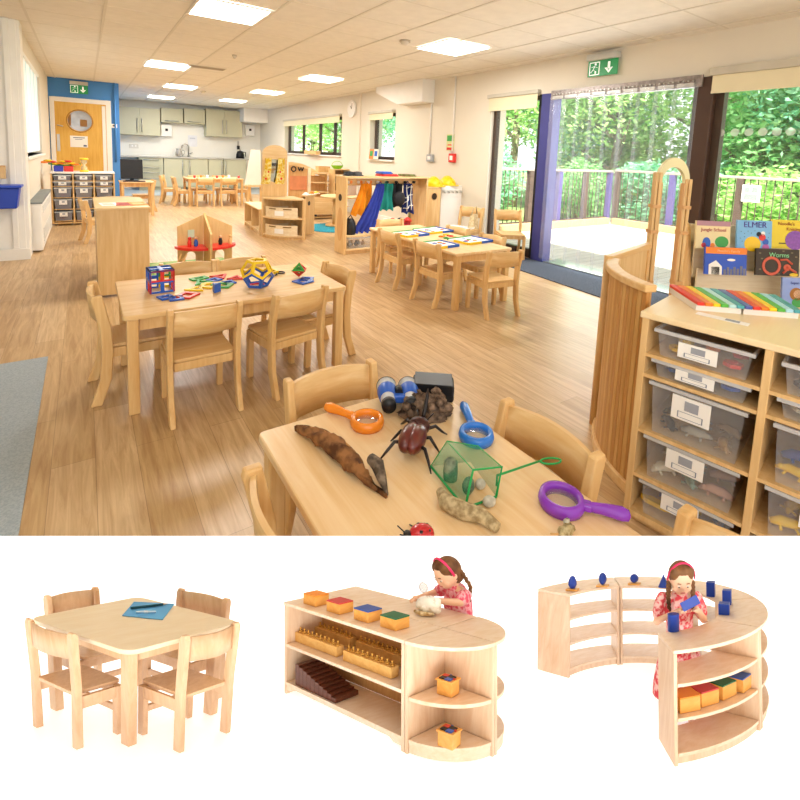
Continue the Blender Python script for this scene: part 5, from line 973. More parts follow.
book(705, 746.5, 247, 274, .03, ('cov_blue', '#2f57c4', .4), 'wide picture book with an orange band and blue sky on the middle tier', [('cover_band', box(-.5, .5, .76, 1), ORA), ('white_house', lambda m, w, h: m.prism([(-.42*w, 0), (-.1*w, 0), (-.1*w, .3*h), (-.25*w, .52*h), (-.42*w, .36*h)], -.0012, -.0002, 'y'), PAPER), ('dark_doorway', box(-.36, -.16, 0, .28), BLACK), ('grey_skyline', lambda m, w, h: [m.bx(x*w, (x+.06)*w, -.0012, -.0002, 0, z*h) for x, z in ((-.06, .2), (.02, .28), (.1, .22), (.18, .3), (.26, .24), (.34, .34), (.42, .25))] and m, plain('sky_grey', '#77798a', .6)), ('white_cloud', disc(.12, .55, .1, .03), PAPER)], titles=[('Phoebe\'s Family', .87, .13, '#f7c98f', .05)])
book(756, 799, 248.5, 275, .03, ('cov_soil', '#3d3226', .5), 'dark picture book titled Worms with a red ring on the middle tier', [('red_ring', lambda m, w, h: m.torus((-.15*w, -.0015, .36*h), .19*w, .035*w, 24, 6, Matrix.Rotation(PI/2, 3, 'X'), .05) and m or m, plain('worm', '#d4624a', .5)), ('red_limbs', lambda m, w, h: m.tube([(.05*w, -.0015, .6*h), (.2*w, -.0015, .62*h), (.33*w, -.0015, .45*h)], .025*w, 6).tube([(.2*w, -.0015, .35*h), (.42*w, -.0015, .15*h)], .03*w, 6).tube([(.25*w, -.0015, .3*h), (.12*w, -.0015, .1*h)], .025*w, 6).ball((.22*w, -.0015, .32*h), (.09*w, .002, .08*w), 12, 6), plain('worm', '#d4624a', .5)), ('yellow_spot', disc(.38, .06, .1, .04), YEL), ('leaf_specks', lambda m, w, h: [m.bx(x*w, (x+.05)*w, -.001, -.0002, z*h, (z+.05)*h) for x, z in ((-.45, .8), (-.4, .6), (.4, .7), (.3, .85), (-.44, .2), (.0, .05), (.1, .9))] and m, plain('specks', '#7c7054', .7))], titles=[('Worms', .77, .24, '#8fdba0', .02)])
book(782, 816, 278, 310, -.03, ('cov_lilac', '#8fa6e0', .5), 'pale blue picture book with a child in green on the lowest tier', [('child_hair', disc(-.1, .5, .19, .19), plain('hair_brown', '#a9702f', .6)), ('child_face', disc(-.05, .5, .13, .13), plain('face_p', '#f0c49a', .6)), ('child_top', disc(-.05, .24, .17, .14), GRN), ('tan_ground', box(-.5, .5, 0, .12), plain('tan_g', '#d9b98c', .6))], titles=[('Super Duper', .84, .11, '#2f3f8f', 0)])

# ------------------------------------------------------------------ things on the near table
Z1 = .5012
def TT(px, py, z=Z1): return at(px, py, z)
# driftwood
a, b = TT(296, 431), TT(390, 496); ang = math.atan2(b.y-a.y, b.x-a.x); L = (b-a).length
BARK = speckle('driftwood', '#57361f', '#9c6b40', 30, .35, .62, .85, 6)
m = MB(); n = 22
pts = []; rs = []
for k in range(n+1):
    u = k/n; wv_ = .004+.036*math.sin(PI*min(1, u*1.05+.03))**.8*(1 if u < .72 else max(.25, 1-(u-.72)*2.4)); pts.append((u*L, .012*math.sin(u*5)+.0, .006+wv_*.62)); rs.append(wv_*.68)
m.tube(pts, rs, 12); 
for i, v in enumerate(m.v): v.z = max(.0, v.z*.72+.006*math.sin(i*1.7)); v.y += .003*math.sin(i*2.3)
t = Thing('driftwood', 'long brown piece of driftwood lying on the front table', 'driftwood', (a.x, a.y, Z1), ang); t.part('wood_body', m, BARK)
t.part('pale_edge', MB().tube([(u*L, .012*math.sin(u*5)+.020*math.sin(PI*u), .018+.012*math.sin(PI*u)) for u in [.06+.06*k for k in range(11)]], [.003]+[.005]*9+[.002], 6), speckle('drift_pale', '#8a5a2c', '#c18a4e', 40, .4, .6))
t.part('pointed_knot', MB().tube([(L*.74, .03, .034), (L*.82, .025, .034), (L*.9, .01, .02), (L, -.01, .008)], [.013, .017, .012, .003], 10), speckle('drift_grey', '#4c4036', '#8a7866', 40, .4, .6))
# magnifiers
LENS = clear('lens_glass', '#f4efe6', .12, .03, .12)
def magnifier(col, label, c, r, hdir, hl):
    c = TT(*c); h = TT(*hdir); ang = math.atan2(h.y-c.y, h.x-c.x); L = (h-c).length; M_ = plain('magnifier_'+col.strip('#'), col, .25, coat=.4)
    t = Thing('magnifying_glass', label, 'magnifying glass', (c.x, c.y, Z1), ang)
    t.part('rim', MB().lathe([(r-.011, .0), (r+.002, 0), (r+.005, .012), (r+.001, .026), (r-.008, .028), (r-.013, .02), (r-.011, 0)], (0, 0, 0), 40), M_)
    t.part('lens', MB().lathe([(r-.011, .014), (r*.5, .019), (0, .021)], (0, 0, 0), 32), LENS)
    t.part('handle', MB().tube([(r, 0, .014), (r+.012, 0, .014), (r+.02, 0, .014), (r+(L-r)*.5, 0, .016), (r+(L-r)*.85, 0, .016), (L, 0, .015), (L+.004, 0, .015)], [.008, .009, .011, .013, .0155, .012, .004], 12), M_)
    t.part('neck', MB().bx(r-.002, r+.018, -.012, .012, .006, .022), M_, bevel=.003)
magnifier('#f08a1a', 'orange magnifying glass lying on the front table', (367, 425), .046, (326, 411), .1)
magnifier('#1f78d8', 'blue magnifying glass lying behind the green net', (476, 439), .046, (463, 409), .1)
magnifier('#8a35c4', 'purple magnifying glass lying at the door side of the front table', (561, 505), .048, (628, 522), .1)
# binoculars and case
q = TT(398, 405); t = Thing('binoculars', 'blue and silver toy binoculars standing on the front table', 'binoculars', (q.x, q.y, Z1), rad(62)); t.o.scale = (1.22,)*3
SIL = plain('silver_plastic', '#d4d6da', .3, metal=.2)
for s in (-1, 1):
    bm_ = Matrix.Rotation(PI/2, 3, 'Y'); bx_ = t.part('barrel', MB().lathe([(.0, -.045), (.017, -.045), (.019, -.02), (.024, .01), (.026, .045), (0, .045)], (0, s*.029, .03), 20, bm_), SIL)
    t.part('blue_grip', MB().lathe([(.0195, -.022), (.0225, -.016), (.0262, .012), (.0262, .02), (.0255, .022)], (0, s*.029, .03), 20, bm_), BLU, bx_); t.part('eyecup', MB().lathe([(.0, -.062), (.018, -.062), (.019, -.045), (.012, -.044)], (0, s*.029, .03), 18, bm_), BLACK, bx_); t.part('front_ring', MB().torus((.046, s*.029, .03), .023, .004, 20, 6, bm_), BLACK, bx_)
t.part('bridge', MB().bx(-.03, .02, -.02, .02, .02, .042), BLU, bevel=.004); t.part('focus_wheel', MB().cyl((-.005, 0, .043), .01, -.012, .012, 16, Matrix.Rotation(PI/2, 3, 'Y')), BLACK)
c0 = [TT(414, 382), TT(450, 400), TT(437, 412.5), TT(410, 398)]; cx_ = sum(p.x for p in c0)/4; cy_ = sum(p.y for p in c0)/4
t = Thing('black_case', 'black soft case lying behind the binoculars', 'case', (cx_+.022, cy_-.0, Z1), rad(-38)); t.o.scale = (1.25,)*3; t.part('case_body', MB().bx(-.055, .055, -.032, .032, 0, .045), plain('case_black', '#1c1c1e', .6), bevel=.007); t.part('flap', MB().prism([(-.033, .047), (-.033, .02), (-.036, .02), (-.036, .05), (.034, .05), (.034, .047)], -.05, .05, 'x'), BLACK, bevel=.002); t.part('belt_loop', MB().bx(-.02, .02, .032, .038, .01, .04), BLACK)
# bark lump + beetle
q = TT(425, 418); t_m = MB(); t_m.ball((0, 0, 0), (.062, .042, .05), 22, 9, zmin=0)
for i, v in enumerate(t_m.v): 
    f = 1+.16*math.sin(i*2.1)+.12*math.sin(i*.77+1); v.x *= f; v.y *= f; v.z *= 1+.2*math.sin(i*1.3)
for k in range(26): t_m.ball((R.uniform(-.06, .06), R.uniform(-.04, .04), R.uniform(.02, .045)), R.uniform(.008, .016), 8, 5, jit=.25)
t_m.bx(-.05, .05, -.03, .03, 0, .01)
[v.__imul__(1.22) for v in t_m.v]; solo('bark_lump', t_m, speckle('bark_rough', '#3a2d25', '#8a725e', 60, .35, .65, .9, 6), 'rough dark lump of bark behind the large toy beetle', 'bark', (q.x+.012, q.y+.016, Z1), rad(-25))
q = TT(414, 449); t = Thing('toy_beetle', 'large dark red toy beetle with spread legs on the front table', 'toy', (q.x, q.y, Z1), rad(38)); t.o.scale = (1.4,)*3
SH = plain('beetle_shell', '#5e1f17', .28, var=.25, scale=30, coat=.4); BK = plain('beetle_black', '#1d1210', .35, var=.2)
t.part('wing_case', MB().ball((-.012, .0075, .03), (.042, .018, .022), 16, 8).ball((-.012, -.0075, .03), (.042, .018, .022), 16, 8), SH); t.part('thorax', MB().ball((.033, 0, .03), (.018, .022, .018), 14, 8), plain('beetle_thorax', '#3c1611', .3)); hd = t.part('head', MB().ball((.053, 0, .027), (.011, .012, .01), 12, 6), BK)
t.part('horn', MB().tube([(.058, 0, .03), (.075, 0, .045), (.088, .0, .065), (.092, 0, .08)], [.005, .0045, .0035, .0015], 8), BK, hd); t.part('antenna', MB().tube([(.06, .008, .028), (.078, .018, .036)], .0015, 5).tube([(.06, -.008, .028), (.078, -.018, .036)], .0015, 5), BK, hd)
for s in (-1, 1):
    for k, (x0, dx) in enumerate(((.035, .035), (.005, .0), (-.02, -.04))): t.part('leg', MB().tube([(x0, s*.012, .024), (x0+dx*.35, s*.03, .028), (x0+dx*.65, s*.041, .013), (x0+dx*1.0, s*.05, .0015)], [.0036, .0036, .0028, .0014], 7), BK)
# green net
GN = plain('net_green', '#1fa455', .35); GNET = clear('net_mesh', '#2f9a6a', .38, .6, 0)
c0, c1, c2, c3 = TT(430, 471), TT(466, 511), TT(497, 500), TT(463, 468)
nx = Vector((0, 0, 0)); hN = .062
f0, f1, f2 = TT(430.5, 470.5), TT(465, 510), TT(496, 499)
t = Thing('fishing_net', 'green square fishing net propped over stones on the front table', 'net', (f1.x, f1.y, Z1))
def rel(p, z=0): return Vector((p.x-f1.x, p.y-f1.y, z))
A_, B_, C_, D_ = rel(f0, .012), rel(f1, .004), rel(f2, .006), rel(TT(470, 466), .012)
A2, B2, C2, D2 = rel(at(447, 441, .565), .064), rel(at(473, 470, .56), .059), rel(at(502, 467, .555), .054), rel(at(478, 446, .565), .064)
t.part('mouth_frame', MB().tube([A_, B_, C_], .0032, 8).tube([B_, B2, C2, C_], .003, 8), GN)
t.part('net_side', MB().add([A_, B_, B2, A2], [(0, 1, 2, 3)]).add([A_, A2, D2, D_], [(0, 1, 2, 3)]).add([D_, D2, C2, C_], [(0, 1, 2, 3)]), GNET); t.part('net_top', MB().add([A2, B2, C2, D2], [(0, 1, 2, 3)]), GNET)
t.part('net_seam', MB().tube([A_, A2, B2], .0012, 5).tube([A2, D2, C2], .0012, 5), GN)
h0 = rel(at(497, 476, .53), .03); h1 = rel(TT(539, 466), .014); h2 = rel(TT(558, 464.5), .01)
t.part('handle', MB().tube([h0.lerp(C_, .5), h0, h1], .0028, 8), GN); md = h1.lerp(h2, .5); dv = (h2-h1); aH = math.atan2(dv.y, dv.x)
t.part('handle_loop', MB().torus(md+dv*.1, dv.length*.52, .003, 24, 7, Matrix.Rotation(aH, 3, 'Z') @ Matrix.Diagonal((1, .42, 1))), GN)
STN = speckle('stone_tan', '#9a8560', '#cbb890', 70, .4, .62, .85, 5); STG = speckle('stone_green', '#5d6a58', '#8d987f', 50, .4, .6, .85, 5); STW = speckle('stone_pale', '#b9b3a2', '#dcd8cb', 50, .4, .6, .8, 4)
def stone(px, py, r, m, label, rz=0, nm='stone', z=Z1):
    q = TT(px, py, z); b = MB().ball((0, 0, r[2]*.85), r, 18, 9, jit=.03)
    return solo(nm, b, m, label, 'stone', (q.x, q.y, z), rz)
q = TT(450, 510); b = MB(); cs = [TT(440, 497), TT(445, 508), TT(463, 517), TT(482, 522), TT(497, 534)]; b.tube([(p.x-q.x, p.y-q.y, .015) for p in cs], [.010, .018, .019, .016, .011], 14); solo('curved_stone', b, STN, 'long curved tan stone lying in front of the green net', 'stone', (q.x, q.y, Z1))
q = TT(452, 482); b = MB().lathe([(0, 0), (.017, 0), (.018, .02), (.0165, .045), (.010, .052), (0, .052)], (0, 0, 0), 16); solo('stone_pillar', b, STG, 'upright green grey stone inside the green net, taller one', 'stone', (q.x+.004, q.y+.012, Z1))
stone(468, 493, (.016, .013, .022), STG, 'small green grey stone inside the green net, shorter one')
stone(489, 505, (.017, .014, .011), STW, 'pale flat stone half under the near corner of the green net')
stone(480, 488, (.014, .012, .012), STW, 'small pale stone at the far side inside the green net')
# ladybird, dried piece
q = TT(418, 533); t = Thing('toy_ladybird', 'red toy ladybird with black feelers at the bottom of the room photo', 'toy', (q.x, q.y-.012, Z1), rad(160)); t.part('shell', MB().ball((0, 0, .006), (.028, .022, .02), 18, 7, zmin=0), plain('lady_red', '#c4202a', .2, coat=.5)); t.part('spots', MB().ball((.004, .01, .021), (.005, .005, .003), 8, 4).ball((.004, -.01, .021), (.005, .005, .003), 8, 4).ball((-.014, .008, .019), (.004, .004, .003), 8, 4).ball((-.014, -.008, .019), (.004, .004, .003), 8, 4), BLACK); hd = t.part('head', MB().ball((.03, 0, .008), (.01, .013, .009), 10, 6), BLACK); t.part('feeler', MB().tube([(.036, .006, .012), (.05, .012, .024)], .0013, 5).tube([(.036, -.006, .012), (.05, -.012, .024)], .0013, 5), BLACK, hd); t.part('leg', MB().tube([(.012, .02, .008), (.016, .036, .001)], .0016, 5).tube([(.012, -.02, .008), (.016, -.036, .001)], .0016, 5), BLACK)
q = TT(563, 533); t = Thing('dried_seed_head', 'pale dried seed head on the front table before the purple magnifier', 'seed head', (q.x, q.y-.008, Z1)); t.part('husk', MB().ball((0, 0, .012), (.024, .014, .012), 14, 7, jit=.18), speckle('husk', '#8f7a4c', '#cdbd92', 80, .35, .6)); t.part('stalk', MB().tube([(-.02, 0, .012), (-.045, .006, .02)], .002, 5), PLY); t.part('flake', MB().ball((.012, .01, .02), (.01, .006, .008), 8, 5, jit=.2), STW)
# ------------------------------------------------------------------ outdoors
struct('ground', MB().bx(XR+.3, 60, -30, 60, -.7, -.5), speckle('lawn', '#6f8a4a', '#a9b97c', 1.2, .35, .65, .9, 5))
struct('trim_9', MB().bx(XR+.3, 10.2, -4, 6.35, -.55, -.03), planks('deck', ('#e9e1d2', '#dcd2c0', '#d8ccb8', '#ffffff'), .14, 3.2, .004, 'x', .6, cm='#8f8676'))
RW_ = plain('rail_wood', '#57473f', .6); RWP = plain('rail_top', '#b3a49a', .5); PURPW = plain('rail_purple', '#5d5690', .5)
def railing(label, a, b, z0, z1, nb, posts, col):
    a = Vector(a); b = Vector(b); ang = math.atan2(b.y-a.y, b.x-a.x); L = (b-a).length
    t = Thing('deck_railing', label, 'railing', (a.x, a.y, z0), ang); H = z1-z0
    t.part('top_rail', MB().bx(0, L, -.05, .05, H-.05, H), RWP, bevel=.008); t.part('bottom_rail', MB().bx(0, L, -.02, .02, .09, .13), RW_)
    for k in range(posts): t.part('post', MB().cb((.06+(L-.12)*k/(posts-1), 0, (H-.05)/2), (.11, .1, H-.052)), col if k % 2 else RW_)
    for k in range(nb): t.part('baluster', MB().cyl(((k+.5)*L/nb, 0, 0), .009, .13, H-.05, 6), RW_)
    return t
railing('purple and brown deck railing running away from the building', (5.4, 6.25, 0), (9.9, 6.25, 0), -.03, 1.14, 38, 6, PURPW)
railing('long deck railing parallel to the glass, in front of the trees', (9.9, 6.15, 0), (9.9, -3.5, 0), -.03, 1.16, 80, 9, PURPW)
KW = plain('kerb_wood', '#c9a878', .6)
solo('sand_kerb', MB().bx(0, 4.0, 0, .1, 0, .14), KW, 'low wooden kerb along the far side of the deck', 'kerb', (5.5, 5.95, -.03), bevel=.01)
solo('sand_kerb', MB().bx(0, .1, -9, 0, 0, .14), KW, 'low wooden kerb along the railing parallel to the glass', 'kerb', (9.55, 5.94, -.03), bevel=.01)
LEAFM = []
for n, h1, h2 in (('leaf_bright', '#8fce62', '#dcf2ac'), ('leaf_mid', '#6fbb6c', '#bfe6a4'), ('leaf_cool', '#6cc096', '#c4ecc8')):
    m = speckle(n, h1, h2, 3, .35, .65, .6, 2); nt = m.node_tree; b = nt.nodes['Principled BSDF']; 
    tr = nt.nodes.new('ShaderNodeBsdfTranslucent'); mx = nt.nodes.new('ShaderNodeMixShader'); mx.inputs[0].default_value = .45; o = nt.nodes['Material Output']
    cr = [q for q in nt.nodes if q.type == 'VALTORGB'][0]; nt.links.new(cr.outputs[0], tr.inputs[0]); nt.links.new(b.outputs[0], mx.inputs[1]); nt.links.new(tr.outputs[0], mx.inputs[2]); nt.links.new(mx.outputs[0], o.inputs[0]); LEAFM.append(m)
TRUNK = speckle('trunk_bark', '#6e6250', '#a89a84', 8, .35, .65, .9, 5)
def crown(seed, n, r, leaf):
    q = random.Random(seed); m = MB(); cl = [(Vector((q.uniform(-1, 1)*r*.8, q.uniform(-1, 1)*r*.8, q.uniform(-.6, 1)*r*1.0)), q.uniform(.35, .6)*r) for _ in range(16)]
    for _ in range(n):
        c, s = q.choice(cl); d = Vector((q.gauss(0, 1), q.gauss(0, 1), q.gauss(0, 1))).normalized()*s*q.random()**.4; p = c+d
        u = Vector((q.gauss(0, 1), q.gauss(0, 1), q.gauss(0, .6))).normalized(); v = u.cross(Vector((q.gauss(0, 1), q.gauss(0, 1), q.gauss(0, 1)))).normalized(); l = leaf*q.uniform(.6, 1.3)
        m.add([p-u*l, p+v*l*.45, p+u*l, p-v*l*.45], [(0, 1, 2, 3)])
    return m
def tree(k, label, x, y, h, r):
    t = Thing('garden_tree', label, 'tree', (x, y, -.5)); q = random.Random(k+50)
    b = MB(); lx = q.uniform(-.4, .4); b.tube([(0, 0, 0), (lx*.3, .1, h*.35), (lx, 0, h*.7), (lx*1.3, .2, h)], [.2, .16, .11, .05], 10)
    for i in range(4): a = q.uniform(0, 6); z = h*(.35+.13*i); b.tube([(lx*.5, 0, z), (lx*.5+math.cos(a)*r*.4, math.sin(a)*r*.4, z+.5), (lx*.5+math.cos(a)*r*.8, math.sin(a)*r*.8, z+1.1)], [.08, .05, .02], 7)
    t.part('trunk', b, TRUNK); f = t.part('crown', crown(k, 11000, r, .095), LEAFM[k % 3]); f.location = (lx, 0, h*.75); return t
protos = [tree(0, 'bright leafy tree beyond the railing, straight out from the doorway', 14.5, 9.0, 4.2, 2.5), tree(1, 'mid green tree beyond the railing, behind the arch frame', 14.8, 5.2, 4.4, 2.6), tree(2, 'cool green tree with a pale trunk beyond the right-hand glass', 13.4, 2.6, 4.2, 2.4)]
SP = [(13.5, 12.5, 1.0, 'bright tree seen through the narrow glass panel beside the doorway'), (17.5, 7.2, 1.25, 'tall tree in the second row behind the doorway'), (17.8, 11.5, 1.3, 'tall tree in the second row, left of the doorway view'), (17, 2.2, 1.25, 'tall tree in the second row behind the wide window'), (14.2, -.6, 1.05, 'leafy tree at the far edge of the wide window view'), (12, 16.8, 1.05, 'leafy tree outside the small window under the boxed duct'), (10.8, 21.5, 1.0, 'leafy tree outside the wide far window, nearer the clock'), (11.5, 27, 1.2, 'leafy tree outside the wide far window, nearer the kitchen'), (20.5, 16.5, 1.45, 'very tall tree filling the gap far beyond the deck'), (22, 5, 1.5, 'very tall tree far behind the arch frame'), (18.5, 24, 1.5, 'very tall tree far beyond the small window'), (21, -2.5, 1.45, 'very tall tree far beyond the book rack')]
for k, (x, y, s, lb) in enumerate(SP): dup(protos[k % 3].o, (x, y, -.5), k*1.3, lb, None, s)
def bush(k, x, y, s, lb):
    m = crown(90+k, 5000, .9, .075); t = Thing('garden_bush', lb, 'bush', (x, y, -.5), 0, None); f = t.part('foliage', m, LEAFM[(k+1) % 3]); f.location = (0, 0, .85*s); f.scale = (s*1.3, s*1.3, s); t.part('stem', MB().tube([(0, 0, 0), (.05, 0, .8*s)], .05, 7), TRUNK)
for k, (x, y, s, lb) in enumerate(((12, 8.6, .9, 'low bush behind the railing corner'), (12.6, 6.4, 1.0, 'low bush beyond the railing, behind the strip curtain'), (12.2, 4.3, .9, 'low bush beyond the railing beside the arch'), (12.4, .8, 1.0, 'low bush beyond the railing behind the book rack'), (9.6, 10.5, 1.1, 'bush close to the narrow glass panel'), (16, 9.5, 1.6, 'broad bush under the trees facing the doorway'), (16.2, 5, 1.6, 'broad bush under the trees behind the arch'), (16, 1.0, 1.6, 'broad bush under the trees behind the wide window'))): bush(k, x, y, s, lb)
q = ax(757, 158, 9.9); t = Thing('garden_sign', 'white notice board fixed to the railing beyond the wide window', 'sign', (9.84, ax(757, 158, 9.9).y, .85)); t.part('board', MB().bx(-.012, 0, -.14, .14, -.14, .16), PAPER); t.part('printed_picture', MB().bx(-.016, -.012, -.1, .1, -.1, .0).bx(-.016, -.012, -.1, -.01, .03, .12).bx(-.016, -.012, .02, .1, .03, .12), plain('notice_grey', '#8f9a98', .7))
# ------------------------------------------------------------------ the white display stage with three furniture settings (scale models)
TAU = -0.45675; SC = .262
CV = RW @ Matrix.Diagonal((1, -1, -1))                       # right/down/forward -> room
def setspace(M, t, unit): return Space(CV @ Matrix(M) * (SC/unit), EYEV + CV @ (Vector(t)*SC))
S1 = setspace([[0.27958, 0.1439, 0.05254], [-0.07284, 0.06306, -0.33677], [-0.14823, 0.12833, -0.08952]], [-1.10115, 2.07125, 1.94753], .35)
S2 = setspace([[0.17113, 0.14876, 0.00057], [-0.06385, 0.05622, -0.21999], [-0.12994, 0.11441, -0.00237]], [0.16371, 1.99914, 1.80078], .325)
S3 = setspace([[0.43031, 0.45834, 0.01509], [-0.09043, 0.20588, -0.55876], [-0.18403, 0.41895, 0.03627]], [1.02267, 2.12395, 2.05478], .897)
def sat(S, px, py, w, axis=2):
    "where the sight line through a photo point meets plane axis=w of a setting"
    I = S.L.inverted(); e = I @ (EYEV-S.o); d = I @ ray(px, py); return e + d*((w-e[axis])/d[axis])
def z1(x, y): return (x/2.963, 550+y/2.963)
def z2(x, y): return (270+x/3.077, 545+y/3.077)
def z3(x, y): return (525+x/2.909, 545+y/2.909)
# stage
def onplane(py): k = (py-CY)/F; Z = SC/(math.cos(TAU)*k+math.sin(TAU)); return Vector((k*Z, Z))
p0, p1 = onplane(930), onplane(634); fdir = Vector((-math.sin(TAU), math.cos(TAU))); Z2 = p1.y+.035; p2 = Vector(((536.6-CY)/F*Z2, Z2))
prof = [p0, onplane(780), onplane(690), p1]; c1 = p1+fdir*.05; c2 = p2+Vector((.03, -.008))
for k in range(1, 11):
    u = k/10; prof.append(p1*(1-u)**3+c1*3*u*(1-u)**2+c2*3*u*u*(1-u)+p2*u**3)
m = MB(); n = len(prof)
for X in (-1.05, 1.05): m.v += [CV @ Vector((X, q.x, q.y))+EYEV for q in prof]
m.f += [[i, i+1, n+i+1, n+i] for i in range(n-1)]; m.sm += [True]*(n-1)
STW_ = plain('studio_white_glow', '#fbfbfb', .6, emit=.5, var=0)  # glow added to the white so shadows on the stage stay faint
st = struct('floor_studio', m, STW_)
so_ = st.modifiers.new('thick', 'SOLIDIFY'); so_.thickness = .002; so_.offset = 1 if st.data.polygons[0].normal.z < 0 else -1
# small scale materials
sb = 5.0
MW = wood('model_beech', '#d2a67c', '#e6c39e', s=sb); MWX = wood('model_top', '#e8d2ae', '#f0e0c4', axis=0, s=sb*.6, rough=.4)
MM = wood('model_maple', '#d8b390', '#ecd3b8', s=sb); MMX = wood('model_maple_flat', '#e3c4a0', '#f3decb', axis=0, s=sb); MPL = wood('model_ply', '#b98450', '#d2a26a', s=sb*2); MKD = wood('model_block', '#d9a04e', '#ecc078', axis=0, s=sb)
# ---- setting 1: square table with four chairs
h1 = .508; G1 = 'wooden chairs around the square table on white'
t = Thing('square_table', 'pale square table with rounded corners holding the blue sheet, four chairs round it', 'table', (0, 0, 0), sp=S1)
t.part('tabletop', MB().prism(rrect(-.35, .35, -.35, .35, .065, 7), h1-.022, h1), MWX, bevel=.004)
for sx in (-1, 1):
    for sy in (-1, 1): t.part('leg', MB().cb((sx*.268, sy*.268, (h1-.023)/2), (.052, .052, h1-.024)), MW, bevel=.004)
a = MB()
for s in (-1, 1): a.bx(-.24, .24, s*.27-.01, s*.27+.01, h1-.085, h1-.024).bx(s*.27-.01, s*.27+.01, -.24, .24, h1-.085, h1-.024)
t.part('apron', a, MW)
def chair1(x, y, rz, label):
    c = Thing('wooden_chair', label, 'chair', (x, y, 0), rz, G1, S1); w = .152; d = .235; T = .571
    for s in (-1, 1): c.part('leg', MB().prism([(-.02, 0), (.022, 0), (.024, .3), (.012, T-.02), (.0, T), (-.018, T), (-.026, T-.02), (-.014, .3)], s*w-.017, s*w+.017, 'x'), MW, bevel=.005)
    for s in (-1, 1): c.part('leg', MB().bx(s*(w-.004)-.017, s*(w-.004)+.017, d-.02, d+.016, 0, .262), MW, bevel=.004)
    b = MB().sheet(lambda u, v: ((u-.5)*2*(w-.014), -.012-.03*math.sin(u*PI)+.012, T-.125+.113*v), 10, 1); b2 = MB().sheet(lambda u, v: ((u-.5)*2*(w-.014), -.012-.03*math.sin(u*PI), T-.125+.113*v), 10, 1); k = len(b.v)
    b.add(b2.v, [f[::-1] for f in b2.f], True); ring = [i*2 for i in range(11)]+[i*2+1 for i in range(10, -1, -1)]
    b.add([b.v[i] for i in ring]+[b.v[i+k] for i in ring], [[i, (i+1) % 22, 22+(i+1) % 22, 22+i] for i in range(22)]); c.part('backrest', b, MW)
    c.part('seat', MB().prism(rrect(-w+.018, w-.018, .0, d+.03, .02), .262, .28), MW, bevel=.003)
    r = MB()
    for s in (-1, 1): r.bx(s*w-.008, s*w+.008, .024, d-.022, .2, .26)
    c.part('seat_rail', r.bx(-w+.02, w-.02, d-.012, d+.01, .215, .26), MW); c.part('stretcher', MB().bx(-w+.014, w-.014, d-.01, d+.008, .12, .15), MW)
D1 = .462
chair1(-.0, -D1, 0, 'wooden chair at the near left side of the square table, back to the viewer'); chair1(D1, .0, PI/2, 'wooden chair at the near right side of the square table, back to the viewer')
chair1(-D1, .0, -PI/2, 'wooden chair at the far left side of the square table, behind the tabletop'); chair1(.0, D1, PI, 'wooden chair at the far right side of the square table, beyond the blue sheet')
Q = [sat(S1, *z1(x, y), h1) for x, y in ((362, 196), (397, 155), (517, 161), (482, 208))]
o = Q[0]; solo('blue_sheet', MB().prism([(q.x-o.x, q.y-o.y) for q in Q], .001, .004), plain('sheet_blue', '#5aa6da', .6, var=.05), 'light blue sheet of paper lying on the square table', 'paper', (o.x, o.y, h1), sp=S1)
def stick(a, b, w, h, z, m, nm, lb, cat, tip=None):
    A, B = sat(S1, *z1(*a), h1), sat(S1, *z1(*b), h1); d = (B-A); L = d.length; rz = math.atan2(d.y, d.x)
    t = Thing(nm, lb, cat, (A.x, A.y, h1+z), rz, sp=S1); t.part('body', MB().tube([(0, 0, h/2), (L*.86, 0, h/2)], h/2, 8) if tip else MB().bx(0, L, -w/2, w/2, 0, h), m); t.part('tip', MB().tube([(L*.86, 0, h/2), (L, 0, h/2)], [h/2, h*.1], 8) if tip else MB().bx(L*.4, L*.6, -w/2-.001, w/2+.001, -.0, h+.001), tip or PAPER)
stick((388, 178), (497, 165), .012, .013, .0045, plain('pencil_teal', '#1c5560', .5), 'pencil', 'dark teal pencil lying on the blue sheet', 'pencil', plain('pencil_tip', '#c9a27a', .6))
stick((403, 189), (462, 188), .018, .008, .0045, plain('eraser_pale', '#cfe4f0', .6), 'eraser', 'small pale eraser lying on the blue sheet below the pencil', 'eraser')

# ---- people (children), built as one continuous skin with clothes and hair on top
def remeshed(mb, vox, it=5, f=.5):
    me = bpy.data.meshes.new('tmp'); me.from_pydata([tuple(v) for v in mb.v], [], mb.f); o = bpy.data.objects.new('tmp', me); COL.objects.link(o)
    r = o.modifiers.new('r', 'REMESH'); r.mode = 'VOXEL'; r.voxel_size = vox; s = o.modifiers.new('s', 'SMOOTH'); s.factor = f; s.iterations = it
    dg = bpy.context.evaluated_depsgraph_get(); e = bpy.data.meshes.new_from_object(o.evaluated_get(dg)); out = MB().add([v.co.copy() for v in e.vertices], [list(p.vertices) for p in e.polygons], True)
    bpy.data.objects.remove(o); bpy.data.meshes.remove(me); bpy.data.meshes.remove(e); return out
SKIN = plain('skin', '#efbf9f', .5, var=.03, scale=20); HAIRM = speckle('brown_hair', '#4b2f1c', '#8a5f3a', 60, .3, .7, .6); LIP = plain('lip', '#c9706a', .5); EYEM = plain('eye_dark', '#2b211c', .3); EYW = plain('eye_white', '#e3d2c6', .4); PINK = plain('headband', '#d8285c', .5)
def limb(m, pts, r):
    m.tube(pts, r, 12)
    for p, q in zip(pts, r): m.ball(p, q*.98, 12, 8)
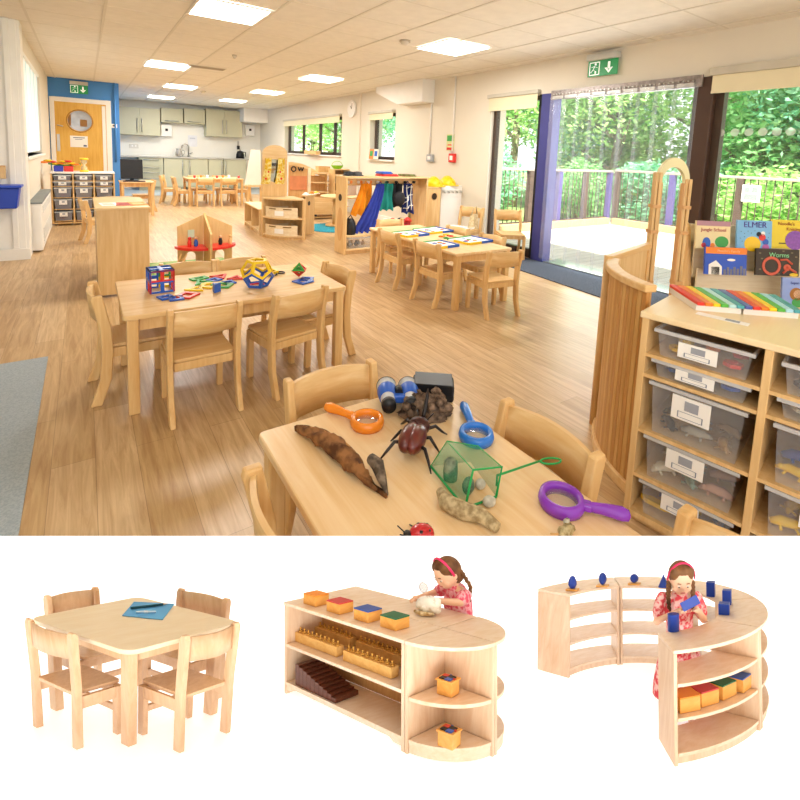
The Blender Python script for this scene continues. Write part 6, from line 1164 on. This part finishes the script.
def hand(m, wrist, dirv, up, s=1, curl=.5, side=1):
    d = Vector(dirv).normalized(); u = (Vector(up)-d*Vector(up).dot(d)).normalized(); l = d.cross(u); W = Vector(wrist)
    m.ball(W+d*.026*s, (.022*s,)*3, 10, 6); m.tube([W, W+d*.045*s], [(.016*s, .02*s), (.013*s, .022*s)], 10)
    for k in range(4):
        o = W+d*.042*s+l*(k-1.5)*.0115*s; L = (.036, .042, .040, .032)[k]*s; c = curl
        p = [o, o+d*L*.45-u*L*.1*c, o+d*L*(.85-.25*c)-u*L*.45*c, o+d*L*(1-.55*c)-u*L*.85*c]; m.tube(p, [.0062*s, .006*s, .0055*s, .0042*s], 8); m.ball(p[-1], .0043*s, 8, 5)
    p = W+d*.016*s-l*side*.016*s; m.tube([p, p-l*side*.018*s+d*.014*s-u*.006*s, p-l*side*.018*s+d*.034*s-u*.014*s], [.0075*s, .0068*s, .0048*s], 8)
def child(S, label, loc, rz, lean, headrot, arms, dressm, skirt=True, braids=(), collar=True, kk=1, dl=0):
    T_ = Thing('person', label, 'person', loc, rz, sp=S)
    class t:
        @staticmethod
        def part(nm, mb, m, parent=None):
            for v in mb.v: v.z = (v.z*(.5-dl)/.5 if v.z < .5 else v.z-dl)*kk; v.x *= kk; v.y *= kk
            return T_.part(nm, mb, m, parent)
    LM = Matrix.Translation((0, 0, .5)) @ Matrix.Rotation(-lean, 4, 'X') @ Matrix.Translation((0, 0, -.5))
    lp = lambda p: (LM @ Vector(p)) if p[2] >= .5 else Vector(p)
    NK = Vector((0, .004, .885)); HM = LM @ Matrix.Translation(NK) @ Euler(headrot).to_matrix().to_4x4() @ Matrix.Translation(-NK)
    b = MB()
    limb(b, [lp((0, 0, .52)), lp((0, .004, .62)), lp((0, 0, .76)), lp((0, 0, .83))], [.092, .08, .088, .06])
    limb(b, [lp((-.1, 0, .835)), lp((0, 0, .85)), lp((.1, 0, .835))], [.04, .045, .04]); limb(b, [lp((0, .0, .85)), lp(NK), HM @ Vector((0, .01, .93))], [.042, .036, .038])
    for s in (-1, 1): 
        limb(b, [(s*.05, 0, .5), (s*.055, .012, .28), (s*.055, -.008, .06)], [.062, .042, .028]); limb(b, [(s*.055, -.015, .025), (s*.058, .09, .018)], [.024, .02])
    for s, (el, wr, hd, up) in zip((-1, 1), arms):
        limb(b, [lp((s*.115, 0, .835)), el, wr], [.036, .028, .0185]); hand(b, wr, hd, up, 1, .55, s)
    h = MB(); h.ball((0, .018, .995), (.077, .088, .098), 24, 14); h.ball((0, .048, .945), (.055, .055, .052), 18, 10); h.ball((0, .103, .972), (.011, .014, .012), 10, 6); h.tube([(0, .1, 1.0), (0, .108, .975)], [.007, .01], 8); h.ball((-.04, .072, .955), (.026, .025, .024), 12, 6); h.ball((.04, .072, .955), (.026, .025, .024), 12, 6)
    for s in (-1, 1): h.ball((s*.078, .012, .98), (.011, .018, .024), 10, 6)
    h.move(HM); b.add(h.v, h.f, True)
    t.part('body', remeshed(b, .0048), SKIN)
    for s in (-1, 1):
        e = t.part('eye', MB().ball((s*.03, .0965, .99), (.0125, .008, .0058), 12, 6).move(HM), EYW); t.part('iris', MB().ball((s*.03, .1025, .986), (.0068, .0035, .0058), 10, 5).move(HM), EYEM, e); t.part('eyebrow', MB().tube([(s*.018, .103, 1.01), (s*.03, .105, 1.014), (s*.043, .099, 1.011)], .0025, 6).move(HM), HAIRM)
    t.part('mouth', MB().ball((0, .1015, .938), (.019, .006, .006), 12, 6).move(HM), LIP)
    hr = MB(); hr.ball((0, -.006, 1.008), (.086, .092, .1), 24, 14); hr.ball((-.045, .02, 1.045), (.044, .06, .055), 14, 8); hr.ball((.045, .02, 1.045), (.044, .06, .055), 14, 8); hr.ball((0, .022, 1.062), (.062, .062, .036), 14, 8); hr.ball((0, -.03, .94), (.065, .06, .06), 16, 8)
    t.part('hair', remeshed(hr, .006, 3).move(HM), HAIRM)
    t.part('hairband', MB().tube([(.095*math.cos(a), .024+.006*math.sin(a), .99+.1325*math.sin(a)+.004) for a in [k*PI/16 for k in range(17)]], [(.010, .006)]*17, 8).move(HM), PINK)
    for pts in braids:
        P = [HM @ Vector(pts[0])]+[lp(q) for q in pts[1:]]; br = MB(); n = 14
        for k in range(n):
            u = k/(n-1)*(len(P)-1); i = min(int(u), len(P)-2); q = P[i].lerp(P[i+1], u-i); br.ball(q+Vector((.005*(-1)**k, 0, 0)), (.017-.0006*k, .016-.0006*k, .018), 10, 6)
        t.part('braid', br, HAIRM)
    d = MB(); limb(d, [lp((0, 0, .53)), lp((0, .004, .62)), lp((0, .002, .76)), lp((0, 0, .825))], [.102, .092, .1, .078]); limb(d, [lp((-.1, 0, .83)), lp((0, 0, .838)), lp((.1, 0, .83))], [.044, .048, .044])
    for s, (el, wr, hd, up) in zip((-1, 1), arms): a = lp((s*.115, 0, .835)); limb(d, [a, a.lerp(Vector(el), .45), a.lerp(Vector(el), .7)], [.046, .05, .045])
    if skirt: d.lathe([(0, .58), (.1, .585), (.13, .5), (.16, .38), (.185, .25), (.19, .17), (0, .17)], (0, 0, 0), 28)
    t.part('dress', remeshed(d, .007, 4), dressm)
    if collar: t.part('collar', MB().torus(lp((0, .004, .868)), .052, .012, 24, 8, Matrix.Rotation(-lean, 3, 'X')), PAPER if collar == 2 else dressm)
    for s in (-1, 1): t.part('shoe', MB().ball((s*.057, .035, .026), (.032, .075, .028), 16, 8), plain('shoe', '#7c2f35', .5))
    return T_
DR1 = speckle('dress_pink', '#e2566e', '#f6b9bf', 260, .42, .6, .85, 3); DR2 = speckle('dress_red', '#dd4a55', '#f7c6c2', 230, .44, .58, .85, 3)

# ---- setting 2: long double shelf with two quarter round ends
d2_ = .325; L2 = 1.0; H2 = .6
def longunit(label, v0, v1, back):
    t = Thing('long_shelf_unit', label, 'shelf', (-L2, v0, 0), sp=S2); D = v1-v0
    t.part('side_panel', MB().bx(0, .02, 0, D-.002, 0, H2-.021), MM, bevel=.002); t.part('side_panel', MB().bx(L2-.022, L2-.002, 0, D-.002, 0, H2-.021), MM, bevel=.002)
    t.part('top_panel', MB().bx(-.004, L2-.002, -.004, D-.002, H2-.02, H2), MMX, bevel=.003); t.part('middle_shelf', MB().bx(.02, L2-.022, .0 if back else .02, D-.0178 if back else D-.002, .31, .33), MMX, bevel=.002)
    t.part('bottom_shelf', MB().bx(.02, L2-.022, .0 if back else .02, D-.0178 if back else D-.002, .06, .08), MMX, bevel=.002); t.part('back_panel', MB().bx(.02, L2-.022, D-.018 if back else .002, D-.004 if back else .016, .08, H2-.021), MPL)
    t.part('plinth', MB().prism([(.02, .06), (.02, .025), (.06, .025), (.09, .045), (L2-.11, .045), (L2-.08, .025), (L2-.022, .025), (L2-.022, .06)], .006 if back else D-.03, .022 if back else D-.014, 'y'), MMX)
    return t
longunit('long maple shelf unit holding the bead blocks and brown stairs', -d2_, 0, True); longunit('long maple shelf unit at the far side, where the child in pink leans', 0.007, d2_, False)
def quad(label, a0, a1):
    t = Thing('quarter_shelf_unit', label, 'shelf', (.0015 if a0 else .0015, -.0 if a1 > 0 else -.0015, 0), sp=S2); sg = 1 if a1 > a0 else -1; r = d2_
    y = lambda v: v*sg
    sec = lambda rr: [(.004, y(.004))]+arc(0, 0, rr, min(a0, a1) if sg > 0 else -4, max(a0, a1) if sg > 0 else -86, 18) 
    A = (4, 86) if sg > 0 else (-86, -4)
    P = lambda rr: [(.003, y(.003))]+[(rr*math.cos(rad(A[0]-4+(A[1]-A[0]+8)*k/20)), rr*math.sin(rad(A[0]-4+(A[1]-A[0]+8)*k/20))) for k in range(21)]
    P = lambda rr: [(.003, y(.003))]+[(max(.003, q[0]), q[1] if abs(q[1]) > .003 else y(.003)) for q in [(rr*math.cos(rad((0 if sg > 0 else -90)+90*k/20)), rr*math.sin(rad((0 if sg > 0 else -90)+90*k/20))) for k in range(21)]]
    t.part('top_panel', MB().prism(P(r+.003), H2-.02, H2), MMX, bevel=.003)
    t.part('shelf', MB().prism([(.022, y(.022))]+[q for q in P(r-.002)[1:] if q[0] > .02 and abs(q[1]) > .02], .285, .305), MMX, bevel=.002)
    t.part('bottom_shelf', MB().prism([(.022, y(.022))]+[q for q in P(r-.002)[1:] if q[0] > .02 and abs(q[1]) > .02], .06, .08), MMX, bevel=.002)
    t.part('plinth', MB().strip([q for q in P(r-.014)[1:] if q[0] > .02 and abs(q[1]) > .02], .012, .008, .06), MMX)
    t.part('side_panel', MB().bx(.002, .02, y(.004), y(r), 0, H2-.021), MM, bevel=.002); t.part('side_panel', MB().bx(.021, r, y(.002), y(.02), 0, H2-.021), MM, bevel=.002)
quad('quarter round maple shelf unit holding two small cube boxes', 0, -90); quad('quarter round maple shelf unit at the far end, only its top and curved edges showing', 0, 90)
COLB = [('orange', '#f0912f'), ('red', '#c93a3c'), ('blue', '#2f57a8'), ('green', '#1f6a45')]
MKB = wood('model_box', '#e09a45', '#f0b765', axis=0, s=sb)
def lidbox(S, x, y, z, rz, nm, col, label, w=.115, h=.062, group=None):
    t = Thing('lidded_box', label, 'box', (x, y, z), rz, group, S); t.part('box_body', MB().bx(-w/2, w/2, -w/2, w/2, .0008, h), MKB, bevel=.002); t.part('lid', MB().bx(-w/2-.0, w/2+.0, -w/2-.0, w/2+.0, h+.0005, h+.008), plain('lid_'+nm, col, .45, var=.03), bevel=.001, label=nm+' lid')
for k, ((x, y), (nm, col)) in enumerate(zip(((142, 181), (215, 204), (301, 229), (384, 252)), COLB)):
    q = sat(S2, *z2(x, y), H2); lidbox(S2, q.x, q.y, H2, 0, nm, col, 'wooden box with %s lid on the long shelf top, %s' % (nm, ('farthest along the row', 'second along the row', 'third along the row', 'nearest the quarter round end')[k]))
for k, (a, b, v) in enumerate((((78, 296), (203, 346), 'front, far end'), ((222, 356), (375, 412), 'front, nearest the quarter round end'), ((122, 268), (245, 318), 'back, far end'), ((265, 324), (408, 372), 'back, nearest the quarter round end'))):
    A, B = sat(S2, *z2(*a), .331), sat(S2, *z2(*b), .331); L = B.x-A.x
    v0 = max(min((A.y+B.y)/2, -.1), -.315) if k < 2 else max(min((A.y+B.y)/2, -.085), -.2)
    t = Thing('cylinder_block', 'knobbed cylinder block on the middle shelf, '+v, 'toy', (A.x, v0, .331), sp=S2); t.part('block', MB().bx(0, L, 0, .062, 0, .062), MKD, bevel=.002)
    for j in range(10): t.part('knob_cylinder', MB().cyl((L*(j+.5)/10, .031, 0), .013, .062, .07, 10).cyl((L*(j+.5)/10, .031, 0), .004, .07, .084, 8).ball((L*(j+.5)/10, .031, .086), .0065, 8, 5), wood('knob_gold', '#c98f33', '#e0ad52', s=sb))
A = sat(S2, *z2(60, 436), .081); B = sat(S2, *z2(203, 488), .081); sw = (B.x-A.x)/10; x0 = max(A.x, -L2+.026)
BRN = wood('brown_stair', '#4a2417', '#703a26', axis=1, s=sb)
for k in range(10):
    hh = .135-.0118*k; solo('stair_prism', MB().bx(0, sw-.0015, 0, .19, 0, hh), BRN, ['tallest', 'second', 'third', 'fourth', 'fifth', 'sixth', 'seventh', 'eighth', 'ninth', 'lowest'][k]+' dark brown prism of the stair on the bottom shelf', 'block', (x0+k*sw, -.312, .0812), sp=S2, group='brown stair prisms', bevel=.0015)
for (x, y, z, lb) in ((548, 457, .306, 'small wooden cube box with coloured top on the upper quarter round shelf'), (551, 616, .0808, 'small wooden cube box with coloured top on the lower quarter round shelf')):
    q = sat(S2, *z2(x, y), z); t = Thing('cube_box', lb, 'box', (q.x, q.y, z), .12, sp=S2); s = .042; t.part('box_body', MB().bx(-s, s, -s, s, 0.0005, .075), MKB, bevel=.002); t.part('lid', MB().bx(-s-.006, s+.006, -s-.006, s+.006, .0755, .084), MKB, bevel=.001)
    for i, (cx, cy, sz, m) in enumerate(((-.018, -.018, .016, BLACK), (.016, -.02, .017, BLU), (-.02, .016, .016, RED), (.014, .014, .019, BLACK), (.034, .0, .006, RED), (-.002, .034, .006, BLU))): t.part('coloured_cube', MB().bx(cx-sz, cx+sz*.9, cy-sz, cy+sz*.9, .0845, .09), m)
# child leaning on the far unit
child(S2, 'young girl in a pink patterned dress with a braid, leaning over a white shell', (-.2, .465, 0), 2.72, .16, (-.36, 0, .12), [((-.17, .12, .80), (-.06, .29, .80), (.3, .9, -.15), (0, .3, 1)), ((.165, .12, .79), (.06, .31, .79), (-.2, 1, -.1), (0, .3, 1))], DR1, True, [[(-.07, -.05, .97), (-.1, -.06, .88), (-.12, -.03, .80)], [(.07, -.05, .97), (.12, -.06, .88), (.16, -.07, .80)]], kk=.9, dl=.06)
q = sat(S2, *z2(488, 213), H2); t = Thing('white_shell', 'large white knobbly shell held on the far shelf top by the girl', 'shell', (q.x, q.y, H2), .3, sp=S2)
SHM = speckle('shell_white', '#c9b392', '#fbf6ea', 120, .3, .5, .6, 5); b = MB().ball((0, 0, .054), (.078, .05, .055), 20, 10, jit=.12)
for k in range(9): b.ball((R.uniform(-.06, .06), R.uniform(-.04, .02), R.uniform(.03, .09)), R.uniform(.014, .026), 8, 5, jit=.2)
t.part('shell_body', b, SHM); t.part('shell_lip', MB().tube([(-.07, -.045, .02), (-.02, -.06, .015), (.05, -.05, .02)], [.01, .016, .008], 8), speckle('shell_tan', '#b08a52', '#ead7b0', 150, .4, .6)); 
q = sat(S2, *z2(468, 160), H2); q2 = sat(S2, *z2(472, 150), -.02+.28, 1); t = Thing('glass_magnifier', 'clear round magnifier held above the white shell', 'magnifying glass', (q.x-.0, q.y-.0, H2), sp=S2); 
ql = sat(S2, *z2(472, 131), q.y, 1); t.part('lens', MB().torus((ql.x-q.x, 0, ql.z-H2), .035, .004, 24, 6, Matrix.Rotation(PI/2, 3, 'X')).cyl((ql.x-q.x, 0, ql.z-H2), .034, -.002, .002, 24, Matrix.Rotation(PI/2, 3, 'X')), clear('clear_lens', '#dfe6e6', .3, .05, .12)); t.part('handle', MB().tube([(ql.x-q.x, 0, ql.z-H2-.035), (ql.x-q.x+.02, .02, ql.z-H2-.08)], .006, 8), PAPER)

# ---- setting 3: a ring of curved open shelf units
R3, r3, H3 = .897, .588, .6; T0 = math.degrees(2.9882); DT = math.degrees(.776)
def curvedunit(k, label):
    a0 = T0-DT*k-.25; a1 = T0-DT*(k+1)+.25; am = rad((a0+a1)/2); cx_, cy_ = .74*math.cos(am), .74*math.sin(am)
    t = Thing('curved_shelf_unit', label, 'shelf', (cx_, cy_, 0), sp=S3)
    def seg(ri, ro, z0, z1, b0, b1):
        o = arc(0, 0, ro, b0, b1, 14); i = arc(0, 0, ri, b1, b0, 14); m = MB(); A = [(p[0]-cx_, p[1]-cy_) for p in o]; B = [(p[0]-cx_, p[1]-cy_) for p in i][::-1]
        for j in range(14):
            q = [A[j], A[j+1], B[j+1], B[j]]; fs = [(0, 1, 2, 3), (7, 6, 5, 4), (0, 4, 5, 1), (2, 6, 7, 3)]
            if j == 0: fs.append((0, 3, 7, 4))
            if j == 13: fs.append((1, 5, 6, 2))
            m.add([(x, y, z0) for x, y in q]+[(x, y, z1) for x, y in q], fs)
        return m
    t.part('top_panel', seg(r3, R3, H3-.02, H3, a0, a1), MMX, bevel=.002)
    pa = math.degrees(.02/.75)
    for z in (.06, .24, .42): t.part('shelf', seg(r3+.006, R3-.006, z-.018, z, a0-pa, a1+pa), MMX, bevel=.002)
    t.part('plinth', seg(R3-.03, R3-.018, .004, .042, a0-pa, a1+pa), MM); t.part('plinth', seg(r3+.018, r3+.03, .004, .042, a0-pa, a1+pa), MM)
    for aa, s in ((a0, -1), (a1, 1)):
        c, sn = math.cos(rad(aa)), math.sin(rad(aa)); n = Vector((-sn, c))*s*.02; A = Vector((c*r3-cx_, sn*r3-cy_)); B = Vector((c*R3-cx_, sn*R3-cy_))
        t.part('side_panel', MB().prism([tuple(A), tuple(B), tuple(B+n), tuple(A+n)], 0, H3-.021), MM, bevel=.002)
for k, lb in enumerate(('curved maple shelf unit at the far left end of the ring', 'curved maple shelf unit second from the left end of the ring', 'curved maple shelf unit at the back of the ring, behind the girl', 'curved maple shelf unit third along, bulging at the right of the ring', 'curved maple shelf unit at the near end, holding four lidded boxes')): curvedunit(k, lb)
for k, ((x, y), (nm, col)) in enumerate(zip(((467, 462), (520, 444), (572, 424), (622, 404)), (('orange', '#f0a02c'), ('red', '#d83326'), ('green', '#1d6a3c'), ('blue', '#2257b4')))):
    q = sat(S3, *z3(x, y+11), .2405); lidbox(S3, q.x, q.y, .2405, math.atan2(q.y, q.x)+PI/2, nm, col, 'wooden box with %s lid on the near curved shelf, %s' % (nm, ('at the open end', 'second from the open end', 'third from the open end', 'deepest inside')[k]), .125, .075)
BL3 = plain('solid_blue', '#1c3f9e', .35, var=.05)
def solid(px, py, kind, label, s=1.0):
    q = sat(S3, *z3(px, py), H3); t = Thing('blue_'+kind, label, 'toy', (q.x, q.y, H3), .2, sp=S3)
    m = MB(); zz = .0008
    if kind in ('egg', 'ellipsoid', 'ball'):
        t.part('wooden_stand', MB().bx(-.045, .045, -.03, .03, zz, .014), MKB, bevel=.002); zz = .0145
    if kind == 'egg': m.lathe([(0, zz), (.02, zz+.004), (.033, zz+.03), (.03, zz+.06), (.016, zz+.088), (0, zz+.096)], (0, 0, 0), 20)
    elif kind == 'ellipsoid': m.ball((0, 0, zz+.046), (.031, .031, .046), 20, 10)
    elif kind == 'ball': m.ball((0, 0, zz+.034), .034, 20, 10)
    elif kind == 'cylinder': m.cyl((0, 0, 0), .035, zz, .1, 24)
    elif kind == 'cone': m.lathe([(.042, zz), (0, .1)], (0, 0, 0), 24)
    elif kind == 'pyramid': m.add([(-.04, -.04, zz), (.04, -.04, zz), (.04, .04, zz), (-.04, .04, zz), (0, 0, .1)], [(0, 1, 4), (1, 2, 4), (2, 3, 4), (3, 0, 4), (3, 2, 1, 0)])
    elif kind == 'cube': m.bx(-.035, .035, -.035, .035, zz, .07)
    elif kind == 'prism': m.bx(-.03, .03, -.03, .03, zz, .1*s)
    t.part('solid', m, BL3, bevel=.002 if kind in ('cube', 'prism', 'cylinder') else 0)
solid(138, 132, 'egg', 'blue egg shape on a wooden stand at the far left end of the ring'); solid(226, 121, 'ellipsoid', 'blue ellipsoid on a wooden stand on the first curved unit'); solid(318, 115, 'ball', 'blue ball on a wooden stand on the second curved unit')
solid(403, 122, 'cone', 'blue cone on the back curved unit, left of the girl\'s head'); solid(474, 122, 'pyramid', 'blue pyramid on the back curved unit, right of the girl\'s head'); solid(541, 149, 'prism', 'blue upright square prism at the back right of the ring', 1.05)
solid(588, 172, 'prism', 'blue square prism standing behind the blue cube', .98); solid(580, 200, 'cube', 'blue cube on the right curved unit'); solid(432, 250, 'cylinder', 'blue upright cylinder on the near curved unit before the girl')
g3 = Vector((.387, -.15, 0)); GR = PI+.5
child(S3, 'young girl in a red patterned dress and headband, holding a blue prism inside the ring', (g3.x, g3.y, 0), GR, .03, (-.38, 0, .1), [((-.16, .06, .70), (-.10, .20, .80), (.45, .75, .35), (0, -.3, 1)), ((.16, .07, .70), (.03, .21, .80), (-.45, .8, .35), (0, -.3, 1))], DR2, True, [[(-.08, .02, .97), (-.085, .075, .88), (-.08, .098, .79)], [(.08, .02, .97), (.085, .075, .88), (.08, .098, .79)]], kk=.92, dl=.035)
Mr = Matrix.Rotation(GR, 3, 'Z'); hp = Vector((g3.x, g3.y, 0))+Mr @ Vector((-.035, .252, .765))
t = Thing('blue_triangle_prism', 'blue triangular prism held in the hands of the girl in red', 'toy', tuple(hp), GR, sp=S3); pm = MB().prism([(-.028, -.02), (.028, -.02), (0, .03)], -.055, .055, 'x').move(Matrix.Rotation(.45, 3, 'Y')); t.part('solid', pm, BL3, bevel=.002); t.part('end_face', MB().prism([(-.027, -.019), (.027, -.019), (0, .029)], .0552, .056, 'x').move(Matrix.Rotation(.45, 3, 'Y')), plain('solid_blue_face', '#2450b8', .35))
# soft fill light added above the stage, out of view
def stage_fill():
    l = bpy.data.lights.new('stage_fill', 'AREA'); l.shape = 'RECTANGLE'; l.size = 1.3; l.size_y = .7; l.energy = 3.6; l.color = (.95, .98, 1); o = bpy.data.objects.new('stage_fill', l); COL.objects.link(o)
    p = EYEV+CV @ Vector((-.15, -.75, .1)); tgt = EYEV+CV @ Vector((0, .5, .55)); o.location = p; o.rotation_euler = (p-tgt).to_track_quat('Z', 'Y').to_euler()
stage_fill()
# ------------------------------------------------------------------ light, sky and camera
def area(name, loc, rot, sx, sy, power, col=(1, 1, 1)):
    l = bpy.data.lights.new(name, 'AREA'); l.shape = 'RECTANGLE'; l.size = sx; l.size_y = sy; l.energy = power; l.color = col
    o = bpy.data.objects.new(name, l); COL.objects.link(o); o.location = loc; o.rotation_euler = rot; return o
WARM = (1, .97, .93)
for k, (a, b, w) in enumerate(LPX):
    q = at(a, b, CH); area('ceiling_lamp', (q.x, q.y, CH-.03), (0, 0, 0), .58, .58, 30, WARM)
area('window_daylight', (XR+.6, 3.1, 1.3), (0, PI/2, 0), 2.2, 1.8, 45, (.92, .96, 1)).rotation_euler = (0, rad(90), 0)
area('fill_behind', (-1.2, -2.2, 1.9), (0, 0, 0), 2.6, 1.6, 60, (1, .97, .93)).rotation_euler = (Vector((-1.2, -2.2, 1.9))-Vector((.2, 2.2, .3))).to_track_quat('Z', 'Y').to_euler()  # unseen fill added behind the camera to brighten the near floor
s = bpy.data.lights.new('sun', 'SUN'); s.energy = 12.0; s.angle = rad(2); s.color = (1, .96, .88); so = bpy.data.objects.new('sun', s); COL.objects.link(so); so.rotation_euler = (Vector((-.35, -.55, .85))).to_track_quat('Z', 'Y').to_euler()
w = bpy.data.worlds.new('sky'); scene.world = w; w.use_nodes = True; nt = w.node_tree; bg = nt.nodes['Background']
tc = nt.nodes.new('ShaderNodeTexCoord'); sep = nt.nodes.new('ShaderNodeSeparateXYZ'); cr = nt.nodes.new('ShaderNodeValToRGB')
nt.links.new(tc.outputs['Generated'], sep.inputs[0]); nt.links.new(sep.outputs['Z'], cr.inputs['Fac']); nt.links.new(cr.outputs['Color'], bg.inputs['Color'])
cr.color_ramp.elements[0].color = (.95, .97, 1, 1); cr.color_ramp.elements[1].color = (.62, .78, 1, 1); bg.inputs['Strength'].default_value = 1.5
cam = bpy.data.cameras.new('camera'); co = bpy.data.objects.new('camera', cam); COL.objects.link(co)
co.matrix_world = RW.to_4x4(); co.location = EYEV
cam.sensor_width = 36; cam.sensor_fit = 'HORIZONTAL'; cam.lens = 36*F/800; cam.shift_x = 0; cam.shift_y = -(400-CY)/800; cam.clip_start = .05; cam.clip_end = 200
scene.camera = co
scene.view_settings.view_transform = 'Standard'; scene.view_settings.look = 'None'; scene.view_settings.exposure = 0.3; scene.view_settings.gamma = 1.0
scene.cycles.max_bounces = 8; scene.cycles.transparent_max_bounces = 24; scene.cycles.diffuse_bounces = 4; scene.cycles.caustics_reflective = False; scene.cycles.caustics_refractive = False
scene.cycles.sample_clamp_indirect = 6
